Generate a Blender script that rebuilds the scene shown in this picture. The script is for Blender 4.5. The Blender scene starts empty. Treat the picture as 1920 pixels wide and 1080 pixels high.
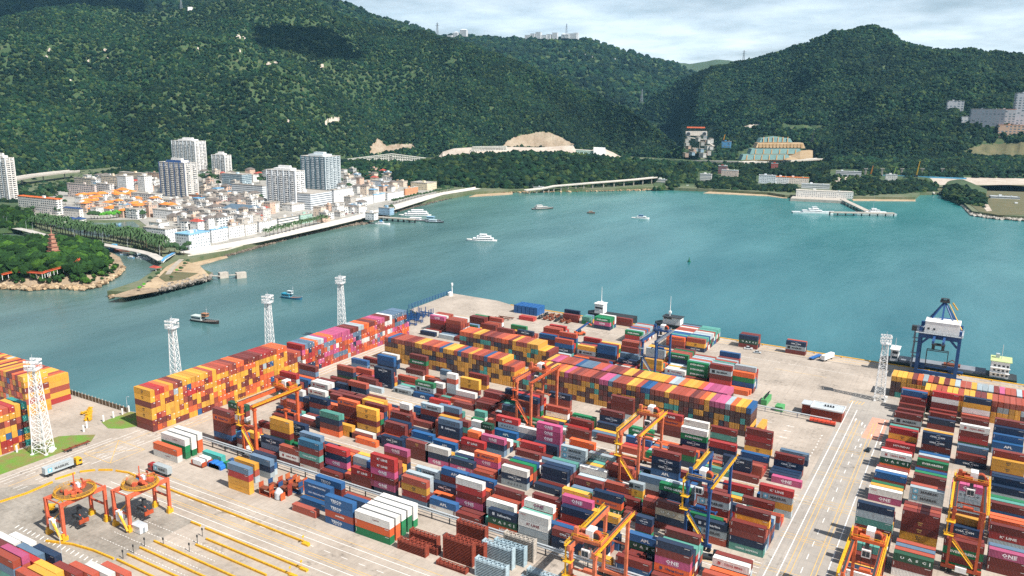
import bpy, bmesh, math, random
import numpy as np
from mathutils import Vector, Matrix, Euler, noise as mnoise
from mathutils.geometry import tessellate_polygon
R=math.radians; PI=math.pi
random.seed(11); RNG=np.random.default_rng(11)
C=bpy.context.scene.collection; SC=bpy.context.scene
# ---------------------------------------------------------------- camera
FP,PITCH,ROLL,YAW,HC=1527.35,R(12.9464),R(0.7323),R(30.3852),156.0
fw=np.array([-math.sin(YAW)*math.cos(PITCH),math.cos(YAW)*math.cos(PITCH),-math.sin(PITCH)])
r0=np.array([math.cos(YAW),math.sin(YAW),0.]); u0=np.cross(r0,fw)
rt=r0*math.cos(ROLL)+u0*math.sin(ROLL); up=-r0*math.sin(ROLL)+u0*math.cos(ROLL)
def ray(x,y): return fw*FP+rt*(x-960)-up*(y-540)
def G(x,y,z=0.):
    "ground point (height z) that a sight line of the survey photograph meets"
    d=ray(x,y); t=(z-HC)/d[2]; return float(d[0]*t),float(d[1]*t)
def PD(x,y,dist):
    d=ray(x,y); t=dist/math.hypot(d[0],d[1]); return float(d[0]*t),float(d[1]*t),float(HC+d[2]*t)
cam=bpy.data.cameras.new('camera'); co=bpy.data.objects.new('camera',cam); C.objects.link(co)
M3=Matrix((rt.tolist(),up.tolist(),(-fw).tolist())).transposed()
co.matrix_world=Matrix.Translation((0,0,HC))@M3.to_4x4()
cam.sensor_width=36; cam.lens=FP*36/1920; cam.clip_end=40000; cam.clip_start=1
SC.camera=co
# ---------------------------------------------------------------- helpers
def lin(h):
    v=[int(h[i:i+2],16)/255 for i in (0,2,4)]
    return tuple((c/12.92 if c<=.04045 else ((c+.055)/1.055)**2.4) for c in v)+(1,)
class NT:
    def __init__(s,m): m.use_nodes=True; s.t=m.node_tree; s.t.nodes.clear()
    def n(s,typ,**k):
        nd=s.t.nodes.new('ShaderNode'+typ)
        for a,b in k.items():
            if a.startswith('i_'): nd.inputs[int(a[2:]) if a[2:].isdigit() else a[2:]].default_value=b
            else: setattr(nd,a,b)
        return nd
    def l(s,a,b): s.t.links.new(a,b)
    def math(s,op,a,b=None,c=None,clamp=False):
        nd=s.t.nodes.new('ShaderNodeMath'); nd.operation=op; nd.use_clamp=clamp
        for i,v in enumerate((a,b,c)):
            if v is None: continue
            if isinstance(v,(int,float)): nd.inputs[i].default_value=v
            else: s.l(v,nd.inputs[i])
        return nd.outputs[0]
    def mix(s,f,a,b,mode='MIX'):
        nd=s.t.nodes.new('ShaderNodeMix'); nd.data_type='RGBA'; nd.blend_type=mode
        for i,v in ((0,f),(6,a),(7,b)):
            if isinstance(v,(int,float)): nd.inputs[i].default_value=v
            elif isinstance(v,tuple): nd.inputs[i].default_value=v
            else: s.l(v,nd.inputs[i])
        return nd.outputs[2]
    def noise(s,scale,detail=3,vec=None,rough=.55):
        nd=s.n('TexNoise'); nd.inputs['Scale'].default_value=scale; nd.inputs['Detail'].default_value=detail; nd.inputs['Roughness'].default_value=rough
        if vec is not None: s.l(vec,nd.inputs['Vector'])
        return nd.outputs[0]
    def out(s,col,rough=.6,metal=0.,normal=None,spec=None):
        b=s.n('BsdfPrincipled'); o=s.n('OutputMaterial'); s.l(b.outputs[0],o.inputs[0])
        if isinstance(col,tuple): b.inputs['Base Color'].default_value=col
        else: s.l(col,b.inputs['Base Color'])
        if isinstance(rough,(int,float)): b.inputs['Roughness'].default_value=rough
        else: s.l(rough,b.inputs['Roughness'])
        b.inputs['Metallic'].default_value=metal
        if spec is not None: b.inputs['Specular IOR Level'].default_value=spec
        if normal is not None: s.l(normal,b.inputs['Normal'])
        return b
    def bump(s,h,st=.5,dist=1.):
        nd=s.n('Bump'); nd.inputs['Strength'].default_value=st; nd.inputs['Distance'].default_value=dist; s.l(h,nd.inputs['Height']); return nd.outputs[0]
MATS={}
def paint(hexc,rough=.55,var=.22,scale=.6,metal=0.):
    key=(hexc,rough,var,scale,metal)
    if key in MATS: return MATS[key]
    m=bpy.data.materials.new('paint_'+hexc); t=NT(m); c=lin(hexc)
    pos=t.n('NewGeometry').outputs['Position']
    a=t.noise(scale,4,pos); b=t.noise(scale*7,2,pos)
    f=t.math('MULTIPLY',t.math('ADD',a,t.math('MULTIPLY',b,.5)),1.0)
    f=t.n('MapRange',i_1=.45,i_2=1.05).outputs[0] if False else t.math('MULTIPLY_ADD',f,1.6,-.7,clamp=True)
    dark=tuple(x*(1-var*1.5) for x in c[:3])+(1,); lite=tuple(min(1,x*(1+var*.6)+var*.02) for x in c[:3])+(1,)
    t.out(t.mix(f,dark,lite),rough,metal); MATS[key]=m; return m
class MB:
    "collects geometry and links it as one mesh object"
    def __init__(s): s.v=[]; s.f=[]; s.m=[]; s.c=[]; s.cur=0; s.col=None
    def add(s,vs,fs):
        o=len(s.v); s.v.extend(vs); s.f.extend([tuple(i+o for i in f) for f in fs]); s.m.extend([s.cur]*len(fs))
        if s.col is not None: s.c.extend([s.col]*len(fs))
        return s
    BF=((0,3,2,1),(4,5,6,7),(0,1,5,4),(1,2,6,5),(2,3,7,6),(3,0,4,7))
    def box(s,x0,x1,y0,y1,z0,z1): return s.add([(x0,y0,z0),(x1,y0,z0),(x1,y1,z0),(x0,y1,z0),(x0,y0,z1),(x1,y0,z1),(x1,y1,z1),(x0,y1,z1)],s.BF)
    def cbox(s,c,d,rz=0.):
        ca,sa=math.cos(rz),math.sin(rz); a,b,h=d[0]/2,d[1]/2,d[2]/2
        vs=[(c[0]+x*ca-y*sa,c[1]+x*sa+y*ca,c[2]+z) for z in(-h,h) for x,y in((-a,-b),(a,-b),(a,b),(-a,b))]
        return s.add(vs,s.BF)
    def bar(s,p,q,w,h=None,w2=None):
        p,q=Vector(p),Vector(q); d=(q-p)
        if d.length<1e-6: return s
        d.normalize(); ref=Vector((0,0,1)) if abs(d.z)<.95 else Vector((0,1,0))
        a=d.cross(ref).normalized(); b=a.cross(d); h=h or w; k=(w2/w) if w2 else 1
        vs=[]
        for c,e in((p,1),(q,k)):
            for i,j in((-1,-1),(1,-1),(1,1),(-1,1)): vs.append(tuple(c+a*(i*w/2*e)+b*(j*h/2*e)))
        return s.add(vs,((0,1,2,3),(7,6,5,4),(0,4,5,1),(1,5,6,2),(2,6,7,3),(3,7,4,0)))
    def cyl(s,p,q,r,n=8,r2=None):
        p,q=Vector(p),Vector(q); d=(q-p).normalized(); ref=Vector((0,0,1)) if abs(d.z)<.95 else Vector((1,0,0))
        a=d.cross(ref).normalized(); b=a.cross(d); r2=r if r2 is None else r2; vs=[]
        for c,rr in((p,r),(q,r2)):
            for i in range(n):
                t=2*PI*i/n; vs.append(tuple(c+a*(math.cos(t)*rr)+b*(math.sin(t)*rr)))
        fs=[(i,(i+1)%n,n+(i+1)%n,n+i) for i in range(n)]+[tuple(range(n-1,-1,-1)),tuple(range(n,2*n))]
        return s.add(vs,fs)
    def prism(s,poly,z0,z1):
        n=len(poly)
        if sum(poly[i][0]*poly[(i+1)%n][1]-poly[(i+1)%n][0]*poly[i][1] for i in range(n))<0: poly=poly[::-1]
        vs=[(x,y,z0) for x,y in poly]+[(x,y,z1) for x,y in poly]
        tri=tessellate_polygon([[Vector((x,y,0)) for x,y in poly]])
        fs=[(i,(i+1)%n,n+(i+1)%n,n+i) for i in range(n)]
        for t in tri:
            a,b,c=[poly[i] for i in t]
            if (b[0]-a[0])*(c[1]-a[1])-(c[0]-a[0])*(b[1]-a[1])<0: t=t[::-1]
            fs.append(tuple(i+n for i in t)); fs.append(tuple(reversed(t)))
        return s.add(vs,fs)
    def quad(s,*p): return s.add(list(p),[tuple(range(len(p)))])
    def hip(s,x0,x1,y0,y1,z0,h,over=.5,ridge=.5):
        x0-=over;x1+=over;y0-=over;y1+=over; lx,ly=x1-x0,y1-y0; cx,cy=(x0+x1)/2,(y0+y1)/2
        if lx>=ly: k=(lx-ly)/2+ly*.5*(1-ridge); a,b=(cx-k,cy),(cx+k,cy)
        else: k=(ly-lx)/2+lx*.5*(1-ridge); a,b=(cx,cy-k),(cx,cy+k)
        vs=[(x0,y0,z0),(x1,y0,z0),(x1,y1,z0),(x0,y1,z0),(a[0],a[1],z0+h),(b[0],b[1],z0+h)]
        fs=[(0,1,5,4),(1,2,5),(2,3,4,5),(3,0,4),(3,2,1,0)] if lx>=ly else [(0,1,4),(1,2,5,4),(2,3,5),(3,0,4,5),(3,2,1,0)]
        return s.add(vs,fs)
    def build(s,name,mats,parent=None,smooth=False,rot=None,loc=None):
        me=bpy.data.meshes.new(name); me.from_pydata(s.v,[],s.f)
        if not isinstance(mats,(list,tuple)): mats=[mats]
        for m in mats: me.materials.append(m)
        if len(mats)>1: me.polygons.foreach_set('material_index',s.m)
        if s.c:
            at=me.attributes.new('col','FLOAT_COLOR','FACE'); at.data.foreach_set('color',np.array(s.c,dtype=np.float32).ravel())
        if smooth: me.polygons.foreach_set('use_smooth',[True]*len(s.f))
        me.update(); return link(name,me,parent,loc,rot)
def link(name,me,parent=None,loc=None,rot=None):
    o=bpy.data.objects.new(name,me); C.objects.link(o)
    if parent is not None: o.parent=parent
    if loc is not None: o.location=loc
    if rot is not None: o.rotation_euler=(0,0,rot)
    return o
def tag(o,label,cat,group=None,kind=None):
    if label: o['label']=label
    if cat: o['category']=cat
    if group: o['group']=group
    if kind: o['kind']=kind
    return o
def empty(name,loc,rz=0.):
    o=bpy.data.objects.new(name,None); C.objects.link(o); o.location=loc; o.rotation_euler=(0,0,rz); return o
def struct(o): o['kind']='structure'; return o
def copy_tree(o,parent=None):
    c=o.copy(); C.objects.link(c); c.parent=parent
    for ch in list(o.children): copy_tree(ch,c)
    return c
def meshobj(name,V,F,mat,parent=None,col=None,smooth=False):
    me=bpy.data.meshes.new(name); nv,nf=len(V),len(F); k=F.shape[1]
    me.vertices.add(nv); me.vertices.foreach_set('co',np.ascontiguousarray(V,dtype=np.float32).ravel())
    me.loops.add(nf*k); me.loops.foreach_set('vertex_index',np.ascontiguousarray(F,dtype=np.int32).ravel())
    me.polygons.add(nf); me.polygons.foreach_set('loop_start',np.arange(0,nf*k,k,dtype=np.int32)); 
    me.polygons.foreach_set('use_smooth',np.full(nf,bool(smooth)))
    me.materials.append(mat); me.update(calc_edges=True)
    if col is not None:
        at=me.attributes.new('col','FLOAT_COLOR','POINT'); at.data.foreach_set('color',np.ascontiguousarray(col,dtype=np.float32).ravel())
    return link(name,me,parent)
def vnoise(x,y,s,seed=0):
    x=np.asarray(x)/s; y=np.asarray(y)/s; xi=np.floor(x).astype(np.int64); yi=np.floor(y).astype(np.int64); fx=x-xi; fy=y-yi
    fx=fx*fx*(3-2*fx); fy=fy*fy*(3-2*fy)
    def h(a,b):
        n=(a*374761393+b*668265263+seed*1442695041)&0x7fffffff; n=((n^(n>>13))*1274126177)&0x7fffffff; return ((n^(n>>16))&0xffff)/65535.
    return (h(xi,yi)*(1-fx)+h(xi+1,yi)*fx)*(1-fy)+(h(xi,yi+1)*(1-fx)+h(xi+1,yi+1)*fx)*fy
def fbm(x,y,s,o=4,seed=0):
    r=0;a=.5
    for i in range(o): r=r+a*vnoise(x,y,s/2**i,seed+i*17); a*=.5
    return r
# ---------------------------------------------------------------- light, sky, air
SUNV=Vector((math.cos(R(7.5))*math.cos(R(50)),-math.sin(R(7.5))*math.cos(R(50)),math.sin(R(50))))
sl=bpy.data.lights.new('sun','SUN'); sl.energy=5.0; sl.angle=R(.53); sl.color=(1,.95,.88)
so=bpy.data.objects.new('sun',sl); C.objects.link(so); so.rotation_euler=(-SUNV).to_track_quat('-Z','Y').to_euler(); so.location=(300,0,600)
w=bpy.data.worlds.new('World'); SC.world=w; t=NT(w)
sky=t.n('TexSky',sky_type='NISHITA',sun_disc=False,sun_elevation=R(50),sun_rotation=R(97.5),altitude=50,air_density=1.0,dust_density=1.2,ozone_density=1.5)
gen=t.n('TexCoord').outputs['Generated']
sep=t.n('SeparateXYZ'); t.l(gen,sep.inputs[0])
cmb=t.n('CombineXYZ')      # cloud sheet: project the view direction on a high flat layer
zc=t.math('MAXIMUM',sep.outputs[2],.02); zz=t.math('ADD',zc,.12)
t.l(t.math('DIVIDE',sep.outputs[0],zz),cmb.inputs[0]); t.l(t.math('DIVIDE',sep.outputs[1],zz),cmb.inputs[1])
n1=t.noise(1.3,7,cmb.outputs[0],.58); n2=t.noise(.55,3,cmb.outputs[0])
cl=t.math('MULTIPLY_ADD',t.math('ADD',n1,t.math('MULTIPLY',n2,.6)),3.2,-2.0,clamp=True)
low=t.math('SUBTRACT',1.,t.math('MULTIPLY',sep.outputs[2],2.6),None,True); cl=t.math('MULTIPLY',t.math('MULTIPLY_ADD',cl,.6,.36,clamp=True),t.math('MULTIPLY_ADD',low,.8,.2))
ccol=t.mix(t.noise(2.6,5,cmb.outputs[0]),(14.,17.4,20.,1),(19.,20.2,21.4,1))
bg=t.n('Background'); bg.inputs[1].default_value=.047; t.l(t.mix(cl,sky.outputs[0],ccol),bg.inputs[0])
wo=t.n('OutputWorld'); t.l(bg.outputs[0],wo.inputs[0])
hz=MB().box(-9000,3500,-300,9500,-8,1150).build('haze',bpy.data.materials.new('haze_air')); hz['kind']='stuff'
t=NT(hz.data.materials[0]); v=t.n('VolumePrincipled'); v.inputs['Color'].default_value=(.3,.68,1,1); v.inputs['Density'].default_value=2.6e-5; v.inputs['Anisotropy'].default_value=.0
o=t.n('OutputMaterial'); t.l(v.outputs[0],o.inputs['Volume'])
SC.view_settings.view_transform='Standard'; SC.view_settings.look='None'; SC.view_settings.exposure=0.66; SC.view_settings.gamma=1
SC.cycles.use_denoising=False; SC.cycles.max_bounces=6; SC.cycles.volume_bounces=0; SC.cycles.volume_step_rate=50


DATA='''
-3154 3081 1219 X 280 S,W,S,A,M
-3015 3024 1219 X 280 R,M,Wyan
-2952 2938 1219 X 280 M,A,Wyan
-2807 2799 1219 X 280 T,T,M,N|3||second stack from left, fifth row, second block from fence
-3088 3307 1219 X 280 g,N,S
-3161 3510 1219 X 280 A,B
-3119 3567 1219 X 280 Wkl,M
-2961 3510 1219 X 280 N,N,B,B
-3026 3624 1219 X 280 B,N,W
-2839 3336 1219 X 280 Ncma,N,N,Ncma
-3026 3392 1219 X 280 Pone,S
-2815 3624 1219 X 280 M,M,Geve,M
-2775 3538 1219 X 280 Wyan,M
-2741 3421 1219 X 280 Geve,S
-2555 3336 1219 X 280 M,Lmae,Geve
-2682 3307 1219 X 280 Lmae
-2800 3081 1219 X 280 M,Wyan,N,S
-2548 3307 1219 X 280 Bapl
-2451 3364 606 X 280 M,M,Wcos
-2387 3392 606 X 280 M,L,L,S,W
-2380 3510 1219 X 280 M,Ymsc,Ymsc
-2382 3596 1219 X 280 Y,M,M
-2327 3392 1219 X 280 M,W
-2154 3392 1219 X 280 M,M,M|2||seventh stack from left, sixth row, fourth block from fence
-2617 2799 1219 X 280 Pone,Ohap,M,M,Ohap|4||third stack from left, fifth row, second block from fence
-2472 2770 1219 X 280 M,Ymsc,M,Ymsc,Ymsc|4||fourth stack from left, fourth row, second block from fence
-2669 2742 1219 X 280 A,N,C
-2686 2714 1219 X 280 Ncma,Ncma
-2618 2458 1219 X 280 M,M,M,Ncma,Ncma
-2428 2344 1219 X 280 Wool,M,Cchi,M,T|134||fifth stack from left, first row, first block from fence
-2328 2401 1219 X 280 S,Pone,N,R|123||fourth stack from left, third row, first block from fence
-2544 2344 1219 X 280 M,Wyan,S|2||fourth stack from left, first row, first block from fence
-2950 2685 1219 X 280 Mmsc
-2950 2714 1219 X 280 M,Ncma|1||first stack from left, second row, second block from fence
-2329 2799 1219 X 280 O,M,M|2||fifth stack from left, fifth row, second block from fence
-2370 2967 606 X 280 Ohap,M,M,Wuas
-2372 3081 1219 X 280 C,B
-2322 2996 1219 X 280 M
-2284 3024 1219 X 280 M,N,M,Lmae|3||sixth stack from left, fifth row, third block from fence
-2419 3278 1219 X 280 R
-2196 3052 1219 X 280 C,M,M,A
-2283 3307 1219 X 280 M
-2149 3307 1219 X 280 M,M|1||seventh stack from left, third row, fourth block from fence
-2007 3081 606 X 280 M,C,W,C
-2098 2910 1219 X 280 M,N,Nsaf,Acos|3||seventh stack from left, first row, third block from fence
-2193 2828 1219 X 280 Lcos,B|1||sixth stack from left, sixth row, second block from fence
-2278 2714 1219 X 280 N,Ncma|1||sixth stack from left, second row, second block from fence
-2409 2685 1219 X 280 O|0||third stack from left, first row, second block from fence
-2113 2685 1219 X 280 M,M,Mmsc|2||fourth stack from left, first row, second block from fence
-2046 2799 1219 X 280 L,Bapl|1||seventh stack from left, fifth row, second block from fence
-2073 2486 1219 X 280 C,M,N,M,Pone|4||third stack from left, sixth row, first block from fence
-2006 2685 1219 X 280 Pone,N,W|2||fifth stack from left, first row, second block from fence
-1914 2828 1219 X 280 W,M,Rkl|2||eighth stack from left, sixth row, second block from fence
-1859 2910 1219 X 280 A,N,Pone|2||tenth stack from left, first row, third block from fence
-1787 2742 1219 X 280 B,Pone,Ohap|12||eighth stack from left, third row, second block from fence
-1877 3052 1219 X 280 M,Bapl|1||seventh stack from left, sixth row, third block from fence
-1875 2685 1219 X 280 Pone,N|1||sixth stack from left, first row, second block from fence
-1989 3024 606 X 280 M,S,W
-1933 3024 606 X 280 M,R,guas
-1886 3081 1219 X 280 M,N,Lcos,Rkl|3||eleventh stack from left, seventh row, third block from fence
-2027 2344 1219 X 280 N,Pone,M,Pone,Rkl,Rkl|12345||eighth stack from left, first row, first block from fence
-2133 2344 1219 X 280 M,M,Rkl|2||seventh stack from left, first row, first block from fence
-1870 2344 1219 X 280 A,R,Ymsc,S|123||ninth stack from left, first row, first block from fence
-1916 2430 1219 X 280 L,L,Lmae|2||seventh stack from left, fourth row, first block from fence
-1910 2486 1219 X 280 R,L,Lmae|2||fourth stack from left, sixth row, first block from fence
-1779 2486 1219 X 280 N,M,M,Bapl|3||fifth stack from left, sixth row, first block from fence
-1805 2458 1219 X 280 M,Ncma|1||ninth stack from left, fifth row, first block from fence
-1733 2344 1219 X 280 Wool,Bapl|01||tenth stack from left, first row, first block from fence
-1649 2401 1219 X 280 M,Pone,M,R,W|1234||eighth stack from left, third row, first block from fence
-1650 2486 1219 X 280 S,M,N,B|3||sixth stack from left, sixth row, first block from fence
-1509 2458 1219 X 280 C,L,Rkl,M|3||eleventh stack from left, fifth row, first block from fence
-1614 2685 1219 X 280 Lcos,Ncma,W|012||eighth stack from left, first row, second block from fence
-1465 2344 1219 X 280 Ohmm,guas,Nsaf|012||twelfth stack from left, first row, first block from fence
-1859 3567 1219 X 280 S,M,Ncma|2||second stack from left, third row, block before striped wall
-1784 3392 1219 X 280 N,Wool,S|2||tenth stack from left, sixth row, fourth block from fence
-1651 3421 1219 X 280 G,Geve
-1638 3364 1219 X 280 M,M|1||eleventh stack from left, fifth row, fourth block from fence
-1651 3052 1219 X 280 S,Pone,Pone,Pone,Pone|34||ninth stack from left, sixth row, third block from fence
-1598 3250 1219 X 280 M,M|1||sixth stack from left, first row, fourth block from fence
-1854 3250 1219 X 280 Ncma,Geve
-1705 2996 1219 X 280 M,R|1||eleventh stack from left, fourth row, third block from fence
-1680 2910 1219 X 280 Wool,M|1||eleventh stack from left, first row, third block from fence
-1498 2996 1219 X 280 Lcos,Lmae,Lmae|12||twelfth stack from left, fourth row, third block from fence
-1388 3052 1219 X 280 N,Lcos|1||eleventh stack from left, sixth row, third block from fence
-1535 3624 1219 X 280 L,M,M,M|3||third stack from left, fifth row, block before striped wall
-1569 3652 1219 X 280 M,Mcma
-1505 3421 1219 X 280 S,M,Ncma,M|3||tenth stack from left, seventh row, fourth block from fence
-1469 3307 1219 X 280 M|0||twelfth stack from left, third row, fourth block from fence
-1318 3307 1219 X 280 Ncma,Bapl|1||thirteenth stack from left, third row, fourth block from fence
-1352 3421 1219 X 280 G,Geve|1||eleventh stack from left, seventh row, fourth block from fence
-1253 3538 1219 X 280 M,M,Ohap,Rkl|3||second stack from left, second row, block before striped wall
-1158 3652 1219 X 280 L,Wool|1||second stack from left, sixth row, block before striped wall
-1096 3421 1219 X 280 M,Ncma,Geve,Wool|123||twelfth stack from left, seventh row, fourth block from fence
-1001 3567 1219 X 280 M,C,M|12||third stack from left, third row, block before striped wall
-941 3336 1219 X 280 Pone,Wyan,N,R|3||eighteenth stack from left, fourth row, fourth block from fence
-839 3567 1219 X 280 Ymsc,M,R,M|123||fourth stack from left, third row, block before striped wall
-818 3421 1219 X 280 M,B|1||fourteenth stack from left, seventh row, fourth block from fence
-858 3278 1219 X 280 M,N,Ncma|12||eleventh stack from left, second row, fourth block from fence
-1097 3052 1219 X 280 M,Bapl,Ncma,Ncma,M|1234||thirteenth stack from left, sixth row, third block from fence
-1304 3081 1219 X 280 M,S|1||fifteenth stack from left, seventh row, third block from fence
-1473 2770 1219 X 280 Wyan,N,N|12||tenth stack from left, fourth row, second block from fence
-1477 2714 1219 X 280 N|0||tenth stack from left, second row, second block from fence
-1358 2486 1219 X 280 M,A,N,M|3||eighth stack from left, sixth row, first block from fence
-1362 2910 1219 X 280 L,Wool|1||thirteenth stack from left, first row, third block from fence
-1331 2799 1219 X 280 M,Mmsc|1||twelfth stack from left, fifth row, second block from fence
-1232 2486 1219 X 280 Y,N,M,P,Pone|4||ninth stack from left, sixth row, first block from fence
-1361 2430 1219 X 280 W,C,S,Wone|3||eleventh stack from left, fourth row, first block from fence
-1335 2344 1219 X 280 L,L,Wkl,Wool|0123||thirteenth stack from left, first row, first block from fence
-1222 2458 1219 X 280 G,N,M,N|23||thirteenth stack from left, fifth row, first block from fence
-1197 2685 1219 X 280 guas,Ohap,N|12||tenth stack from left, first row, second block from fence
-1198 2344 1219 X 280 Ncma,Ncma,Mcma|012||fourteenth stack from left, first row, first block from fence
-1257 2938 1219 X 280 M,M,S|12||tenth stack from left, second row, third block from fence
-1085 2742 606 X 280 M,M|1||thirteenth stack from left, third row, second block from fence
-1105 2828 606 X 280 Y,Ymsc,Lmae
-939 2685 1219 X 280 M,N,buas,M|123||thirteenth stack from left, first row, second block from fence
-1065 2685 606 X 280 M
-1002 2685 606 X 280 M
-940 2486 606 X 280 L,A,G,M,Ncma|4||eleventh stack from left, sixth row, first block from fence
-979 2828 1219 X 280 N,N,N,Geve|23||fifteenth stack from left, sixth row, second block from fence
-1018 3081 1219 X 280 N,M|1||seventeenth stack from left, seventh row, third block from fence
-818 2799 1219 X 280 S,M,M,Lmae,M|234||seventeenth stack from left, fifth row, second block from fence
-798 3081 1219 X 280 M,R|1||eighteenth stack from left, seventh row, third block from fence
-697 2996 1219 X 280 Cchi,M|1||sixteenth stack from left, fourth row, third block from fence
-658 2685 1219 X 280 Cchi,N,M,M|0123||fifteenth stack from left, first row, second block from fence
-791 2685 1219 X 280 S,Lmae,Nsaf|012||fourteenth stack from left, first row, second block from fence
-954 2458 1219 X 280 Ncma,guas,Bapl|12||fifteenth stack from left, fifth row, first block from fence
-822 2372 1219 X 280 S,Ohap,Pone,M,N|1234||sixteenth stack from left, second row, first block from fence
-951 2344 1219 X 280 B,M|01||sixteenth stack from left, first row, first block from fence
-652 2458 1219 X 280 N,M,Wyan|2||seventeenth stack from left, fifth row, first block from fence
-667 2401 1219 X 280 M,S
-654 3081 1219 X 280 M,Lmae,Rkl
-673 3421 1219 X 280 M,Ncma,M|12||fifteenth stack from left, seventh row, fourth block from fence
-654 3307 1219 X 280 Pone|0||eighteenth stack from left, third row, fourth block from fence
-674 3538 1219 X 280 N,A|1||third stack from left, second row, block before striped wall
-635 3024 1219 X 280 L,Y,Lmae,Rkl|23||seventeenth stack from left, fifth row, third block from fence
-280 4238 1219 X 280 M,Lmae,M|2||thirty-third stack from near end, first column, right yard
-280 4010 1219 X 280 B,Ymsc,R|12||twenty-ninth stack from near end, first column, right yard
-280 3896 1219 X 280 M,Rhyu|1||twenty-fifth stack from near end, first column, right yard
-280 3697 1219 X 280 Ohap,guas,Wyan|12||twenty-first stack from near end, first column, right yard
-280 3526 1219 X 280 M,B|1||seventeenth stack from near end, first column, right yard
-280 3355 1219 X 280 Pone,Wool|01||thirteenth stack from near end, first column, right yard
-280 2956 1219 X 280 L,L,M,C,L,N|12345||ninth stack from near end, first column, right yard
-136 4324 1219 X 280 M,N|1||twentieth stack from near end, second column, right yard
-136 3954 1219 X 280 Ncma,M,Ncma,Ncma|123||seventeenth stack from near end, second column, right yard
-136 3754 1219 X 280 Mham,Geve|1||thirteenth stack from near end, second column, right yard
-136 3583 1219 X 280 M,M|1||tenth stack from near end, second column, right yard
-136 3384 1219 X 280 Wool,Lmae,Lmae|12||eighth stack from near end, second column, right yard
-136 3042 1219 X 280 Ymsc,Ymsc,Mmsc,Mmsc,M|1234||fifth stack from near end, second column, right yard
6 4153 1219 X 280 guas,R,M,Wyan|123||eleventh stack from near end, third column, right yard
6 3925 1219 X 280 Ncma,M|01||ninth stack from near end, third column, right yard
144 4153 1219 X 280 Lmae,Bapl|1||twenty-fifth stack from near end, fourth column, right yard
144 3868 1219 X 280 Mmsc,Ymsc,Ymsc|12||twenty-first stack from near end, fourth column, right yard
144 3640 1219 X 280 L,N|1||seventeenth stack from near end, fourth column, right yard
144 3469 1219 X 280 B,M|1||thirteenth stack from near end, fourth column, right yard
-280 4381 1219 X 280 M,M
-280 4466 1219 X 280 M,M
-136 4410 1219 X 280 M,M|1||twenty-second stack from near end, second column, right yard
-136 4466 1219 X 280 M,M
6 4410 1219 X 280 W,M|1||twelfth stack from near end, third column, right yard
6 4466 1219 X 280 R,S
-136 2814 1219 X 280 W,M,guas|012||first stack from near end, second column, right yard
6 2956 1219 X 280 Geve,M,Geve,M|0123||first stack from near end, third column, right yard
144 3013 1219 X 280 M,M,Pone|012||first stack from near end, fourth column, right yard
144 3212 1219 X 280 L,Rkl,M|12||fifth stack from near end, fourth column, right yard
144 3326 1219 X 280 M,O|1||ninth stack from near end, fourth column, right yard
6 3384 1219 X 280 M,Lcos,L,Lcos,Pone|1234||seventh stack from near end, third column, right yard
6 3184 1219 X 280 S,Ncma|1||third stack from near end, third column, right yard
-280 2614 1219 X 280 M,S,Wool|2||first stack from near end, first column, right yard
-280 2785 1219 X 280 M,M|1||fifth stack from near end, first column, right yard
-3237 4404 1219 X 280 M,M,R,Pone
-3083 4376 1219 X 280 N,M,M,S
-3043 4500 1219 X 280 M,guas
-3048 4614 1219 X 280 O,M,M
-2938 4586 1219 X 280 M,M
-2781 4557 1219 X 280 M,M
-2870 4996 1219 X 280 R
-2627 5253 1219 X 280 M,N
-2580 5139 1219 X 280 M,M
-2428 5139 606 X 280 G,C
-2306 5082 1219 X 280 N,Pone,Geve
-2212 5253 1219 X 280 M,M
-1988 4882 1219 X 280 Bapl,R,Geve
-2645 4586 1219 X 280 M,Ncma
-2430 4500 1219 X 280 M,M,B
-2745 4671 1219 X 280 M,G
-2249 4376 1219 X 280 C,Ncma,B,S
-2191 4671 1219 X 280 L,R
-2104 4404 1219 X 280 S,Lmae,Y
-1970 4404 1219 X 280 C,N,B,B
-1909 4614 1219 X 280 M,M
-1819 4376 1219 X 280 Pone,Ncma
-1723 4586 1219 X 280 Y,L,L
-1663 4376 1219 X 280 Ymsc,Y,Y
-1565 4557 1219 X 280 Geve,N,Geve
-1391 4376 1219 X 280 M,Geve,Geve,Geve
-1239 4318 1219 X 280 M,R,M,Lmae,M
-1583 4940 1219 X 280 Ncma,Ymsc,S
-1709 4911 1219 X 280 M,S,Ohap
-1314 5196 1219 X 280 M,guas,N
-1512 4347 1219 X 280 W,Wyan
-1020 5224 1219 X 280 M,Lmae,Ncma
-1289 4642 1219 X 280 R,M,M
-2965 2344 1219 X 280 M,B,M,M,Ohap,M|5||first stack from left, first row, first block from fence
-3027 2486 1219 X 280 W,Y,W,M,guas|4||first stack from left, sixth row, first block from fence
-2812 2344 606 X 280 W,M,Bapl
-2780 2372 606 X 280 D,D,Y
-2686 2372 1219 X 280 N,A,Ncma|2||third stack from left, second row, first block from fence
-2826 2486 1219 X 280 M,W,M
-2656 2401 1219 X 280 M,L,G,M,Y,Y|5||second stack from left, third row, first block from fence
-2920 2458 1219 X 280 M,S
-2876 2828 1219 X 280 T,M,N
-2629 2685 1219 X 280 O,M,N,C|3||second stack from left, first row, second block from fence
-2474 2401 1219 X 280 S,C,M,M,Acos|4||third stack from left, third row, first block from fence
-2901 3278 1219 X 280 M,M
-2511 3392 1219 X 280 W,S,M
-2381 2910 1219 X 280 S,M,M|2||fifth stack from left, first row, third block from fence
-2542 2063 1219 X 280 Ydon,Ydon,R,A|0123||first stack from left, first row, front strip by fence
-2602 2148 1219 X 280 L,S,Y|2||first stack from left, third row, front strip by fence
-2575 2206 1219 X 280 L,N,A|2||third stack from left, fifth row, front strip by fence
-2589 2234 1219 X 280 L,B,N
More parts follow.
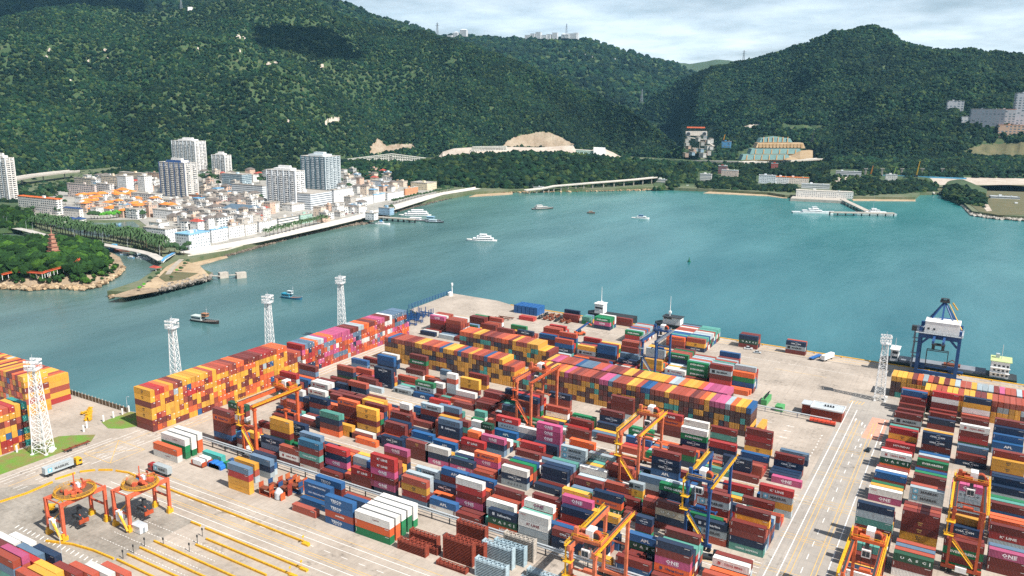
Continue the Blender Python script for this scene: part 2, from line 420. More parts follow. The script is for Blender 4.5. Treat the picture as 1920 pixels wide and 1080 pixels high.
-2013 2063 1372 X 280 Btes,Ssdf,Btes,Btes|0123||third stack from left, first row, front strip by fence
-2203 2148 1372 X 280 Y,Bpo,Bpo|2||second stack from left, third row, front strip by fence
-2198 2206 1372 X 280 M,M,Btes|2||fourth stack from left, fifth row, front strip by fence
-2200 2120 1372 X 280 B|0||first stack from left, second row, front strip by fence
-2186 2063 1219 X 280 S|0||second stack from left, first row, front strip by fence
-2024 2177 1372 X 280 N,B
-2076 2234 1219 X 280 S
-2877 2206 1219 X 280 t|0||first stack from left, fifth row, front strip by fence
-2707 2177 606 X 280 G
-2712 2206 606 X 280 B
-2288 1344 1219 X 280 Y,C,M,S|3||first stack from left, ninth row, bottom left corner
-2331 1318 1219 X 280 M,W,W,Wool|3||first stack from left, eighth row, bottom left corner
-2373 1292 1219 X 280 A,Y,G,S|3||third stack from left, seventh row, bottom left corner
-2416 1266 1219 X 280 M,M,B,M|3||third stack from left, sixth row, bottom left corner
-2476 1240 1219 X 280 Y,M,M,Y|3||third stack from left, fifth row, bottom left corner
-2465 1214 1219 X 280 L,G,L,Y|3||first stack from left, fourth row, bottom left corner
-2573 1292 1219 X 280 R,A,M,N|3||second stack from left, seventh row, bottom left corner
-2623 1266 1219 X 280 G,A,S,A|3||second stack from left, sixth row, bottom left corner
-2602 1240 1219 X 280 M,Y,M,R
-2730 1240 1219 X 280 N,L,S,M
-2715 1292 1219 X 280 N,R,R,W|3||first stack from left, seventh row, bottom left corner
-2760 1266 1219 X 280 Y,M,S,W
-2610 1212 1219 X 280 G,R,B,S,Pone|4||first stack from left, third row, bottom left corner
-2610 1184 1219 X 280 C,B,C,A,S|4||first stack from left, first row, bottom left corner
-2483 1186 1219 X 280 R,N,S,S
-1864 2062 1615 X 304 G,O,Wlog|012|long |first row from front, white-topped block by rusty racks
-1864 2097 1615 X 304 O,O,W|2|long |second row from front, white-topped block by rusty racks
-1864 2131 1615 X 304 G,G,W|2|long |third row from front, white-topped block by rusty racks
-1864 2166 1615 X 304 G,G,W|2|long |fourth row from front, white-topped block by rusty racks
-1864 2201 1615 X 304 G,W,W|2|long |fifth row from front, white-topped block by rusty racks
-3074 2104 1615 X 304 Wlog,O|01|long |first row from front, white-topped block near trucks
-3076 2148 1615 X 304 G,G,Wlog|2|long |second row from front, white-topped block near trucks
-3078 2184 1615 X 304 G,W,W|2|long |third row from front, white-topped block near trucks
-3081 2220 1615 X 304 O,O,W|2|long |fourth row from front, white-topped block near trucks
-3418 2265 1219 X 295 M,M,Ymsc,Ymsc,M,Ymsc,Ymsc|6||first column of the yellow end wall
-3418 2291 1219 X 295 O,M,R,Y,S,O,R
-3418 2316 1219 X 295 S,M,S,Y,Y,Y,R
-3418 2342 1219 X 295 Y,M,Y,Y,M,Y,O
-3418 2367 1219 X 295 Y,Y,Y,Y,M,S,Y
-3418 2393 1219 X 295 M,Y,Y,Y,Y,L,S
-3418 2419 1219 X 295 M,Y,S,Y,Y,Y,M
-3418 2444 1219 X 295 M,Y,Y,S,R,S,Y
-3418 2470 1219 X 295 Y,O,S,M,R,B,Y
-3418 2495 1219 X 295 Y,O,M,Y,R,O,Y
-3418 2521 1219 X 295 B,S,Y,Y,R,O,Y
-3418 2547 1219 X 295 M,Y,M,O,S,O,Y
-3418 2572 1219 X 295 M,Y,M,S,Y,M,Y
-3418 2598 1219 X 295 M,Y,Y,S,Y,R,S
-3418 2623 1219 X 295 S,S,O,Y,Y,Y,Y
-3418 2649 1219 X 295 S,O,Y,Y,O,Y,S
-3418 2675 1219 X 295 Y,O,O,Y,S,Y,S
-3418 2700 1219 X 295 S,O,M,M,S,Y,S
-3418 2726 1219 X 295 S,O,M,O,Y,S,S
-3418 2751 1219 X 295 Y,Y,M,Y,Y,S,M
-3418 2777 1219 X 295 M,Y,Y,Y,Y,S,O
-3418 2803 1219 X 295 M,Y,M,Y,Y,S,O
-3418 2828 1219 X 295 O,S,M,M,Y,O,M
-3418 2854 1219 X 295 O,O,Y,M,M,O,M
-3418 2879 1219 X 295 O,O,M,S,Y,O,M
-3418 2905 1219 X 295 Y,O,M,Y,Y,Y,M
-3418 2931 1219 X 295 S,Y,O,R,M,Y,M
-3418 2956 1219 X 295 O,O,O,Y,L,Y,R
-3418 2982 1219 X 295 O,O,O,Y,M,Y,R
-3418 3007 1219 X 295 M,B,O,Y,B,Y,R
-3418 3033 1219 X 295 O,S,Y,Y,Y,Y,S
-3418 3059 1219 X 295 O,S,Y,Y,Y,O,O
-3418 3084 1219 X 295 O,S,Y,Y,Y,M,O
-3418 3110 1219 X 295 O,S,Y,O,Y,Y,O
-3418 3135 1219 X 295 S,M,Y,M,M
-3418 3161 1219 X 295 S,Y,Y,M,M
-3418 3187 1219 X 295 M,Y,Y,M,S
-3418 3212 1219 X 295 M,M,M,L,S
-3418 3250 1219 X 295 A,N,W,S,P,R
-3418 3275 1219 X 295 S,N,R,S,O,A
-3418 3301 1219 X 295 S,N,R,R,N,A
-3418 3327 1219 X 295 S,N,O,R,S,A
-3418 3352 1219 X 295 O,S,M,S,R,O
-3418 3378 1219 X 295 N,P,M,A,R,L
-3418 3403 1219 X 295 R,P,M,S,S,L
-3418 3429 1219 X 295 R,S,P,O,A,P
-3418 3455 1219 X 295 R,S,P,L,A,O
-3418 3480 1219 X 295 O,S,P,O,A,O
-3418 3506 1219 X 295 S,A,P,P,A,P
-3418 3531 1219 X 295 S,A,P,W,O,P
-3418 3557 1219 X 295 S,A,S,S,O,P
-3418 3583 1219 X 295 S,A,R,S,P,P
-3418 3608 1219 X 295 S,A,S,O,P,P
-3418 3634 1219 X 295 L,O,S,O,P,P
-3418 3659 1219 X 295 S,P,P,O,P,M
-3418 3685 1219 X 295 S,P,N,P,A,M
-3418 3711 1219 X 295 P,S,P,N,A,M
-3418 3736 1219 X 295 S,R,P,A,A,L
-3418 3762 1219 X 295 S,S,W,O,S,L
-3418 3787 1219 X 295 O,O,W,O,S,O
-3418 3813 1219 X 295 O,S,W,R,O,O
-3418 3839 1219 X 295 O,S,S,O,O,M
-3418 3864 1219 X 295 O,P,S,O,O,M
-3418 3890 1219 X 295 O,S,L,O,P,S
-3418 3915 1219 X 295 P,A,P,S,M,P
-3418 3941 1219 X 295 P,O,A,S,S,P
-3418 3967 1219 X 295 S,O,W,S,S,P
-3418 3992 1219 X 295 R,O,S,R,W,M
-3418 4018 1219 X 295 O,O,W,R,W,M
-3418 4043 1219 X 295 O,O,L,S,W,W
-3418 4069 1219 X 295 A,O,P,S,S,A
-3418 4095 1219 X 295 N,R,P,A,N,A
-3418 4120 1219 X 295 P,R,R,A,S,A
-3418 4146 1219 X 295 O,R,P,A,S,A
-3418 4171 1219 X 295 O,O,O,A,S,A
-3418 4197 1219 X 295 O,O,P,N,M,A
-3418 4223 1219 X 295 P,O,P
-3082 3725 1219 Y 295 Y,D,Y,M,S
-3056 3725 1219 Y 295 Y,D,Y,D,B
-3031 3725 1219 Y 295 t,Y,Y,D,M
-3005 3725 1219 Y 295 t,Y,Y,D,S
-2980 3725 1219 Y 295 D,Y,Y,Y,S
-2954 3725 1219 Y 295 Y,Y,Y,Y,S
-2928 3725 1219 Y 295 Y,Y,D,D,M
-2903 3725 1219 Y 295 D,Y,D,D,M
-2877 3725 1219 Y 295 Y,Y,D,D,S
-2852 3725 1219 Y 295 D,D,D,D,Y
-2826 3725 1219 Y 295 D,D,M,D,Y
-2800 3725 1219 Y 295 D,D,M,Y,S
-2775 3725 1219 Y 295 Y,D,D,Y,S
-2749 3725 1219 Y 295 Y,Y,N,Y,S
-2724 3725 1219 Y 295 M,Y,N,D,O
-2698 3725 1219 Y 295 N,Y,M,Y,S
-2672 3725 1219 Y 295 M,Y,M,Y,B
-2647 3725 1219 Y 295 Y,Y,M,D,Y
-2621 3725 1219 Y 295 Y,D,N,D,Y
-2596 3725 1219 Y 295 D,D,N,D,Y
-2570 3725 1219 Y 295 D,D,Y,D,S
-2544 3725 1219 Y 295 D,Y,Y,Y,B
-2519 3725 1219 Y 295 D,Y,Y,D,S
-2493 3725 1219 Y 295 Y,Y,Y,D,S
-2468 3725 1219 Y 295 Y,D,Y,Y,Y
-2442 3725 1219 Y 295 D,N,D,Y,S
-2416 3725 1219 Y 295 Y,N,D,D,S
-2391 3725 1219 Y 295 M,t,Y,D,S
-2365 3725 1219 Y 295 M,t,t,D,B
-2340 3725 1219 Y 295 D,Y,Y,N,O
-2314 3725 1219 Y 295 Y,D,Y,Y,S
-2288 3725 1219 Y 295 Y,D,Y,Y,S
-2263 3725 1219 Y 295 Y,Y,Y,D,Y
-2237 3725 1219 Y 295 Y,Y,D,S
-2212 3725 1219 Y 295 Y,Y,D,M
-2186 3725 1219 Y 295 Y,D,Y,S
-2135 3725 1219 Y 295 D,D,Y
-2109 3725 1219 Y 295 D,t,O
-2084 3725 1219 Y 295 Y,t,P
-2058 3725 1219 Y 295 Y,D,S
-2033 3725 1219 Y 295 D,Y,D,D,O
-2007 3725 1219 Y 295 M,Y,M,t,Y
-1981 3725 1219 Y 295 D,t,M,t,M
-1956 3725 1219 Y 295 D,M,Y,D,Y
-1930 3725 1219 Y 295 D,M,Y,M,S
-1905 3725 1219 Y 295 Y,M,D,M,O
-1879 3725 1219 Y 295 Y,M,D,M,Y
-1853 3725 1219 Y 295 Y,M,Y,M,P
-1828 3725 1219 Y 295 D,Y,Y,M,S
-1802 3725 1219 Y 295 M,Y,Y,D,M
-1777 3725 1219 Y 295 Y,D,Y,M,S
-1751 3725 1219 Y 295 Y,D,Y,Y,S
-1725 3725 1219 Y 295 D,D,D,Y,S
-1700 3725 1219 Y 295 D,Y,D,t,M
-1674 3725 1219 Y 295 Y,Y,t,Y,M
-1649 3725 1219 Y 295 Y,D,M,D,P
-1623 3725 1219 Y 295 Y,M,M,D,P
-1597 3725 1219 Y 295 M,M,N,Y,A
-1572 3725 1219 Y 295 D,M,Y,Y,S
-1546 3725 1219 Y 295 t,Y,M,Y,S
-1521 3725 1219 Y 295 D,Y,Y,M,S
-1495 3725 1219 Y 295 D,Y,Y,N,Y
-1469 3725 1219 Y 295 D,D,Y,D,Y
-1444 3725 1219 Y 295 D,D,D,M,S
-1418 3725 1219 Y 295 D,D,M,M,B
-1393 3725 1219 Y 295 Y,D,Y,t,B
-1367 3725 1219 Y 295 Y,D,Y,D,S
-1341 3725 1219 Y 295 Y,N,Y,D,S
-1316 3725 1219 Y 295 D,D,Y,D,S
-1290 3725 1219 Y 295 D,D,t,D,Y
-1265 3725 1219 Y 295 Y,M,t,Y,S
-1239 3725 1219 Y 295 Y,Y,t,Y,S
-1213 3725 1219 Y 295 Y,M,D,D,S
-1188 3725 1219 Y 295 Y,M,M,D,S
-1162 3725 1219 Y 295 Y,t,N,D,M
-1137 3725 1219 Y 295 N,D,Y,M,S
-1111 3725 1219 Y 295 D,D,Y,D,O
-1085 3725 1219 Y 295 Y,D,D,Y,Y
-1060 3725 1219 Y 295 Y,D,N,D,P
-1034 3725 1219 Y 295 Y,Y,Y,D,P
-1009 3725 1219 Y 295 D,N,Y,D,P
-983 3725 1219 Y 295 N,M,t,D,L
-957 3725 1219 Y 295 D,Y,D,D,O
-932 3725 1219 Y 295 D,Y,D,D,Y
-906 3725 1219 Y 295 D,M,t,D,Y
-881 3725 1219 Y 295 D,Y,D,D,B
-2035 3865 1219 Y 295 D,D,t,M,Y
-2009 3865 1219 Y 295 D,Y,t,M,P
-1984 3865 1219 Y 295 D,D,N,Y,P
-1958 3865 1219 Y 295 D,M,N,Y,S
-1933 3865 1219 Y 295 D,M,M,Y,S
-1907 3865 1219 Y 295 Y,D,M,Y,S
-1881 3865 1219 Y 295 Y,D,D,D,S
-1856 3865 1219 Y 295 D,D,D,D,B
-1830 3865 1219 Y 295 Y,D,D,D,A
-1805 3865 1219 Y 295 M,D,D,D,A
-1779 3865 1219 Y 295 D,t,D,D,A
-1753 3865 1219 Y 295 D,t,D,D,S
-1728 3865 1219 Y 295 D,t,D,D,S
-1702 3865 1219 Y 295 D,D,M,M,P
-1677 3865 1219 Y 295 D,D,D,M,S
-1651 3865 1219 Y 295 t,D,D,Y,M
-1625 3865 1219 Y 295 t,D,D,D,M
-1600 3865 1219 Y 295 D,D,Y,D,S
-1574 3865 1219 Y 295 M,D,Y,D,Y
-1549 3865 1219 Y 295 t,D,D,M,Y
-1523 3865 1219 Y 295 D,t,M,M,M
-1497 3865 1219 Y 295 D,Y,D,M,Y
-1472 3865 1219 Y 295 N,Y,D,M,Y
-1446 3865 1219 Y 295 Y,Y,Y,Y,Y
-1421 3865 1219 Y 295 M,Y,Y,N,Y
-1395 3865 1219 Y 295 N,Y,D,Y,Y
-1369 3865 1219 Y 295 Y,Y,D,Y,Y
-1344 3865 1219 Y 295 N,Y,Y,Y,O
-1318 3865 1219 Y 295 Y,D,Y,Y,L
-1293 3865 1219 Y 295 Y,D,Y,Y,L
-1267 3865 1219 Y 295 Y,D,Y,Y,O
-1241 3865 1219 Y 295 Y,D,D,D,Y
-1216 3865 1219 Y 295 N,Y,D,N,Y
-1190 3865 1219 Y 295 Y,D,Y,N,Y
-1165 3865 1219 Y 295 Y,D,D,D,O
-1139 3865 1219 Y 295 Y,D,N,D,P
-1113 3865 1219 Y 295 Y,D,D,D,P
-1088 3865 1219 Y 295 D,D,Y,t,P
-1062 3865 1219 Y 295 Y,D,Y,D,P
-1037 3865 1219 Y 295 Y,D,M,D,P
-2770 4080 1219 Y 295 Y,D,M,t,O
-2744 4080 1219 Y 295 D,M,M,t,O
-2719 4080 1219 Y 295 Y,t,N,D,O
-2693 4080 1219 Y 295 t,t,N,D,S
-2668 4080 1219 Y 295 D,N,Y,D,Y
-2642 4080 1219 Y 295 Y,N,Y,N,Y
-2616 4080 1219 Y 295 Y,N,Y,t,M
-2591 4080 1219 Y 295 D,M,M,t,S
-2565 4080 1219 Y 295 D,N,M,t,M
-2540 4080 1219 Y 295 Y,N,Y,M,M
-2514 4080 1219 Y 295 D,D,Y,N,S
-2488 4080 1219 Y 295 Y,D,D,N,S
-2463 4080 1219 Y 295 Y,M,M,D,O
-2437 4080 1219 Y 295 D,M,Y,D,O
-2412 4080 1219 Y 295 D,D,t,D,M
-2386 4080 1219 Y 295 M,t,D,Y,Y
-2360 4080 1219 Y 295 D,N,D,Y,S
-2335 4080 1219 Y 295 M,D,D,Y,S
-2309 4080 1219 Y 295 D,D,Y,Y,S
-2284 4080 1219 Y 295 D,Y,t,Y,Y
-2258 4080 1219 Y 295 D,Y,D,t,Y
-2232 4080 1219 Y 295 D,Y,Y,t,Y
-2207 4080 1219 Y 295 M,Y,Y,Y
-2181 4080 1219 Y 295 Y,Y,D,Y
-2156 4080 1219 Y 295 Y,t,D,M
-350 4720 1219 Y 295 D,D,D,Y
-324 4720 1219 Y 295 t,D,D,Y
-299 4720 1219 Y 295 t,D,Y,Y
-273 4720 1219 Y 295 Y,D,Y,Y
-248 4720 1219 Y 295 M,D,Y,M
-222 4720 1219 Y 295 M,M,Y,O
-196 4720 1219 Y 295 Y,D,Y,L
-171 4720 1219 Y 295 Y,M,Y,S
-145 4720 1219 Y 295 Y,M,M,M
-120 4720 1219 Y 295 Y,M,M,Y
-94 4720 1219 Y 295 Y,Y,D,M
-68 4720 1219 Y 295 M,Y,Y,Y
-43 4720 1219 Y 295 M,D,D,L
-17 4720 1219 Y 295 M,D,D,S
8 4720 1219 Y 295 D,D,Y,S
34 4720 1219 Y 295 D,D,Y,Y
60 4720 1219 Y 295 Y,D,Y,L
85 4720 1219 Y 295 D,D,Y,L
111 4720 1219 Y 295 D,t,D,L
136 4720 1219 Y 295 D,D,D,M
162 4720 1219 Y 295 D,D,Y,P
188 4720 1219 Y 295 D,M,t,S
213 4720 1219 Y 295 D,M,Y,S
239 4720 1219 Y 295 Y,t,M,L
264 4720 1219 Y 295 Y,Y,Y,R
-175 4572 1219 Y 295 D,M,D,Y
-149 4572 1219 Y 295 D,M,M,Y
-124 4572 1219 Y 295 D,Y,M,S
-98 4572 1219 Y 295 M,S,M,S
-73 4572 1219 Y 295 Y,Y,S,Y
-47 4572 1219 Y 295 M,M,Y,Y
-21 4572 1219 Y 295 M,Y,Y,S
4 4572 1219 Y 295 Y,Y,Y,Y
30 4572 1219 Y 295 Y,D,M,Y
55 4572 1219 Y 295 L,Y,M,M
81 4572 1219 Y 295 Y,Y,M,M
107 4572 1219 Y 295 Y,D,M,Y
132 4572 1219 Y 295 Y,Y,M,S
158 4572 1219 Y 295 Y,Y,L,S
183 4572 1219 Y 295 Y,Y,L,S
209 4572 1219 Y 295 Y,Y,Y,S
235 4572 1219 Y 295 Y,Y,Y,S
260 4572 1219 Y 295 M,D,L,S
-830 3735 1219 Y 295 S,Ymsc
-3762 1727 1219 X 295 Y,Y,M,O,M,Y,Y
-3762 1753 1219 X 295 S,R,Y,Y,M,Y,O
-3762 1778 1219 X 295 S,R,B,Y,S,Y,S
-3762 1804 1219 X 295 Y,R,Y,Y,M,Y,R
-3762 1830 1219 X 295 M,O,B,M,S,Y,Y
-3762 1859 1219 X 295 t,Y,t,M,t,M,t
-4010 2060 1219 Y 295 Y,Y,S,Y,M,Y,Y|3456||first column of the left rear wall
-4065 2196 1219 Y 295 R,Y,S,Ymsc,Ymsc
-4036 2060 1219 Y 295 O,Y,Y,R,Y,O,Y
-4091 2196 1219 Y 295 M,O,S,M,O
-4061 2060 1219 Y 295 O,M,S,O,M,M,R
-4116 2196 1219 Y 295 Y,S,B,O,S
-4087 2060 1219 Y 295 S,M,R,S,M,Y,O
-4142 2196 1219 Y 295 B,M,M,O,Y
-4112 2060 1219 Y 295 M,S,Y,R,O,O,M
-4167 2196 1219 Y 295 Y,O,S,O,Y
-4138 2060 1219 Y 295 R,L,Y,Y,S,B,M
-4193 2196 1219 Y 295 S,R,S,R,Y
-4164 2060 1219 Y 295 Y,Y,L,S,M,S,Y
-4219 2196 1219 Y 295 S,Y,M,Y,O
-4189 2060 1219 Y 295 Y,Y,O,M,Y,O,O
-4244 2196 1219 Y 295 Y,M,M,M,M
-4215 2060 1219 Y 295 Y,M,Y,O,Y,M,Y
-4270 2196 1219 Y 295 M,M,O,S,S
-4240 2060 1219 Y 295 M,M,O,Y,Y,M,M
-4295 2196 1219 Y 295 M,O,Y,M,O
-4266 2060 1219 Y 295 S,B,Y,L,S,Y,Y
-4321 2196 1219 Y 295 O,Y,M,S,S
-4292 2060 1219 Y 295 O,Y,R,M,S,M,M
-4347 2196 1219 Y 295 Y,Y,S,Y,Y
-4317 2060 1219 Y 295 R,Y,Y,R,Y,M,O
-4372 2196 1219 Y 295 S,Y,M,Y,Y
-4343 2060 1219 Y 295 Y,M,Y,S,O,S,Y
-4398 2196 1219 Y 295 Y,Y,M,M,R
-4368 2060 1219 Y 295 L,M,Y,O,M,M,M
-4423 2196 1219 Y 295 Y,O,L,M,M
-4394 2060 1219 Y 295 M,O,R,Y,M,Y,M
-4449 2196 1219 Y 295 R,Y,R,Y,O
-4420 2060 1219 Y 295 R,M,Y,O,Y,M,Y
-4475 2196 1219 Y 295 Y,L,M,M,M
-4500 2196 1219 Y 295 R,R,M,M,O
-4526 2196 1219 Y 295 S,Y,S,L,Y
-4551 2196 1219 Y 295 O,M,S,M,L
-4577 2196 1219 Y 295 R,Y,Y,S,Y
-4603 2196 1219 Y 295 O,M,S,Y,S
-4628 2196 1219 Y 295 O,Y,M,M,Y
-4654 2196 1219 Y 295 Y,M,M,Y,O
-4679 2196 1219 Y 295 M,M,Y,M,M
-4705 2196 1219 Y 295 S,O,M,M,O
-1988 4911 1219 X 280 Y,B,L
-1988 4940 1219 X 280 S,A,S
-1988 4968 1219 X 280 N,G,B
-1988 4996 1219 X 280 S,L,S
-1988 5025 1219 X 280 W,M,L
-1988 5054 1219 X 280 M,C,L
-1988 5082 1219 X 280 W,M,S
-1709 4940 1219 X 280 N,W,B
-1709 4968 1219 X 280 L,N,C
-1709 4996 1219 X 280 W,S,B
-1709 5025 1219 X 280 R,P,B
-1709 5054 1219 X 280 N,N,W
-1709 5082 1219 X 280 S,C,S
-1709 5110 1219 X 280 M,S,S
-1709 5139 1219 X 280 S,Y,S
-1709 5168 1219 X 280 M,P,W
-1709 5196 1219 X 280 P,W,S
-1709 5224 1219 X 280 Y,N,A
-1583 4968 1219 X 280 N,L,C
-1583 4996 1219 X 280 S,S,C
-1583 5025 1219 X 280 W,N,B
-1583 5054 1219 X 280 M,G,L
-1583 5082 1219 X 280 N,M,L
-1583 5110 1219 X 280 C,N,W
-1583 5139 1219 X 280 B,W,S
-1583 5168 1219 X 280 B,C,C
-1583 5196 1219 X 280 M,W,C
-1583 5224 1219 X 280 M,S,C
-1583 5253 1219 X 280 G,L,C
-2306 5110 1219 X 280 N,G,G
-2306 5139 1219 X 280 C,S,G
-2306 5168 1219 X 280 B,W,W
-1391 4404 1219 X 280 N,S,M,L
-1391 4432 1219 X 280 R,M,W,S
-1391 4461 1219 X 280 S,S,L,L
-1391 4490 1219 X 280 S,C,M,L
-1391 4518 1219 X 280 G,S,S,S
-1239 4347 1219 X 280 W,R,M,M,L
-1239 4376 1219 X 280 M,N,S,O,C
-1239 4404 1219 X 280 L,Y,A,M,S
-1239 4432 1219 X 280 M,N,Y,B,L
-1239 4461 1219 X 280 L,M,C,M,M
-1565 4586 1219 X 280 S,Y,S
-1565 4614 1219 X 280 N,S,S
-1565 4642 1219 X 280 M,S,G
-1020 5253 1219 X 280 M,M,S
-1314 5224 1219 X 280 N,S,M
-1314 5253 1219 X 280 M,S,M
-2428 5168 606 X 280 A,C
-2428 5196 606 X 280 Y,A
-2870 5025 1219 X 280 S
-1970 4432 1219 X 280 A,S,M,M
-1970 4461 1219 X 280 M,Y,G,Y
-1723 4614 1219 X 280 Y,M,Y
-1723 4642 1219 X 280 R,G,Y
-3237 4432 1219 X 280 M,M,O,W
-3237 4461 1219 X 280 M,C,S,S
-3237 4490 1219 X 280 S,A,M,S
-3083 4404 1219 X 280 S,A,S,S
-3083 4432 1219 X 280 M,W,M,S
-3083 4461 1219 X 280 Y,L,S,W
-3048 4642 1219 X 280 M,M,M
-2938 4614 1219 X 280 M,S
-2938 4642 1219 X 280 Y,S
-2430 4528 1219 X 280 M,M,M
-3154 2910 1219 X 280 G,N,S,M
-3154 2938 1219 X 280 B,A,N,L,R
-3154 2967 1219 X 280 M,M,M
-3154 2996 1219 X 280 Y,N,N
-3154 3024 1219 X 280 S,S,B
-3154 3052 1219 X 280 C,R,O
-3015 2967 1219 X 280 W,M
-3015 3052 1219 X 280 N,N,W
-3015 3081 1219 X 280 O,W,M
-2807 2714 1219 X 280 M
-2807 2742 1219 X 280 W
-2807 2770 1219 X 280 M
-3088 3250 1219 X 280 M
-3088 3336 1219 X 280 A
-3088 3364 1219 X 280 S
-2839 3250 1219 X 280 L
-2839 3364 1219 X 280 Y,S
-2839 3392 1219 X 280 N
-2555 3421 1219 X 280 A,R,O
-2682 3336 1219 X 280 L
-2682 3364 1219 X 280 C
-2682 3392 1219 X 280 M
-2800 2910 1219 X 280 N,N
-2800 2938 1219 X 280 M,O,M
-2800 2967 1219 X 280 W,N,M
-2800 2996 1219 X 280 M,G,M
-2451 3336 606 X 280 M
-2451 3421 606 X 280 B,A,S,W,A
-2387 3307 606 X 280 M
-2387 3336 606 X 280 C
-2327 3336 1219 X 280 S
-2327 3364 1219 X 280 M
-2327 3421 1219 X 280 N
-2154 3336 1219 X 280 R,M
-2154 3364 1219 X 280 C,M
-2154 3421 1219 X 280 N,M,M
-2617 2770 1219 X 280 M
-2472 2714 1219 X 280 M
-2472 2742 1219 X 280 W
-2472 2799 1219 X 280 M,S,G,S
-2472 2828 1219 X 280 Y,W,B,N,M
-2560 2430 1219 X 280 M,G
-2428 2372 1219 X 280 N
-2428 2430 1219 X 280 S,G,S
-2428 2458 1219 X 280 M,M,N
-2950 2742 1219 X 280 A,M,S|2||first stack from left, third row, second block from fence
-2950 2770 1219 X 280 C
-2329 2742 1219 X 280 N
-2329 2770 1219 X 280 S
-2329 2828 1219 X 280 O,M,N
-2370 3024 606 X 280 R
-2370 3052 606 X 280 N
-2322 3052 1219 X 280 S
-2196 3081 1219 X 280 W,M,C
-2007 2938 606 X 280 S,S,C,M
-2007 2996 606 X 280 C,A
-2007 3052 606 X 280 W,M,G
-2193 2742 1219 X 280 S,N
-2193 2799 1219 X 280 A
-2046 2770 1219 X 280 A
-2046 2828 1219 X 280 B,S
-2073 2372 1219 X 280 M,M,M,B
-2073 2430 1219 X 280 S,N,M,S
-2073 2458 1219 X 280 L,M,Y
-2006 2714 1219 X 280 M,Y
-1914 2742 1219 X 280 C
-1914 2770 1219 X 280 N
-1914 2799 1219 X 280 W
-1859 2938 1219 X 280 L,M
-1859 2967 1219 X 280 N,W
-1859 2996 1219 X 280 M
-1859 3024 1219 X 280 C
-1787 2714 1219 X 280 S
-1787 2770 1219 X 280 O,M
-1787 2799 1219 X 280 M
-1787 2828 1219 X 280 M
-1989 2910 606 X 280 L
-1933 2910 606 X 280 Y,M,O
-1933 2938 606 X 280 Y,S,W
-1933 2967 606 X 280 A,M
-1933 3081 606 X 280 C,L,S
-1870 2372 1219 X 280 W
-1870 2401 1219 X 280 M
-1779 2430 1219 X 280 O
-1733 2372 1219 X 280 A
-1649 2430 1219 X 280 S,C,M
-1649 2458 1219 X 280 O,L,O
-1509 2372 1219 X 280 C
-1509 2401 1219 X 280 W,L,W|2||ninth stack from left, third row, first block from fence
-1509 2430 1219 X 280 R,S,S
-1509 2486 1219 X 280 M,A,M
-1614 2714 1219 X 280 N,O,M
-1614 2742 1219 X 280 S,S,G
-1614 2770 1219 X 280 C,S,B
-1614 2799 1219 X 280 M,W
-1614 2828 1219 X 280 N,M
-1784 3278 1219 X 280 G,M
-1784 3307 1219 X 280 N
-1784 3336 1219 X 280 N
-1784 3364 1219 X 280 Y
-1784 3421 1219 X 280 O,S
-1651 3278 1219 X 280 W
-1651 3307 1219 X 280 C
-1651 3336 1219 X 280 R
-1651 2938 1219 X 280 A
-1651 2967 1219 X 280 M
-1651 3024 1219 X 280 N,N
-1651 3081 1219 X 280 C,B,M
-1498 2910 1219 X 280 R,C
-1498 2967 1219 X 280 A
-1498 3024 1219 X 280 Y
-1498 3052 1219 X 280 M
-1498 3081 1219 X 280 W,R,O|2||fourteenth stack from left, seventh row, third block from fence
-1388 2967 1219 X 280 W
-1388 2996 1219 X 280 Y
-1388 3024 1219 X 280 C
-1505 3336 1219 X 280 A
-1505 3364 1219 X 280 Y
-1505 3392 1219 X 280 R,N|1||eleventh stack from left, sixth row, fourth block from fence
-1318 3250 1219 X 280 S|0||seventh stack from left, first row, fourth block from fence
-1318 3278 1219 X 280 R
-1318 3336 1219 X 280 W
-1318 3364 1219 X 280 W
-1318 3392 1219 X 280 W
-1096 3250 1219 X 280 N,G,M|2||ninth stack from left, first row, fourth block from fence
-1096 3278 1219 X 280 N,N
-1096 3307 1219 X 280 N,O
-1096 3336 1219 X 280 M
-1096 3364 1219 X 280 N
-1096 3392 1219 X 280 M
-941 3250 1219 X 280 C|0||tenth stack from left, first row, fourth block from fence
-941 3307 1219 X 280 S
-941 3364 1219 X 280 M,Y
-941 3421 1219 X 280 M
-818 3250 1219 X 280 M|0||eleventh stack from left, first row, fourth block from fence
-818 3307 1219 X 280 S,S
-818 3336 1219 X 280 S
-818 3364 1219 X 280 R
-818 3392 1219 X 280 M
-1097 2910 1219 X 280 M,L,A|2||fifteenth stack from left, first row, third block from fence
-1097 3024 1219 X 280 W
-1473 2742 1219 X 280 M
-1473 2799 1219 X 280 R,M,N
-1473 2828 1219 X 280 S,M,A
-1358 2372 1219 X 280 A,A,O
-1358 2401 1219 X 280 M,C,C
-1358 2458 1219 X 280 G,A,O
-1331 2685 1219 X 280 B,Y|1||ninth stack from left, first row, second block from fence
-1331 2714 1219 X 280 N
-1331 2742 1219 X 280 C
-1331 2770 1219 X 280 A
-1331 2828 1219 X 280 G,L
-1232 2372 1219 X 280 S,A,B
-1232 2430 1219 X 280 O,R
-1197 2714 1219 X 280 W
-1197 2742 1219 X 280 N
-1197 2770 1219 X 280 G
-1197 2799 1219 X 280 M
-1257 2910 1219 X 280 L
-1257 2967 1219 X 280 N,S
-1257 2996 1219 X 280 G,N
-1257 3024 1219 X 280 G
-1257 3052 1219 X 280 A
-1085 2714 606 X 280 M
-1085 2770 606 X 280 N
-1085 2799 606 X 280 G
-939 2714 1219 X 280 A,M,M
-939 2742 1219 X 280 Y,Y,N
-939 2770 1219 X 280 O,W
-939 2799 1219 X 280 N,N
-1002 2714 606 X 280 G,S,M
-1002 2742 606 X 280 B,M,S
-1002 2799 606 X 280 M,M
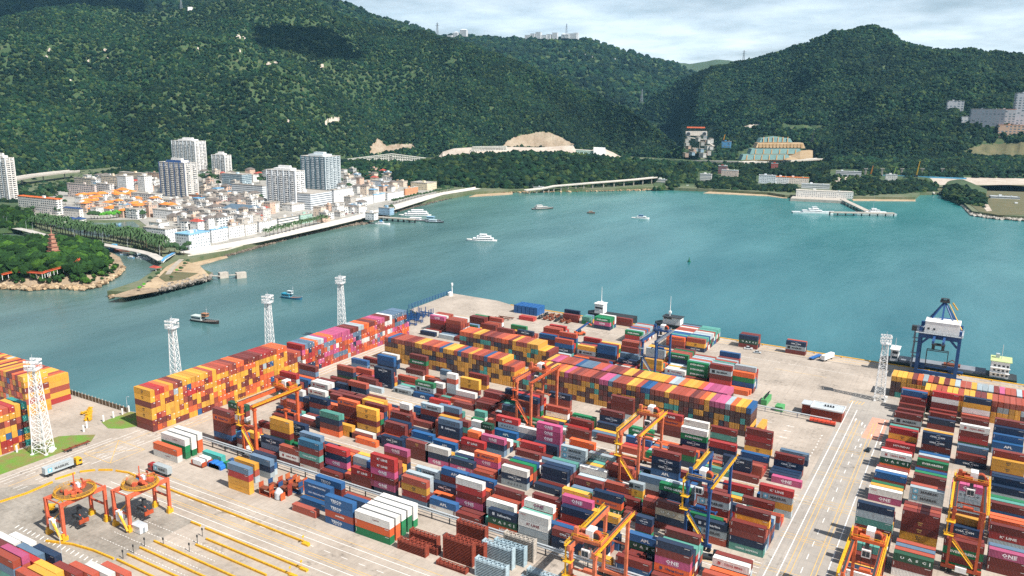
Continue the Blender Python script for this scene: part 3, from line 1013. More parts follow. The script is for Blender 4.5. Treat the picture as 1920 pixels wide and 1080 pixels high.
-940 2372 606 X 280 B,M
-940 2401 606 X 280 R
-940 2430 606 X 280 M
-818 2714 1219 X 280 M,N,G|2||sixteenth stack from left, second row, second block from fence
-818 2742 1219 X 280 R,N
-818 2770 1219 X 280 C,S
-818 2828 1219 X 280 O,N,N,N
-798 2910 1219 X 280 R,N
-798 2967 1219 X 280 W
-798 3024 1219 X 280 Y
-798 3052 1219 X 280 C
-658 2714 1219 X 280 L,N,S
-658 2742 1219 X 280 A,A,M,Y,M|34||seventeenth stack from left, third row, second block from fence
-658 2770 1219 X 280 M,M,N
-658 2799 1219 X 280 N,M,B
-658 2828 1219 X 280 B,M,L
-822 2344 1219 X 280 M
-822 2401 1219 X 280 Y,M,N,N
-822 2430 1219 X 280 M,W,R,C
-822 2458 1219 X 280 R,N,L,C,M|4||sixteenth stack from left, fifth row, first block from fence
-822 2486 1219 X 280 B,S,C
-652 2430 1219 X 280 W,O
-652 2486 1219 X 280 M,L,M|2||thirteenth stack from left, sixth row, first block from fence
-654 2910 1219 X 280 A,S
-654 2938 1219 X 280 R
-654 2967 1219 X 280 O
-654 3052 1219 X 280 R,B
-673 3336 1219 X 280 N
-673 3364 1219 X 280 N
-673 3392 1219 X 280 N
-280 4267 1219 X 280 C,G
-280 4296 1219 X 280 N
-280 4324 1219 X 280 M
-280 4039 1219 X 280 R,R,C
-280 4068 1219 X 280 N,R
-280 4096 1219 X 280 M,S
-280 3925 1219 X 280 M
-280 3954 1219 X 280 N
-280 3982 1219 X 280 R
-280 3726 1219 X 280 M,N,R
-280 3754 1219 X 280 N,G
-280 3782 1219 X 280 S,R
-280 3554 1219 X 280 M,W
-280 3583 1219 X 280 M,M
-280 3612 1219 X 280 W
-280 3384 1219 X 280 N,Y
-280 3412 1219 X 280 S,G
-280 3440 1219 X 280 C
-280 2984 1219 X 280 S,M,C
-280 3013 1219 X 280 W,L,Y
-280 3042 1219 X 280 R,M,O,M
-136 4352 1219 X 280 C
-136 3982 1219 X 280 O,R,M,Y
-136 4010 1219 X 280 R,M,Y
-136 3782 1219 X 280 L,M
-136 3811 1219 X 280 Y,L
-136 3840 1219 X 280 S,B
-136 3612 1219 X 280 N,G
-136 3640 1219 X 280 O,B
-136 3412 1219 X 280 G,O,S
-136 3070 1219 X 280 G,B,B,S,S
-136 3098 1219 X 280 A,S,N,M,M
6 3954 1219 X 280 A,G,A|2||tenth stack from near end, third column, right yard
144 4182 1219 X 280 G,C,B|2||twenty-sixth stack from near end, fourth column, right yard
144 4210 1219 X 280 B,R,M,N|3||twenty-seventh stack from near end, fourth column, right yard
144 4238 1219 X 280 S,O,C,N,M|4||twenty-eighth stack from near end, fourth column, right yard
144 3896 1219 X 280 R,W,R,M|3||twenty-second stack from near end, fourth column, right yard
144 3925 1219 X 280 O,S,L
144 3954 1219 X 280 S,S,B
144 3668 1219 X 280 Y,A,N|2||eighteenth stack from near end, fourth column, right yard
144 3697 1219 X 280 M,M,N
144 3726 1219 X 280 R,M
144 3498 1219 X 280 A,C
144 3526 1219 X 280 Y,G
144 3554 1219 X 280 M
-280 4410 1219 X 280 S
-280 4438 1219 X 280 C
-280 4495 1219 X 280 M,M,M|2||forty-first stack from near end, first column, right yard
-280 4524 1219 X 280 W,M,R,B|3||forty-second stack from near end, first column, right yard
-280 4552 1219 X 280 G,N,B,S
-136 4495 1219 X 280 B,N,M,W,R|4||twenty-fourth stack from near end, second column, right yard
-136 4552 1219 X 280 C,A,L,Y
6 4495 1219 X 280 M,R,W,Y,N|4||fourteenth stack from near end, third column, right yard
6 4524 1219 X 280 N,Y,M,Y
-136 2842 1219 X 280 L,Y,S|2||second stack from near end, second column, right yard
-136 2870 1219 X 280 M,L,A|2||third stack from near end, second column, right yard
-136 2899 1219 X 280 M,A,S|2||fourth stack from near end, second column, right yard
6 3042 1219 X 280 B,W,M
144 3042 1219 X 280 S,N,A
144 3070 1219 X 280 B,M
144 3098 1219 X 280 C,B
144 3241 1219 X 280 N
144 3270 1219 X 280 M
144 3298 1219 X 280 M
144 3355 1219 X 280 M,O
144 3384 1219 X 280 R
144 3412 1219 X 280 G
6 3412 1219 X 280 N,M,W,S,M
6 3212 1219 X 280 M,N,Y|2||fourth stack from near end, third column, right yard
6 3241 1219 X 280 M,O
6 3270 1219 X 280 M,C
-280 2642 1219 X 280 G,N,N|2||second stack from near end, first column, right yard
-280 2671 1219 X 280 A,M
-280 2700 1219 X 280 S,Y
-280 2814 1219 X 280 S,O,C|2||sixth stack from near end, first column, right yard
-280 2842 1219 X 280 O,O
-280 2870 1219 X 280 N,W
-3237 4290 1219 X 280 N
-3237 4318 1219 X 280 W
-3237 4347 1219 X 280 M
-3083 4290 1219 X 280 L
-3083 4318 1219 X 280 A
-3043 4528 1219 X 280 S,A
-3043 4557 1219 X 280 Y
-3043 4671 1219 X 280 W,M,G
-2938 4671 1219 X 280 N,W,S
-2781 4586 1219 X 280 M
-2781 4614 1219 X 280 M
-2781 4642 1219 X 280 Y
-2645 4614 1219 X 280 S
-2645 4642 1219 X 280 S
-2430 4557 1219 X 280 L,M,O,S
-2430 4586 1219 X 280 S,L,W,S
-2430 4614 1219 X 280 G,S,G
-2430 4642 1219 X 280 S,S,L,R
-2430 4671 1219 X 280 W,N,R
-2249 4318 1219 X 280 S
-2249 4347 1219 X 280 L
-2249 4404 1219 X 280 A,O,R
-2249 4432 1219 X 280 A,A,G,B,S
-2191 4500 1219 X 280 O,L
-2191 4528 1219 X 280 M,N
-2191 4614 1219 X 280 R
-2191 4642 1219 X 280 N
-2104 4318 1219 X 280 N
-2104 4347 1219 X 280 O
-2104 4376 1219 X 280 M
-2104 4432 1219 X 280 G,W,S
-1970 4290 1219 X 280 W,M
-1970 4318 1219 X 280 M
-1970 4347 1219 X 280 B
-1909 4642 1219 X 280 M,M,S
-1909 4671 1219 X 280 B,G,S
-1819 4318 1219 X 280 W
-1819 4347 1219 X 280 S
-1819 4404 1219 X 280 M,N,A
-1819 4432 1219 X 280 C,Y
-1723 4557 1219 X 280 M
-1723 4671 1219 X 280 O,S,N
-1663 4318 1219 X 280 G
-1663 4404 1219 X 280 O,C
-1663 4432 1219 X 280 M,O
-1565 4500 1219 X 280 O
-1565 4528 1219 X 280 A
-1565 4671 1219 X 280 L,O,M
-1391 4318 1219 X 280 M
-1512 4376 1219 X 280 A,W
-1512 4404 1219 X 280 M,Y
-1512 4432 1219 X 280 M,W
-1289 4671 1219 X 280 M,N,R,B
-2965 2372 1219 X 280 R,C
-2965 2430 1219 X 280 A
-3027 2458 1219 X 280 M,M
-2812 2458 606 X 280 Y
-2691 2344 1219 X 280 M
-2901 3307 1219 X 280 M
-2901 3421 1219 X 280 M,S
-1126 2486 1219 X 280 Y,M,N,Y|23||tenth stack from left, sixth row, first block from fence
-2324 2458 1219 X 280 S,Y,S
-2196 2458 1219 X 280 S,N,Y
-1109 2458 1219 X 280 B,N|1||fourteenth stack from left, fifth row, first block from fence
-2325 2430 1219 X 280 N,S,O
-2197 2430 1219 X 280 N,A,L
-1125 2430 1219 X 280 S,B
-2767 2401 1219 X 280 M,W
-2219 2401 1219 X 280 Y
-1762 2401 1219 X 280 M
-1124 2401 1219 X 280 S,O
-2322 2372 1219 X 280 N
-2195 2372 1219 X 280 S
-1617 2372 1219 X 280 M
-1115 2372 1219 X 280 W,N,M|12||fourteenth stack from left, second row, first block from fence
-2320 2344 1219 X 280 M|0||sixth stack from left, first row, first block from fence
-1622 2344 1219 X 280 M|0||eleventh stack from left, first row, first block from fence
-1090 2344 1219 X 280 Y|0||fifteenth stack from left, first row, first block from fence
-3000 2828 1219 X 280 M,O,B,W
-2767 2828 1219 X 280 B,S,O
-1215 2828 1219 X 280 B,S|1||thirteenth stack from left, sixth row, second block from fence
-2975 2799 1219 X 280 S
-2577 2714 1219 X 280 Y,Y
-1770 2685 1219 X 280 S|0||seventh stack from left, first row, second block from fence
-2904 3081 1219 X 280 Y,B,N
-2687 3081 1219 X 280 M,M
-2559 3081 1219 X 280 M
-1772 3081 1219 X 280 O,A,W|2||twelfth stack from left, seventh row, third block from fence
-1194 3081 1219 X 280 N
-1760 3052 1219 X 280 O
-988 3052 1219 X 280 B
-2910 3024 1219 X 280 B,M
-2565 3024 1219 X 280 L,N
-982 3024 1219 X 280 S
-2907 2996 1219 X 280 C
-2689 2996 1219 X 280 M,M,M
-2562 2996 1219 X 280 N,S
-2434 2996 1219 X 280 M,S
-2157 2996 1219 X 280 M,S,Y
-867 2996 1219 X 280 R,M
-2687 2967 1219 X 280 R,A,M
-2560 2967 1219 X 280 S,S,O
-2147 2967 1219 X 280 A,O,M
-985 2967 1219 X 280 Y,A
-2561 2938 1219 X 280 N,Y,S,Y
-2134 2938 1219 X 280 O,S,S
-986 2938 1219 X 280 M,M
-2687 2910 1219 X 280 S,A,G,M
-2559 2910 1219 X 280 O,M,S,Y
-2267 2910 1219 X 280 N
-984 2910 1219 X 280 M,A,L
-2040 3421 1219 X 280 R,B,S,N
-2043 3392 1219 X 280 N,G
-1916 3392 1219 X 280 W,S,O,R
-1203 3392 1219 X 280 O
-2981 3364 1219 X 280 M
-2043 3364 1219 X 280 O,C
-1916 3364 1219 X 280 O,G,A,M,M
-1203 3364 1219 X 280 O
-2973 3336 1219 X 280 S
-2050 3336 1219 X 280 G,S
-1923 3336 1219 X 280 S,A,W,M,R
-1210 3336 1219 X 280 A
-2035 3307 1219 X 280 L
-1907 3307 1219 X 280 B,S,M,M,N|4||ninth stack from left, third row, fourth block from fence
-1210 3307 1219 X 280 O
-2100 3278 1219 X 280 M
-1973 3278 1219 X 280 R,M,N|2||fourth stack from left, second row, fourth block from fence
-1200 3278 1219 X 280 L
-983 3278 1219 X 280 Y
-2971 3250 1219 X 280 M
-2094 3250 1219 X 280 M
-1201 3250 1219 X 280 G
-1126 4432 1219 X 280 A,A,S,R
-2554 4376 1219 X 280 M,O,O
-2427 4376 1219 X 280 W,B
-1939 4376 1219 X 280 M
-1122 4376 1219 X 280 M,W,A,S,L
-1646 4347 1219 X 280 M
-1399 4347 1219 X 280 M
-1121 4347 1219 X 280 M,B,G,O
-2958 4318 1219 X 280 M
-1526 4318 1219 X 280 B
-1128 4318 1219 X 280 O
-2957 4290 1219 X 280 M
-1134 4290 1219 X 280 O
'''
# ---------------------------------------------------------------- shipping containers
CC={'M':'7b2e26','D':'55302c','R':'b3221e','O':'ea6112','S':'b04a30','P':'c24f7e','N':'142f4e','B':'17588f','T':'29688a','G':'0a7c4a','g':'1d5138','C':'58a092','W':'eceae4','L':'aebcc2','Y':'e8a622','A':'64809a','t':'38aca4','b':'cfc6ae'}  # brown in the striped walls also puts the shade of their ends into colour
def cont_mat(name,attr):
    m=bpy.data.materials.new(name); t=NT(m)
    if attr:
        src=t.n('Attribute',attribute_name='col').outputs['Color']
    else:
        src=t.n('ObjectInfo').outputs['Color']
    geo=t.n('NewGeometry'); pos=geo.outputs['Position']
    a=t.noise(.35,3,pos); b=t.noise(2.2,3,pos)
    mp=t.n('Mapping'); mp.inputs['Scale'].default_value=(2.5,2.5,.25); t.l(pos,mp.inputs['Vector']); st=t.noise(1.6,3,mp.outputs[0])
    f=t.math('MULTIPLY_ADD',t.math('ADD',t.math('ADD',a,b),st),.62,-.55,clamp=True)
    hsv=t.n('HueSaturation'); hsv.inputs['Saturation'].default_value=.9; hsv.inputs['Value'].default_value=.66; t.l(src,hsv.inputs['Color'])
    h2=t.n('HueSaturation'); h2.inputs['Saturation'].default_value=1.0; h2.inputs['Value'].default_value=1.14; t.l(src,h2.inputs['Color'])
    c=t.mix(f,hsv.outputs[0],h2.outputs[0])
    rust=t.math('MULTIPLY_ADD',t.math('MULTIPLY',t.noise(1.1,4,mp.outputs[0]),t.noise(.5,2,pos)),5.,-1.75,clamp=True)
    c=t.mix(t.math('MULTIPLY',rust,.62),c,lin('6b4433'))
    nrm=None
    if attr:
        sx=t.n('SeparateXYZ'); t.l(pos,sx.inputs[0]); sn=t.n('SeparateXYZ'); t.l(geo.outputs['True Normal'],sn.inputs[0])
        fy=t.math('ABSOLUTE',sn.outputs[1]); fx=t.math('ABSOLUTE',sn.outputs[0])
        wv=t.math('SINE',t.math('MULTIPLY',t.math('ADD',t.math('MULTIPLY',sx.outputs[0],fy),t.math('MULTIPLY',sx.outputs[1],fx)),2*PI/.42))
        nrm=t.bump(wv,.8,.045)
    t.out(c,.5,0,nrm,.35); return m
MCI=cont_mat('container_paint',False); MCA=cont_mat('container_paint_stacked',True)
ml=bpy.data.materials.new('lettering_paint'); t=NT(ml); t.out(t.mix(t.math('MULTIPLY',t.noise(3.,2),.35),t.n('ObjectInfo').outputs['Color'],(.35,.35,.35,1)),.6)
mla=bpy.data.materials.new('lettering_paint_stacked'); t=NT(mla); t.out(t.n('Attribute',attribute_name='col').outputs['Color'],.6)
def body_mesh(l,w,h):
    m=MB(); a,b=l/2,w/2; p=.14; d=.05; zb,zt=.16,h-.1
    for sx in(-1,1):
        for sy in(-1,1): m.box(sx*a-(p if sx>0 else 0),sx*a+(0 if sx>0 else p),sy*b-(p if sy>0 else 0),sy*b+(0 if sy>0 else p),0,h)
    for sy in(-1,1):
        y0,y1=(sy*b-.1,sy*b) if sy>0 else (sy*b,sy*b+.1)
        m.box(-a+p,a-p,y0,y1,0,zb); m.box(-a+p,a-p,y0,y1,zt,h-.004)
        n=int((l-2*p)/.42); pts=[]; st=(l-2*p)/n
        for i in range(n):
            x=-a+p+i*st; pts+=[(x,0),(x+st*.3,0),(x+st*.5,1),(x+st*.8,1)]
        pts.append((a-p,0))
        vs=[]; 
        for x,k in pts:
            y=sy*(b-.012-d*k); vs+=[(x,y,zb),(x,y,zt)]
        fs=[((2*i,2*i+2,2*i+3,2*i+1) if sy<0 else (2*i+1,2*i+3,2*i+2,2*i)) for i in range(len(pts)-1)]
        m.add(vs,fs)
    m.box(-a+p,a-p,-b+.1,b-.1,h-.09,h-.03); m.box(-a+p,a-p,-b+.1,b-.1,.05,.16)
    for sx in(-1,1): 
        x0,x1=(a-p,a) if sx>0 else (-a,-a+p)
        m.box(x0,x1,-b+p,b-p,h-.16,h-.004); m.box(x0,x1,-b+p,b-p,0,.16)
    m.box(-a+.02,-a+.06,-b+p,b-p,.16,h-.16)
    return m
def door_mesh(l,w,h):
    m=MB(); a,b=l/2,w/2
    for s in(-1,1):
        m.box(a-.1,a-.05,(.01 if s>0 else -b+.15),(b-.15 if s>0 else -.01),.17,h-.17)
        for k in(.28,.78):
            y=s*b*k; m.box(a-.05,a+.02,y-.03,y+.03,.12,h-.12)
        m.box(a-.04,a+.03,s*b*.3,s*b*.7,1.15,1.25)
    return m
_bm={}
def cmesh(kind,l,w,h):
    k=(kind,l,w,h)
    if k not in _bm:
        o=(body_mesh if kind=='body' else door_mesh)(l,w,h).build(kind,MCI); _bm[k]=o.data; bpy.data.objects.remove(o)
    return _bm[k]
_tx={}
def textmesh(s,bold=.045):
    if (s,bold) in _tx: return _tx[(s,bold)]
    cu=bpy.data.curves.new('lettering','FONT'); cu.body=s; cu.size=1; cu.align_x='CENTER'; cu.align_y='CENTER'; cu.resolution_u=1; cu.offset=bold; cu.space_character=1.08
    o=bpy.data.objects.new('lettering',cu); C.objects.link(o); dg=bpy.context.evaluated_depsgraph_get()
    me=bpy.data.meshes.new_from_object(o.evaluated_get(dg)); bpy.data.objects.remove(o)
    V=np.empty(len(me.vertices)*3,dtype=np.float32); me.vertices.foreach_get('co',V); V=V.reshape(-1,3)
    if len(V): V[:,1]-=(V[:,1].max()+V[:,1].min())/2; V[:,0]-=(V[:,0].max()+V[:,0].min())/2
    F=[tuple(p.vertices) for p in me.polygons]; _tx[(s,bold)]=(V,F); return _tx[(s,bold)]
def place_text(mb,s,x,z,size,y=0.,wide=1.,bold=.045,maxw=None):
    V,F=textmesh(s,bold); sx=size*wide
    if maxw and len(V): sx=min(sx,maxw/max(.1,V[:,0].max()-V[:,0].min()))
    mb.add([(x+v[0]*sx,y,z+v[1]*size) for v in V],F)
# brand -> (hex colour, [(text,size,dx,dz,wide)], extra)
BR={'one':('f2e9ee',[('ONE',1.75,0,.15,1.15),('OCEAN NETWORK EXPRESS',.26,.1,-.75,1.)]),'cma':('e8ecef',[('CMA CGM',1.0,0,-.02,1.25)]),'mae':('23292e',[('MAERSK',1.35,1.0,0,1.25)]),
'eve':('f0f3ee',[('EVERGREEN',1.15,0,0,1.25)]),'hap':('1d2c5c',[('Hapag-Lloyd',1.1,.9,0,1.15)]),'kl':('f2ece8',[("K' LINE",1.25,0,0,1.25)]),'apl':('f4f4f2',[('APL',1.5,.3,-.1,1.2)]),
'cos':('33474f',[('C O S C O',1.1,.3,0,1.25)]),'uas':('e6ece6',[('U  A  S  C',1.15,0,.1,1.5),('__',.8,-.7,-.5,1.2)]),'yan':('a8322e',[('YANG MING',1.05,.9,0,1.2)]),'chi':('dfe9e4',[('CHINA SHIPPING',.95,.2,0,1.15)]),
'msc':('2b2418',[('mu',.95,0,.4,1.3),('sc',.95,0,-.4,1.3)]),'saf':('e8eef2',[('Safmarine',1.25,.8,0,1.1)]),'ool':('b8322c',[('OOCL',.6,-4.2,.55,1.2)]),'ham':('e6dede',[('HAMBURG SUD',1.0,-.4,0,1.15)]),
'tes':('eef2f7',[('TESCO',1.35,-1.2,.15,1.2)]),'hyu':('f2ece8',[('HYUNDAI',1.15,.6,0,1.25)]),'hmm':('e8eaec',[('HMM',1.5,1.,0,1.3)]),'po':('e6ecf4',[('P&O FERRYMASTERS',.85,0,.2,1.1)]),
'sdf':('efe6e2',[('samskip',1.0,.4,0,1.3)]),'don':('3b2c14',[('- - - - -',.9,0,0,1.3)]),'log':('7a2c2c',[('Logistics',.7,1.6,.2,1.2)]),'':('dcdad6',[])}
LETC={('M','msc'):'d8a850',('D','msc'):'d8a850',('W','one'):'8c1f5c',('W','kl'):'8f2a2a',('W','cos'):'33474f'}
def brand_mb(code,l,w,h,mb=None):
    m=mb or MB(); b=code[1:]; y=-w/2-.015; hx,tx=BR.get(b,BR[''])
    sc=.72 if l<8 else 1.
    for s,size,dx,dz,wd in tx: place_text(m,s,dx*sc,h/2+dz,size*1.0*(sc if l<8 else 1),y,wd,maxw=(l-2.2)*(.62 if dx>.85 and b!='hyu' else .8))
    if b=='mae':
        x=-l*.33; m.quad((x-.85,y,h/2-.85),(x+.85,y,h/2-.85),(x+.85,y,h/2+.85),(x-.85,y,h/2+.85))
    elif b in('cma',):
        for dz,s in((.85,1),(-.85,-1)): m.quad((-.9,y,h/2+dz-.1*s),(1.2,y,h/2+dz-.02*s),(1.4,y,h/2+dz+.03*s),(.2,y,h/2+dz+.12*s))
    elif b in('hap','yan','saf'):
        x=-l*.31; m.quad((x-.5,y,h/2-.55),(x+.5,y,h/2-.55),(x+.5,y,h/2+.55),(x-.5,y,h/2+.55))
    elif b=='tes':
        for i in range(5): m.quad((-3.0+i*.8,y,h/2-.85),(-2.5+i*.8,y,h/2-.85),(-2.4+i*.8,y,h/2-.62),(-2.9+i*.8,y,h/2-.62))
    elif b=='uas': m.quad((l*.40,y,h*.3),(l*.43,y,h*.3),(l*.43,y,h*.75),(l*.40,y,h*.75))
    elif b=='': 
        k=hash((code,round(l)))%3
        m.quad((-l/2+.35,y,h*.38),(-l/2+.55,y,h*.38),(-l/2+.55,y,h*.85),(-l/2+.35,y,h*.85))
        m.quad((l/2-2.3,y,h*.8),(l/2-.5,y,h*.8),(l/2-.5,y,h*.87),(l/2-2.3,y,h*.87))
    return m,LETC.get((code[0],b),hx)
_lm={}
def lmesh(code,l,w,h):
    key=(code if code[1:] else 'X',l,h)
    if key not in _lm:
        m,hx=brand_mb(code if code[1:] else 'X',l,w,h); o=m.build('lettering',ml); _lm[key]=(o.data,hx); bpy.data.objects.remove(o)
    return _lm[key]
sqm=MB().quad((0,0,0),(1,0,0),(1,0,1),(0,0,1)); 
star=MB(); star.add([(0+.0,0,0)]+[(math.sin(2*PI*i/14)*(.62 if i%2==0 else .28),0,math.cos(2*PI*i/14)*(.62 if i%2==0 else .28)) for i in range(14)],[(0,1+(i+1)%14,1+i) for i in range(14)])
star_o=star.build('star',ml); STAR=star_o.data; bpy.data.objects.remove(star_o)
sq=MB().quad((-.9,0,-.9),(.9,0,-.9),(.9,0,.9),(-.9,0,.9)).build('logo',ml); SQ=sq.data; bpy.data.objects.remove(sq)
CNM={'M':'maroon','D':'brown','R':'red','O':'orange','S':'rust','P':'pink','N':'navy','B':'blue','T':'teal','G':'green','g':'dark-green','C':'grey-green','W':'white','L':'grey','Y':'yellow','A':'slate','t':'turquoise','b':'beige'}
TIER=['topmost','second from top','third from top','fourth from top','fifth from top','sixth from top','bottom']
def jit(hexc,k=.15):
    c=lin(hexc); f=1+random.uniform(-k,k)*1.6; g=random.uniform(0,.09)
    return tuple(min(1,(x*f)*(1-g)+.25*g) for x in c[:3])+(1,)
SV=[];SF=[];SCOL=[]; TXT=MB()
nbox=0
for ln in DATA.strip().split('\n'):
    p=ln.split('|'); x,y,l,o,th,fs=p[0].split(); x,y,l,th=int(x)/10,int(y)/10,int(l)/100,int(th)/100
    w=2.6 if l>16 else 2.44; fs=fs.split(','); N=len(fs); h=th-.04
    ind=p[1] if len(p)>1 else ''
    for t_,code in enumerate(fs):
        z=t_*th+.06; col=jit(CC[code[0]]); jx=random.uniform(-.05,.05)
        cx,cy=(x+l/2+jx,y+w/2) if o=='X' else (x+w/2,y+l/2+jx)
        if str(t_) in ind:
            ob=link('shipping_container',cmesh('body',l,w,h),None,(cx,cy,z),0 if o=='X' else PI/2); ob.color=col
            tn='single' if N==1 else TIER[min(6,N-1-t_)]
            tag(ob,'%s %scontainer, %s, %s'%(CNM[code[0]],p[2],tn,p[3]),'container','shipping containers stacked in the port')
            d=link('door',cmesh('door',l,w,h),ob); d.color=col
            me,hx=lmesh(code,l,w,h); q=link('lettering',me,ob); q.color=lin(hx)
            if code[1:]=='mae':
                q.color=lin('20262b'); a=link('logo',SQ,ob,(-l*.33,-w/2-.03,h/2)); a.color=lin('58b4d2'); s_=link('star',STAR,a,(0,-.015,0)); s_.color=lin('f4f6f6')
        else:
            a,b=((l-.06)/2,(w-.04)/2) if o=='X' else ((w-.05)/2,(l-.06)/2)
            base=8*nbox; nbox+=1
            for dz in(0,h-.02):
                SV.extend(((cx-a,cy-b,z+dz),(cx+a,cy-b,z+dz),(cx+a,cy+b,z+dz),(cx-a,cy+b,z+dz)))
            SF.extend([[i+base for i in f] for f in MB.BF]); SCOL.extend([col]*8)
            if code[1:] and o=='X':
                n0=len(TXT.f); m,hx=brand_mb(code,l,w,h); TXT.col=lin(hx); TXT.add([(v[0]+cx,v[1]+cy+.01,v[2]+z) for v in m.v],m.f)
            if o=='Y':   # lock rods on the end doors that face the camera
                TXT.col=tuple(.55*q+.12 for q in col[:3])+(1,) 
                for k in(-.8,-.3,.3,.8): TXT.box(cx+k-.05,cx+k+.05,cy-b-.05,cy-b,z+.15,z+h-.15)
            elif y<432 and x<-325:
                TXT.col=tuple(.5*q+.02 for q in col[:3])+(1,)
                for k in(-.8,-.3,.3,.8): TXT.box(cx+a,cx+a+.05,cy+k-.05,cy+k+.05,z+.15,z+h-.15)
                if random.random()<.45: TXT.col=lin('e8e4de'); TXT.box(cx+a,cx+a+.03,cy+.15,cy+.95,z+h*.74,z+h*.86)
                if random.random()<.4: TXT.col=lin('e8a020'); TXT.box(cx+a,cx+a+.06,cy-.75,cy-.4,z+h*.2,z+h*.34)
st=meshobj('container_stacks',np.array(SV),np.array(SF),MCA,None,np.array(SCOL)); tag(st,'hundreds of smaller looking stacked containers filling the rest of the port','containers',None,'stuff')
tx=TXT.build('lettering',mla,st); tx['kind']='stuff'
# ---------------------------------------------------------------- water and port ground
def water_mat():
    m=bpy.data.materials.new('sea_water'); t=NT(m); pos=t.n('NewGeometry').outputs['Position']; s=t.n('SeparateXYZ'); t.l(pos,s.inputs[0])
    # silty grey green inshore on the west side, clear teal towards the east
    k=t.math('MULTIPLY_ADD',t.math('ADD',s.outputs[0],t.math('MULTIPLY',t.noise(.0035,3,pos),260)),1/520.,1.22,clamp=True)
    k2=t.math('MULTIPLY_ADD',s.outputs[1],1/900.,-.62,clamp=True)
    c=t.mix(k,lin('56665a'),lin('02606c')); c=t.mix(t.math('MULTIPLY',k2,.75),c,lin('27817e'))
    mp=t.n('Mapping'); mp.inputs['Rotation'].default_value=(0,0,.5); mp.inputs['Scale'].default_value=(1,.35,1); t.l(pos,mp.inputs['Vector'])
    sm=t.noise(.012,5,mp.outputs[0]); c=t.mix(t.math('MULTIPLY_ADD',sm,2.4,-.75,clamp=True),t.mix(.30,c,(0,.02,.025,1)),t.mix(.16,c,(.3,.48,.46,1)))  # wind streaks, with sun glare painted in as paler patches
    b1=t.noise(.11,4,mp.outputs[0],.65); b2=t.noise(.9,3,pos)
    nrm=t.bump(t.math('ADD',b1,t.math('MULTIPLY',b2,.07)),.5,1.0)
    t.out(c,.22,0,nrm,.32); return m
struct(MB().quad((-30000,-6000,-4),(30000,-6000,-4),(30000,30000,-4),(-30000,30000,-4)).build('water',water_mat()))
def concrete(name,base,dark,lite,sc=.05):
    m=bpy.data.materials.new(name); t=NT(m); pos=t.n('NewGeometry').outputs['Position']
    a=t.noise(sc,5,pos); b=t.noise(sc*9,4,pos); mp=t.n('Mapping'); mp.inputs['Scale'].default_value=(.05,1.1,1); t.l(pos,mp.inputs['Vector']); st=t.noise(.5,4,mp.outputs[0])
    f=t.math('MULTIPLY_ADD',t.math('ADD',a,t.math('MULTIPLY',b,.5)),2.2,-1.2,clamp=True)
    c=t.mix(f,lin(dark),lin(lite)); c=t.mix(t.math('MULTIPLY_ADD',st,1.5,-.6,clamp=True),c,t.mix(.45,c,lin(base)))
    br=t.n('TexBrick'); br.inputs['Scale'].default_value=1; br.inputs['Mortar Size'].default_value=.06; br.inputs['Brick Width'].default_value=6; br.inputs['Row Height'].default_value=5; br.inputs['Color1'].default_value=(1,1,1,1); br.inputs['Color2'].default_value=(.93,.93,.93,1); br.inputs['Mortar'].default_value=(.55,.55,.55,1); br.offset=0; t.l(pos,br.inputs['Vector'])
    c=t.mix(.55,c,br.outputs[0],'MULTIPLY')
    m2=t.n('Mapping'); m2.inputs['Scale'].default_value=(1.3,.03,1); t.l(pos,m2.inputs['Vector']); ty=t.noise(.9,4,m2.outputs[0]); c=t.mix(t.math('MULTIPLY_ADD',ty,1.8,-.95,clamp=True),c,t.mix(.5,c,lin('5a554e')))
    oil=t.math('MULTIPLY_ADD',t.math('MULTIPLY',t.noise(.09,3,pos),t.noise(.6,4,pos)),6,-1.85,clamp=True); c=t.mix(t.math('MULTIPLY',oil,.6),c,lin('4a4641'))
    t.out(c,.85); return m
M_YARD=concrete('yard_concrete','8f857a','988d81','b8ac9f'); M_ROAD=concrete('yard_asphalt','857f78','8e8881','aaa39a',.03); M_STAIN=concrete('worn_concrete','6f6a63','7d766c','a79f94',.08); M_GREEN=concrete('old_quay','8e8579','988c7c','b8aa97',.07)
yard=[(700,534),(700,-400),(-1500,-400),(-1500,236.5),(-412,236.5),(-362,237.5),(-354,240),(-352,300),(-352,470),(-371,479.5),(-374,541),(-330,540),(-314,534.5)]
struct(MB().prism(yard,-9,0).build('ground',M_YARD))
rd=MB(); rd.quad((-52.6,236,.004),(-29.5,236,.004),(-29.5,468,.004),(-52.6,468,.004)); struct(rd.build('road',M_ROAD))
st_=MB(); st_.quad((-340,60,.003),(-243.5,60,.003),(-243.5,181,.003),(-305,181,.003),(-318,172,.003),(-340,150,.003)); struct(st_.build('service_pavement',M_STAIN))
# grass
gm=bpy.data.materials.new('yard_grass'); t=NT(gm); pos=t.n('NewGeometry').outputs['Position']
f=t.math('MULTIPLY_ADD',t.noise(.16,5,pos),3.4,-1.3,clamp=True); c=t.mix(t.noise(1.2,3,pos),lin('4c7a26'),lin('6d8f33')); c=t.mix(f,c,lin('7c6b41')); t.out(c,.95)
def lawn(poly): 
    g=MB().prism(poly,.0,.12).build('grass',gm); g['kind']='structure'
lawn([(-362,120),(-344.5,120),(-344.5,204.5),(-350,210.2),(-357,205),(-362.5,200)])
lawn([(-361.8,221),(-362.2,237),(-352.5,238.5),(-342.6,232),(-342.6,227),(-346,221.2),(-352,218)])
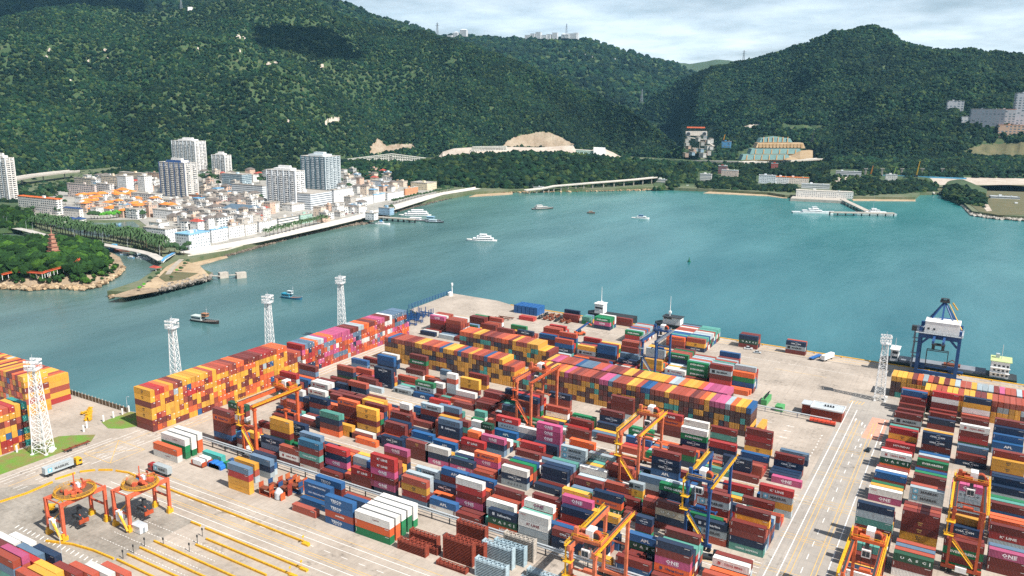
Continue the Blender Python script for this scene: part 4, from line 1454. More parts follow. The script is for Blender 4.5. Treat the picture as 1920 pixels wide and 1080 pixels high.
# road paint
MW=paint('eeebe6',.7,.25,1.5); MYL=paint('e0b45a',.7,.25,1.5); MRD=paint('d99a84',.8,.25,.8)
wm=MB(); ym=MB()
def strip(m,x0,y0,x1,y1,w=.22,z=.009):
    dx,dy=x1-x0,y1-y0; L=math.hypot(dx,dy); nx,ny=-dy/L*w/2,dx/L*w/2
    m.quad((x0-nx,y0-ny,z),(x1-nx,y1-ny,z),(x1+nx,y1+ny,z),(x0+nx,y0+ny,z))
def dash(m,x0,y0,x1,y1,on,off,w=.22):
    L=math.hypot(x1-x0,y1-y0); k=0
    while k<L: a,b=k/L,min(1,(k+on)/L); strip(m,x0+(x1-x0)*a,y0+(y1-y0)*a,x0+(x1-x0)*b,y0+(y1-y0)*b,w); k+=on+off
strip(wm,-50.7,236,-50.7,452,.32); strip(wm,-46.8,236,-46.8,440,.3); strip(wm,-32.4,236,-32.4,432,.32); dash(wm,-40.2,236,-40.2,420,4,6,.26)
for x in(-44.9,-43.2,-36.9,-35.4): strip(ym,x,236,x,425,.2)
for y in(318.4,320.2,323,325,287.8,289.2,291.2,349.5,352,380,382.2,262,264,404,406): strip(ym,-52,y,-30.5,y,.18)
for y in(254.6,258,261.5,265,318,321,324.3): strip(wm,-300,y,-53,y,.24); 
for y in(256.2,263.4,319.6,323): strip(ym,-300,y,-53,y,.24)
for y in(198,194.6,184.5,181): strip(wm,-300,y,-90,y,.22)
for y in(200.3,187.7,186.6): strip(ym,-296,y,-90,y,.2)
dash(wm,-300,191.3,-90,191.3,3,5,.2)
for y in(171.5,166.5,160.5,155.5): dash(wm,-262,y,-215,y,.8,.8,.2); 
for a,b in(((-340,160),(-340,212)),((-337.5,160),(-337.5,225)),((-322,190),(-322,226))): strip(wm,*a,*b,.25)
for x in(-334.5,-331,-327.5,-324.5): dash(wm,x,160,x,320,4,5,.22) if x!=-331 else strip(ym,x,160,x,420,.22)
for x in(-328.6,-325,-321.8): strip(wm,x,300,x,425,.25); strip(ym,x+1.2,226,x+1.2,425,.22)
strip(ym,-335,195,-316,212,.25); strip(ym,-316,195,-335,212,.25)
for p,q in(((-335,195),(-316,195)),((-316,195),(-316,212)),((-316,212),(-335,212)),((-335,212),(-335,195))): strip(ym,*p,*q,.25)
for i in range(22): strip(wm,-296+i*2.6,145+.03*i,-295.2+i*2.6,143+.03*i,.4)
for x in(-330,-260,-220,-180,-140,-100): strip(ym,x,486,x+30,486,.25); strip(wm,x,500,x+45,500,.2)
strip(ym,-300,527.5,110,527.5,.5); strip(ym,-300,522.5,110,522.5,.35); strip(wm,-330,452,-100,452,.2)
for x0 in(-110,-98,-85,-74): 
    for y0 in(398,391,382): m=wm; m.quad((x0,y0,.009),(x0+1.6,y0+.5,.009),(x0+1.6,y0-.5,.009)); strip(wm,x0+1.6,y0,x0+4,y0,.35)
for i in range(34):
    a=MB; strip(wm,-56.5+random.uniform(-.3,.3),265+i*3.9,-56.2+random.uniform(-.3,.3),265.9+i*3.9,.5)
for i in range(5): strip(ym,-52+i*1.5,449,-51.2+i*1.5,454,.3)
for x,y in((-45.4,425),(-41.8,421),(-35.6,407),(-30.8,400),(-38.5,392)): wm.quad((x-.5,y,.009),(x+.5,y,.009),(x,y+2.4,.009)); strip(wm,x,y-2.6,x,y,.35)
struct(wm.build('road_markings',MW)); struct(ym.build('road_markings',MYL))
struct(MB().quad((-39.6,402,.007),(-30.8,402,.007),(-30.8,433,.007),(-38.5,433,.007)).build('road_markings',MRD))
MSTEEL=paint('8d949a',.45,.2); MDARK=paint('34383c',.6,.2); MGAL=paint('b9c0c4',.4,.15); MWHT=paint('e8e8e6',.5,.12); MRUST=paint('7d4026',.8,.35,1.2); MYEL=paint('e0a91c',.55,.25,1.2); MOR=paint('d4602f',.6,.35,.5); MSAL=paint('cc6c49',.6,.35,.5); MORD=paint('b04a26',.55,.3,.5); MBLU=paint('1d4a80',.5,.2,.5); MTYRE=paint('26282a',.9,.2); MGLS=paint('22343f',.15,.1); MCON=paint('b5ada2',.9,.25,.3); MBRK=paint('8e3b28',.85,.25,.8); MGRN=paint('4e9a5c',.6,.2,.8)
# yellow water barriers along the lanes
BAR=[[(-319.7,150.7),(-318.1,160.2),(-319,171.3)],[(-320.5,173.3),(-319.1,181.1)],[(-318.6,182.8),(-314.7,187.2)],[(-313.5,188),(-308.5,191.1)],[(-306.7,191.4),(-300.5,193),(-295,192.6)],[(-279,192.3),(-195,191.4)],[(-243.7,179.5),(-238.3,179.5)],[(-235.4,179.2),(-185.7,178.7)],[(-229.1,174.4),(-186.2,174)],[(-229,169.8),(-193,169.3)],[(-243.6,163.6),(-195,163)],[(-244,158.2),(-195,157.8)],[(-243.9,153.2),(-195,153.2)],[(-243.8,149.2),(-195,148.8)],[(-276.3,143.5),(-266.3,147),(-256.1,148.5),(-245.1,148.9)]]
BL=['curving to the left frame edge','short piece left of the long truck','short piece behind the long truck','between two short pieces above the left crane','arching over the two old cranes','longest, starting beside the right old crane','very short, right of the right old crane','second lane from the truck road','third lane from the truck road','fourth lane from the truck road','beside the white shed','sixth lane from the truck road','seventh lane from the truck road','eighth lane from the truck road','beside the corner containers']
for pl,lb in zip(BAR,BL):
    m=MB()
    for p,q in zip(pl,pl[1:]):
        L=math.hypot(q[0]-p[0],q[1]-p[1]); n=max(1,int(L/.62))
        for i in range(n):
            a=(i+.5)/n; m.cbox((p[0]+(q[0]-p[0])*a,p[1]+(q[1]-p[1])*a,.38),(L/n*.82,.55,.76),math.atan2(q[1]-p[1],q[0]-p[0]))
        m.bar((p[0],p[1],.25),(q[0],q[1],.25),.42,.5)
    tag(m.build('traffic_barrier',MYEL),'yellow ribbed barrier line '+lb,'barrier','yellow barrier lines on the lanes')
for i,(x,y) in enumerate([(-196,190.6),(-185,178.5),(-185.5,173.9)]):
    tag(MB().cbox((x,y,.35),(3.2,1.2,.7)).cyl((x-1.2,y,.6),(x-1.2,y,3.2),.07).cbox((x-1.2,y,3),(.1,.9,.8)).build('barrier_end',MYEL),['tan barrier end block with red sign below blue stacks','tan barrier end block on the middle lane','tan barrier end block nearest the frame bottom'][i],'barrier','barrier end blocks')
# ---------------------------------------------------------------- lattice light towers
def light_tower(x,y,h,rz,label,wb=4.6,wt=2.6):
    e=tag(empty('light_tower',(x,y,0),rz),label,'tower','white lattice light towers')
    m=MB(); n=int(h/3.6); hz=h-5.5
    def P(k,i): 
        s=(wb+(wt-wb)*k/n)/2; return Vector(((-s,s,s,-s)[i],(-s,-s,s,s)[i],hz*k/n))
    for i in range(4): m.bar(P(0,i),P(n,i),.3,.3)
    for k in range(n):
        for i in range(4):
            j=(i+1)%4; m.bar(P(k,i),P(k+1,j),.15); m.bar(P(k,j),P(k+1,i),.15); m.bar(P(k+1,i),P(k+1,j),.15)
    m.build('lattice_mast',MWHT,e)
    MB().bar((wt*.1,0,0),(0,0,hz),.3,.3).build('ladder',MGAL,e)
    q=MB(); q.box(-2.5,2.5,-2.5,2.5,hz,hz+.15)
    for z in(hz+.7,hz+1.3):
        for a,b in(((-2.5,-2.5),(2.5,-2.5)),((2.5,-2.5),(2.5,2.5)),((2.5,2.5),(-2.5,2.5)),((-2.5,2.5),(-2.5,-2.5))): q.bar((*a,z),(*b,z),.12)
    for a in range(4): 
        for b in(-2.5,0,2.5): p=[(b,-2.5),(2.5,b),(b,2.5),(-2.5,b)][a]; q.bar((*p,hz),(*p,hz+1.3),.12)
    q.build('platform',MWHT,e)
    r=MB(); 
    for z in(hz+2.4,hz+4.2):
        r.bar((-2.9,0,z),(2.9,0,z),.18); r.bar((0,-2.9,z),(0,2.9,z),.18)
    r.bar((0,0,hz),(0,0,h),.35); r.cyl((0,0,h),(0,0,h+1.4),.06)
    hd=r.build('lamp_frame',MGAL,e)
    for z in(hz+2.2,hz+4):
        for k in(-2.4,-.8,.8,2.4):
            MB().cbox((k*.85,-2.4,z),(1.0,.4,.9)).build('lamp',MWHT,hd); MB().cbox((k*.85,2.4,z),(1.0,.4,.9)).build('lamp',MWHT,hd)
            if z>hz+3: MB().cbox((2.5,k*.85,z),(.4,.95,.9)).build('lamp',MWHT,hd)
    b=MB(); 
    for i in range(4): p=P(0,i); b.cbox((p.x,p.y,.3),(1.1,1.1,.6))
    b.cbox((3.4,.6,1.1),(1.4,2,2.2)); b.build('footing',MWHT,e)
light_tower(-351.2,186.3,44.5,.5,'white lattice light tower on the grass in front of yellow containers',6.4,3)
light_tower(-362,265,43,.3,'white lattice light tower behind the near half of the yellow wall')
light_tower(-362,331,43,.3,'white lattice light tower behind the gap between yellow and pink walls')
light_tower(-362,394,43,.3,'white lattice light tower behind the pink wall')
light_tower(-38.9,462.1,37.5,.2,'white lattice light tower beside the striped wall near the quay crane',5,2.8)
# ---------------------------------------------------------------- yard cranes
def rtg(x0,y0,span,width,h,mA,mB,ty,label,flip=1):
    e=tag(empty('yard_crane',(x0,y0,0)),label,'crane','rubber tyred gantry cranes')
    for yy in(0,span):
        for xx in(0,width):
            MB().bar((xx,yy,2.6),(xx,yy,h-1.4),.9,1.25).cbox((xx,yy,h-1.9),(1.3,1.5,.9)).build('leg',mA,e)
        s=MB().box(-1.8,width+1.8,yy-.55,yy+.55,1.7,2.9).build('sill_beam',mA,e)
        for xx in(-1,1,width-1,width+1): MB().cyl((xx,yy-.5,.8),(xx,yy+.5,.8),.8,12).build('wheel',MTYRE,s)
        MB().bar((0,yy,h*.58),(width,yy,h*.58),.5,.5).build('tie_beam',mA,e)
    for xx in(0,width):
        g=MB().box(xx-.45,xx+.45,-2,span+2,h-1.2,h+.6).build('girder',mA,e)
        r=MB(); sx=-1 if xx==0 else 1
        r.box(xx+sx*.6,xx+sx*1.5,-2,span+2,h+.1,h+.2)
        for k in range(0,int(span)+4,2): r.bar((xx+sx*1.45,-2+k,h+.2),(xx+sx*1.45,-2+k,h+1.3),.1)
        r.bar((xx+sx*1.45,-2,h+1.3),(xx+sx*1.45,span+2,h+1.3),.12); r.bar((xx+sx*1.45,-2,h+.75),(xx+sx*1.45,span+2,h+.75),.1)
        r.build('walkway_rail',mB,g)
        MB().box(xx-.3,xx+.3,-1.6,span+1.6,h+.6,h+.72).build('rail',MDARK,g)
    T=MB(); T.box(-.9,width+.9,ty-2.6,ty+2.6,h+1,h+1.5); T.box(-.3,width+.3,ty-2.9,ty-2.4,h+1,h+2); T.box(-.3,width+.3,ty+2.4,ty+2.9,h+1,h+2)
    T.cyl((1.6,ty-1.3,h+2.2),(4.4,ty-1.3,h+2.2),.8); T.cbox((1.5,ty+1.6,h+2.1),(2,1.2,1.2)); T.cbox((.3,ty-2,h+3.2),(1.2,1.2,3.4))
    tr=T.build('trolley',mA,e)
    mh=MB().cbox((width*.55,ty+.2,h+3),(2.4,3.4,3)).build('machine_house',MWHT,tr)
    MB().cyl((width*.8,ty-1.1,h+2.8),(width*.8,ty+.5,h+2.8),1.5,16).build('cable_reel',MORD,tr); MB().cyl((width*.8,ty-1.2,h+2.8),(width*.8,ty-1.15,h+2.8),1.1,16).build('reel_cheek',MDARK,tr)
    q=MB()
    for a in((-.9,ty-2.6),(width+.9,ty-2.6),(width+.9,ty+2.6),(-.9,ty+2.6)): q.bar((*a,h+1.5),(*a,h+2.7),.14)
    for a,b in(((-.9,ty-2.6),(width+.9,ty-2.6)),((width+.9,ty-2.6),(width+.9,ty+2.6)),((width+.9,ty+2.6),(-.9,ty+2.6)),((-.9,ty+2.6),(-.9,ty-2.6))): q.bar((*a,h+2.7),(*b,h+2.7),.15); q.bar((*a,h+2.1),(*b,h+2.1),.12)
    q.build('railing',mB,tr)
    c=MB().cbox((width*.5,ty-2.2,h-2.6),(2.6,2.2,2.6)).build('operator_cab',MWHT,tr); MB().box(width*.5-1.05,width*.5-.06,ty-3.36,ty-3.31,h-3.5,h-1.7).box(width*.5+.06,width*.5+1.05,ty-3.36,ty-3.31,h-3.5,h-1.7).build('windscreen',MGLS,c)
    MB().bar((width*.5,ty-2.2,h-1.4),(width*.5,ty-2.2,h+1),1.2,.5).build('cab_hanger',MDARK,c)
    sp=MB().box(width/2-6,width/2+6,ty-.3,ty+.3,h*.55,h*.55+.5).box(width/2-6,width/2-5.6,ty-1.2,ty+1.2,h*.55-.1,h*.55+.4).box(width/2+5.6,width/2+6,ty-1.2,ty+1.2,h*.55-.1,h*.55+.4).cbox((width/2,ty,h*.55+.9),(3.4,1.6,.8))
    s_=sp.build('spreader',mA,tr); rp=MB()
    for a in(-1.5,1.5):
        for b in(-.6,.6): rp.bar((width/2+a,ty+b,h*.55+1.2),(width/2+a,ty+b,h+1),.07)
    rp.build('hoist_rope',MDARK,s_)
    MB().bar((.3,0,h*.56),(width-.3,0,3.2),.55,.5).build('diagonal_brace',mA,e)
    st=MB(); st.bar((.6,-1.2,h*.5),(width-1,-1.2,4),.8,.12)
    for k in(0,1): st.bar((.6,-1.6+.8*k,h*.5+1),(width-1,-1.6+.8*k,5),.1)
    st.box(-2.2,.8,-2,.9,h*.58,h*.58+.12); st.box(-2,.8,-2,.9,h*.78,h*.78+.12); st.bar((-1.4,-1,h*.58),(-1.4,-1,h+.4),.5,.3)
    for z in(h*.58,h*.78):
        for a,b in(((-2.2,-2),(.8,-2)),((-2.2,-2),(-2.2,.9))): st.bar((*a,z+1.1),(*b,z+1.1),.12); st.bar((*a,z),(*a,z+1.1),.12)
    st.build('stairway',mB,e)
    MB().cbox((width*.5,-1.3,2.6),(3.4,1.3,1.9)).build('power_unit',MWHT if mA is not MBLU else MSTEEL,e)
    MB().cbox((width*.5,span+1.3,2.6),(3,1.2,1.6)).build('electrical_cabinet',mA,e)
    return e
rtg(-273.5,231.8,25.5,8,25,MOR,MYEL,22.5,'orange gantry crane nearest the yellow container wall')
rtg(-97.0,203.2,25.5,8,24.5,MSAL,MYEL,4.5,'salmon orange gantry crane at the bottom centre with its trolley near its front legs')
rtg(-186.5,324,27,8,25,MORD if False else MSAL,MOR,15.5,'salmon gantry crane in front of the two tone striped wall')
rtg(-118.5,292,26.5,8,25,MSAL,MYEL,22,'orange gantry crane in the middle of the coloured stacks')
rtg(-80.2,262.5,26.5,8,25,MBLU,MYEL,3,'navy blue gantry crane with white cab near the centre aisle')
rtg(-23.6,232.5,26,8,24,MOR,MYEL,21.5,'bright orange gantry crane at the lower right beside the road')
rtg(2.4,293.5,27,8.6,24.5,MORD,MYEL,23,'rusty orange gantry crane standing over grey containers in the right yard')
rtg(-161.5,424.5,24,8,24,MBLU,MSTEEL,20,'navy blue gantry crane beyond the striped walls')
# two retired rail-mounted cranes with a slewing ring
def old_crane(x0,y0,w,sp,label):
    e=tag(empty('slewing_crane',(x0,y0,0)),label,'crane','retired slewing cranes'); h=13.6; OR=paint('cf6140',.6,.35,.5)
    for xx in(0,w):
        for yy in(0,sp):
            MB().bar((xx,yy,1.6),(xx,yy,h-.6),.95,1.1).build('leg',OR,e); MB().cbox((xx,yy,.8),(1.3,2.2,1.6)).cbox((xx+.3,yy-.6,2.2),(.9,.9,1.4)).build('wheel_bogie',MYEL,e)
        MB().box(xx-.5,xx+.5,-.6,sp+.6,h-.6,h+.8).build('girder',OR,e)
    for yy in(0,sp):
        MB().bar((0,yy,h*.5),(w,yy,h*.5),.6,.6).build('tie_beam',OR,e); MB().bar((0,yy,h+.5),(w,yy,h+.5),.35).build('tie_beam',OR,e)
    cx,cy=w/2,sp*.5; r=MB(); n=24; rr=w*.72
    for i in range(n):
        a,b=2*PI*i/n,2*PI*(i+1)/n; p,q=(cx+rr*math.cos(a),cy+rr*math.sin(a)),(cx+rr*math.cos(b),cy+rr*math.sin(b))
        r.bar((*p,h+1.1),(*q,h+1.1),1.1,.25); r.bar((*p,h+1.2),(*p,h+2.4),.12); r.bar((*p,h+2.4),(*q,h+2.4),.14); r.bar((*p,h+1.8),(*q,h+1.8),.1)
    r.build('ring_walkway',paint('c99428',.6,.3,1.),e); MB().cyl((cx,cy,h+.85),(cx,cy,h+1.05),rr-.5,24).build('ring_deck',paint('6e5238',.8,.3,.9),e)
    m=MB(); m.box(cx-3.8,cx+3.8,cy-.6,cy+.6,h+1,h+1.9); m.box(cx-.6,cx+.6,cy-3.6,cy+3.6,h+1,h+1.9); m.cbox((cx-1.6,cy+1,h+2.6),(2.4,1.6,1.6)); m.cyl((cx+1.4,cy-.8,h+2.7),(cx+3.4,cy-.8,h+2.7),.8)
    [m.cbox((cx+random.uniform(-4.5,4.5),cy+random.uniform(-4.5,4.5),h+1.9),(random.uniform(.6,1.8),random.uniform(.6,1.8),random.uniform(.8,2.2)),random.random()) for q_ in range(9)]; tt=m.build('slewing_platform',OR,e); MB().cyl((cx-3,cy-2,h+1.9),(cx-.2,cy-2,h+1.9),1.6,14).build('cable_drum',paint('a8865c',.8,.3),tt); MB().cbox((cx,cy+1.4,h+2.8),(1.7,1.3,1.7)).build('motor_cover',MWHT,tt); MB().cbox((cx-1.2,cy-.2,h+2.3),(1.6,1,.9)).build('blue_motor',paint('2f7fb0',.5),tt)
    MB().cyl((cx,cy,h+1.5),(cx,cy,h+8),.2).cyl((cx+2.4,cy+1.6,h+1.5),(cx+2.4,cy+1.6,h+5.6),.12).cbox((cx+2.4,cy+1.6,h+5.6),(1.4,.2,.9)).build('mast',OR,tt)
    MB().cbox((w*.45,-.4,5.4),(2.3,2.2,3.8)).build('electrical_house',MWHT,e); MB().bar((w*.5,-1.2,6.8),(w+.4,-1.4,1),.9,.15).bar((w*.5,-1.6,7.8),(w+.4,-1.8,2),.1).bar((w*.45,-.6,7),(w-.3,sp*.34,h+1),.9,.15).build('stairway',MYEL,e)
    g=MB(); g.cbox((cx+.5,cy+.5,4.5),(4.6,3.4,1.4)); g.cyl((cx+.5,cy+.5,5),(cx+.5,cy+.5,8),.9); 
    for i in range(8): a=i*PI/4; g.bar((cx+.5,cy+.5,5.5),(cx+.5+3*math.cos(a),cy+.5+3*math.sin(a),3.4),.4)
    g.build('grab',MDARK,e); MB().cbox((cx+3.6,cy,3.6),(.6,3.6,1.4)).bar((cx+3.6,cy,4),(cx+1,cy,5.5),.4).build('spreader',MORD,e)
old_crane(-280.7,147.5,9.4,16.5,'old orange crane with round ring platform, nearer the left frame edge')
old_crane(-265.6,163.7,8.6,16.8,'old orange crane with round ring platform, beside the white shed')
# ---------------------------------------------------------------- ship to shore crane
e=tag(empty('quay_crane',(-26,519,0)),'tall navy ship to shore crane on the quay with white machinery house','crane')
W,D,hp=20.5,15,25
for xx in(0,W):
    for yy in(0,D): MB().bar((xx,yy,2),(xx,yy,hp+(5 if yy else 5)),1.7,1.7).build('leg',MBLU,e)
    MB().bar((xx,0,4),(xx,D,4),1.2,1.2).bar((xx,0,hp-1),(xx,D,hp-1),1.3,1.6).bar((xx,0,hp*.45),(xx,D,hp*.45),.9).bar((xx,0,hp*.48),(xx,D,hp-1),.7).build('side_frame',MBLU,e)
for yy in(0,D):
    MB().box(-1,W+1,yy-.9,yy+.9,2,4).build('sill_beam',MBLU,e); MB().box(-.8,W+.8,yy-.9,yy+.9,hp-1.2,hp+1.6).build('portal_beam',MBLU,e)
    MB().bar((.8,yy,hp-5),(4.5,yy,hp-1),1.1).bar((W-.8,yy,hp-5),(W-4.5,yy,hp-1),1.1).build('knee_brace',MBLU,e)
    for xx in(0,W): 
        b=MB().box(xx-4,xx+4,yy-.8,yy+.8,.9,2).build('bogie',MBLU,e)
        for k in(-3,-1,1,3): MB().cyl((xx+k,yy-.4,.5),(xx+k,yy+.4,.5),.5,10).build('wheel',MDARK,b)
MB().box(2,W-.6,-1,10.5,hp+2.2,hp+9).hip(2,W-.6,-1,10.5,hp+9,.7,.2).build('machinery_house',MWHT,e)
hw=MB(); 
for x in(3.4,6.4): hw.box(x,x+1.1,-1.1,-1.02,hp+4.2,hp+5.3)
hw.build('window',MDARK,e)
MB().box(-2.4,W+1.6,-2.2,D+1,hp+1.7,hp+1.95).build('deck',MGAL,e)
rl=MB()
for a,b in(((-2.4,-2.2),(W+1.6,-2.2)),((W+1.6,-2.2),(W+1.6,D+1)),((-2.4,-2.2),(-2.4,D+1))):
    rl.bar((*a,hp+3),(*b,hp+3),.14); rl.bar((*a,hp+2.4),(*b,hp+2.4),.1)
for k in range(13): rl.bar((-2.4+k*2,-2.2,hp+1.9),(-2.4+k*2,-2.2,hp+3),.12)
rl.build('railing',MSTEEL,e)
MB().bar((0,D,hp+2),(W/2,D*.7,hp+19),1.1).bar((W,D,hp+2),(W/2,D*.7,hp+19),1.1).bar((W/2,D*.7,hp+19),(W/2,-1,hp+1),1.0).bar((0,0,hp+1),(W/2,D*.7,hp+19),.6).bar((W,0,hp+1),(W/2,D*.7,hp+19),.6).build('pylon',MBLU,e)
MB().cbox((W/2,D*.7,hp+19.4),(5,3,1.2)).cbox((W/2,D*.7,hp+21),(4.4,2.6,.3)).cbox((W/2-1.5,D*.7,hp+20.2),(1.2,1.6,1.4)).cbox((W/2+1.5,D*.7,hp+20.2),(1.2,1.6,1.4)).build('sheave_platform',MDARK,e)
for xx in(W/2-2.6,W/2+2.6): MB().box(xx-.6,xx+.6,-14,D+4,hp-.6,hp+.9).build('boom_girder',MBLU,e)
MB().box(W/2-3.2,W/2+3.2,D+4,D+34,hp-.6,hp+.9).build('boom',MBLU,e)
MB().cbox((W/2,-4,hp-3.4),(7,3.2,.8)).cbox((W/2-2.5,-4,hp-5),(1.6,2,2.4)).cbox((W/2+2.5,-4,hp-5),(1.6,2,2.4)).build('trolley',MDARK,e)
fr=MB()
for z in(hp-16,hp-7):
    for a,b in(((W/2-5.5,-5.5),(W/2+5.5,-5.5)),((W/2-5.5,-2.5),(W/2+5.5,-2.5)),((W/2-5.5,-5.5),(W/2-5.5,-2.5)),((W/2+5.5,-5.5),(W/2+5.5,-2.5))): fr.bar((*a,z),(*b,z),.4)
for a in((W/2-5.5,-5.5),(W/2+5.5,-5.5),(W/2-5.5,-2.5),(W/2+5.5,-2.5)): fr.bar((*a,hp-16),(*a,hp-7),.4)
fr.build('spreader_cage',MDARK,e)
sz=MB(); z=4; sgn=1
while z<hp-1:
    sz.bar((-3,(3 if sgn>0 else 10),z),(-3,(10 if sgn>0 else 3),z+4.6),.9,.2); sz.box(-4,-1,10 if sgn>0 else 1,12.2 if sgn>0 else 3,z+4.5,z+4.7); sz.bar((-3.5,(3 if sgn>0 else 10),z+1.1),(-3.5,(10 if sgn>0 else 3),z+5.7),.12); z+=4.6; sgn=-sgn
sz.bar((-3,2,0),(-3,2,hp),.25); sz.bar((-3,11.5,0),(-3,11.5,hp),.25)
sz.build('stairway',MSTEEL,e)
MB().cbox((-3.4,-1,hp+4),(2.6,3,3)).build('control_cabin',MDARK,e); MB().bar((W/2+2.5,D*.7,hp+18),(W+.5,0,hp+6),.3).bar((W/2+4,D*.7+.5,hp+19),(W/2+7,D*.7,hp+15),.6).build('stay',MYEL,e)
# ---------------------------------------------------------------- trucks, trailers, small yard things
def truck(x,y,rz,l,cabm,col,label,brand=True):
    e=tag(empty('container_truck',(x,y,0),rz),label,'truck','container trucks on the yard road')
    b=link('container',cmesh('body',l,2.44,2.86),e,(0,0,1.45)); b.color=col; d=link('door',cmesh('door',l,2.44,2.86),b,None,PI); d.color=col
    for ry in(0,PI):
        me,hx=lmesh('Lmae',l,2.44,2.86); q=link('lettering',me,b,None,ry); q.color=lin('20262b'); a=link('logo',SQ,b,((-l*.33)*(1 if ry==0 else -1),(-1.25)*(1 if ry==0 else -1),1.43),ry); a.color=lin('58b4d2'); s=link('star',STAR,a,(0,-.015,0)); s.color=lin('f4f6f6')
    MB().box(-l/2,l/2+3,-.5,.5,.95,1.4).build('chassis',MDARK,e)
    for k in([-l/2+1.2,-l/2+2.5,l/2-1.3,l/2+.2,l/2+3.2] if l>8 else [-l/2+1,-l/2+2.3,l/2+2.6]):
        for s in(-1,1): MB().cyl((k,s*1.2,.5),(k,s*.75,.5),.5,12).build('wheel',MTYRE,e)
    c=MB().box(l/2+1.1,l/2+3.7,-1.22,1.22,.9,3.2).box(l/2+1.3,l/2+3.3,-1.1,1.1,3.2,3.65).build('cab',cabm,e)
    MB().box(l/2+3.7,l/2+3.74,-1.1,1.1,1.95,2.95).box(l/2+2.3,l/2+3.4,-1.26,-1.22,2.0,2.9).box(l/2+2.3,l/2+3.4,1.22,1.26,2.0,2.9).build('windscreen',MGLS,c)
    for s in(-1,1): MB().cbox((l/2+3.75,s*.85,1.2),(.1,.4,.25)).build('headlight',MWHT,c)
truck(-326.2,178.2,PI/2-.03,12.19,MYEL,lin('b4bec2'),'long grey container truck with yellow cab beside the grass')
truck(-287.2,200,PI,12.19 if False else 9.1,paint('9c2a2a',.4),lin('aab3b6'),'shorter grey container truck with dark red cab near the white topped block')
def chassis(x,y,rz,label):
    e=tag(empty('trailer_chassis',(x,y,0),rz),label,'trailer','empty container chassis trailers')
    MB().box(-6,6,-.55,-.3,.9,1.3).box(-6,6,.3,.55,.9,1.3).box(-6,-5.6,-1.2,1.2,1,1.35).box(5.6,6,-1.2,1.2,1,1.35).box(-.2,.2,-1.2,1.2,1,1.3).box(-3,-2.7,-1.2,1.2,1,1.3).build('frame',MRUST,e)
    for k in(-4.6,-3.3): 
        for s in(-1,1): MB().cyl((k,s*1.2,.5),(k,s*.7,.5),.5,10).build('wheel',MTYRE,e)
    MB().box(4.2,4.4,-.8,-.6,0,1).box(4.2,4.4,.6,.8,0,1).build('landing_leg',MDARK,e)
chassis(-343.2,196.8,PI/2,'empty rusty chassis trailer parked along the grass edge')
for i,(x,y) in enumerate([(-296,497),(-297,493),(-299,489),(-301,485),(-303,481)]): chassis(x,y,.1,['dark empty chassis nearest the quay corner','second dark empty chassis from the quay corner','third dark empty chassis from the quay corner','fourth dark empty chassis from the quay corner','fifth dark empty chassis, nearest the pink topped stack'][i])
e=tag(empty('site_shed',(-254.6,165.6,0)),'white metal shed beside the old orange crane','shed'); MB().box(-2.7,2.7,-1.6,1.6,.2,3).build('wall',MWHT,e); MB().hip(-2.7,2.7,-1.6,1.6,3,.35,.15).build('roof',MGAL,e); MB().box(2.7,2.75,-.5,.5,.2,2.3).build('door',MSTEEL,e)
# flat racks: collapsed stacks of end-walled decks
def flatracks(x,y,n,th,mA,label,l=12.2,w=2.4,top=True):
    e=tag(empty('flat_rack_stack',(x,y,0)),label,'flat rack stack','stacks of folded flat racks')
    for k in range(n):
        m=MB(); z=k*th; m.box(0,l,0,.2,z,z+th*.42); m.box(0,l,w-.2,w,z,z+th*.42); m.box(0,.5,.2,w-.2,z,z+th*.85); m.box(l-.5,l,.2,w-.2,z,z+th*.85); m.box(.5,l-.5,.2,w-.2,z+.05,z+.1) if k<n-1 else None
        for xx in(0,l-.35): m.box(xx,xx+.35,-.05,.15,z,z+th*.95); m.box(xx,xx+.35,w-.15,w+.05,z,z+th*.95)
        if k==n-1:
            for i in range(7): a=l/7; m.bar((i*a+.1,.1,z+th*.6),((i+.5)*a,w-.1,z+th*.6),.16); m.bar(((i+.5)*a,w-.1,z+th*.6),((i+1)*a-.1,.1,z+th*.6),.16)
        m.build('flat_rack',mA,e)
MRB=paint('8a3a26',.7,.3,.9); MSV=paint('a9bcc4',.5,.25,.9)
flatracks(-166.7,206,7,.58,MRB,'low rusty brown flat rack stack beside the white topped block'); flatracks(-167,213.2,7,.58,MRB,'rusty brown flat rack stack behind the low one'); flatracks(-164,209.4,5,.58,MRB,'lowest brown flat rack stack between two others')
flatracks(-149.5,209.6,15,.58,MRB,'tall rusty brown flat rack stack in the middle'); flatracks(-147,213,13,.58,MRB,'rusty brown flat rack stack just behind the tall middle one'); flatracks(-151.5,220.8,15,.58,MRB,'tall brown flat rack stack against the pipe fence'); flatracks(-149,204.8,3,.58,MRB,'flattest brown flat rack stack in front')
flatracks(-134.2,206.4,11,.6,MSV,'silver blue flat rack stack at the bottom centre'); flatracks(-137,215.2,13,.6,MSV,'taller silver flat rack stack behind the first'); flatracks(-134.5,219,12,.6,paint('9db3bd',.5,.3,.9),'silver flat rack stack with a blue top by the pipe fence'); flatracks(-133,223,14,.6,paint('b9b0a4',.5,.3,.9),'pale flat rack stack with rust streaks by the pipe fence'); flatracks(-119,215,5,.6,MSV,'low silver flat rack stack beside the crane leg'); flatracks(-119,210,4,.6,MSV,'lowest silver flat rack stack beside the crane leg')
FRX=[(-239.5,209,'b04e28'),(-238.5,213,'1f4a78'),(-236.5,216.5,'b3532c'),(-234,213.5,'8e3326'),(-236,220,'c06a3a'),(-232.5,220.5,'b3532c'),(-231.5,217,'1f4a78')]
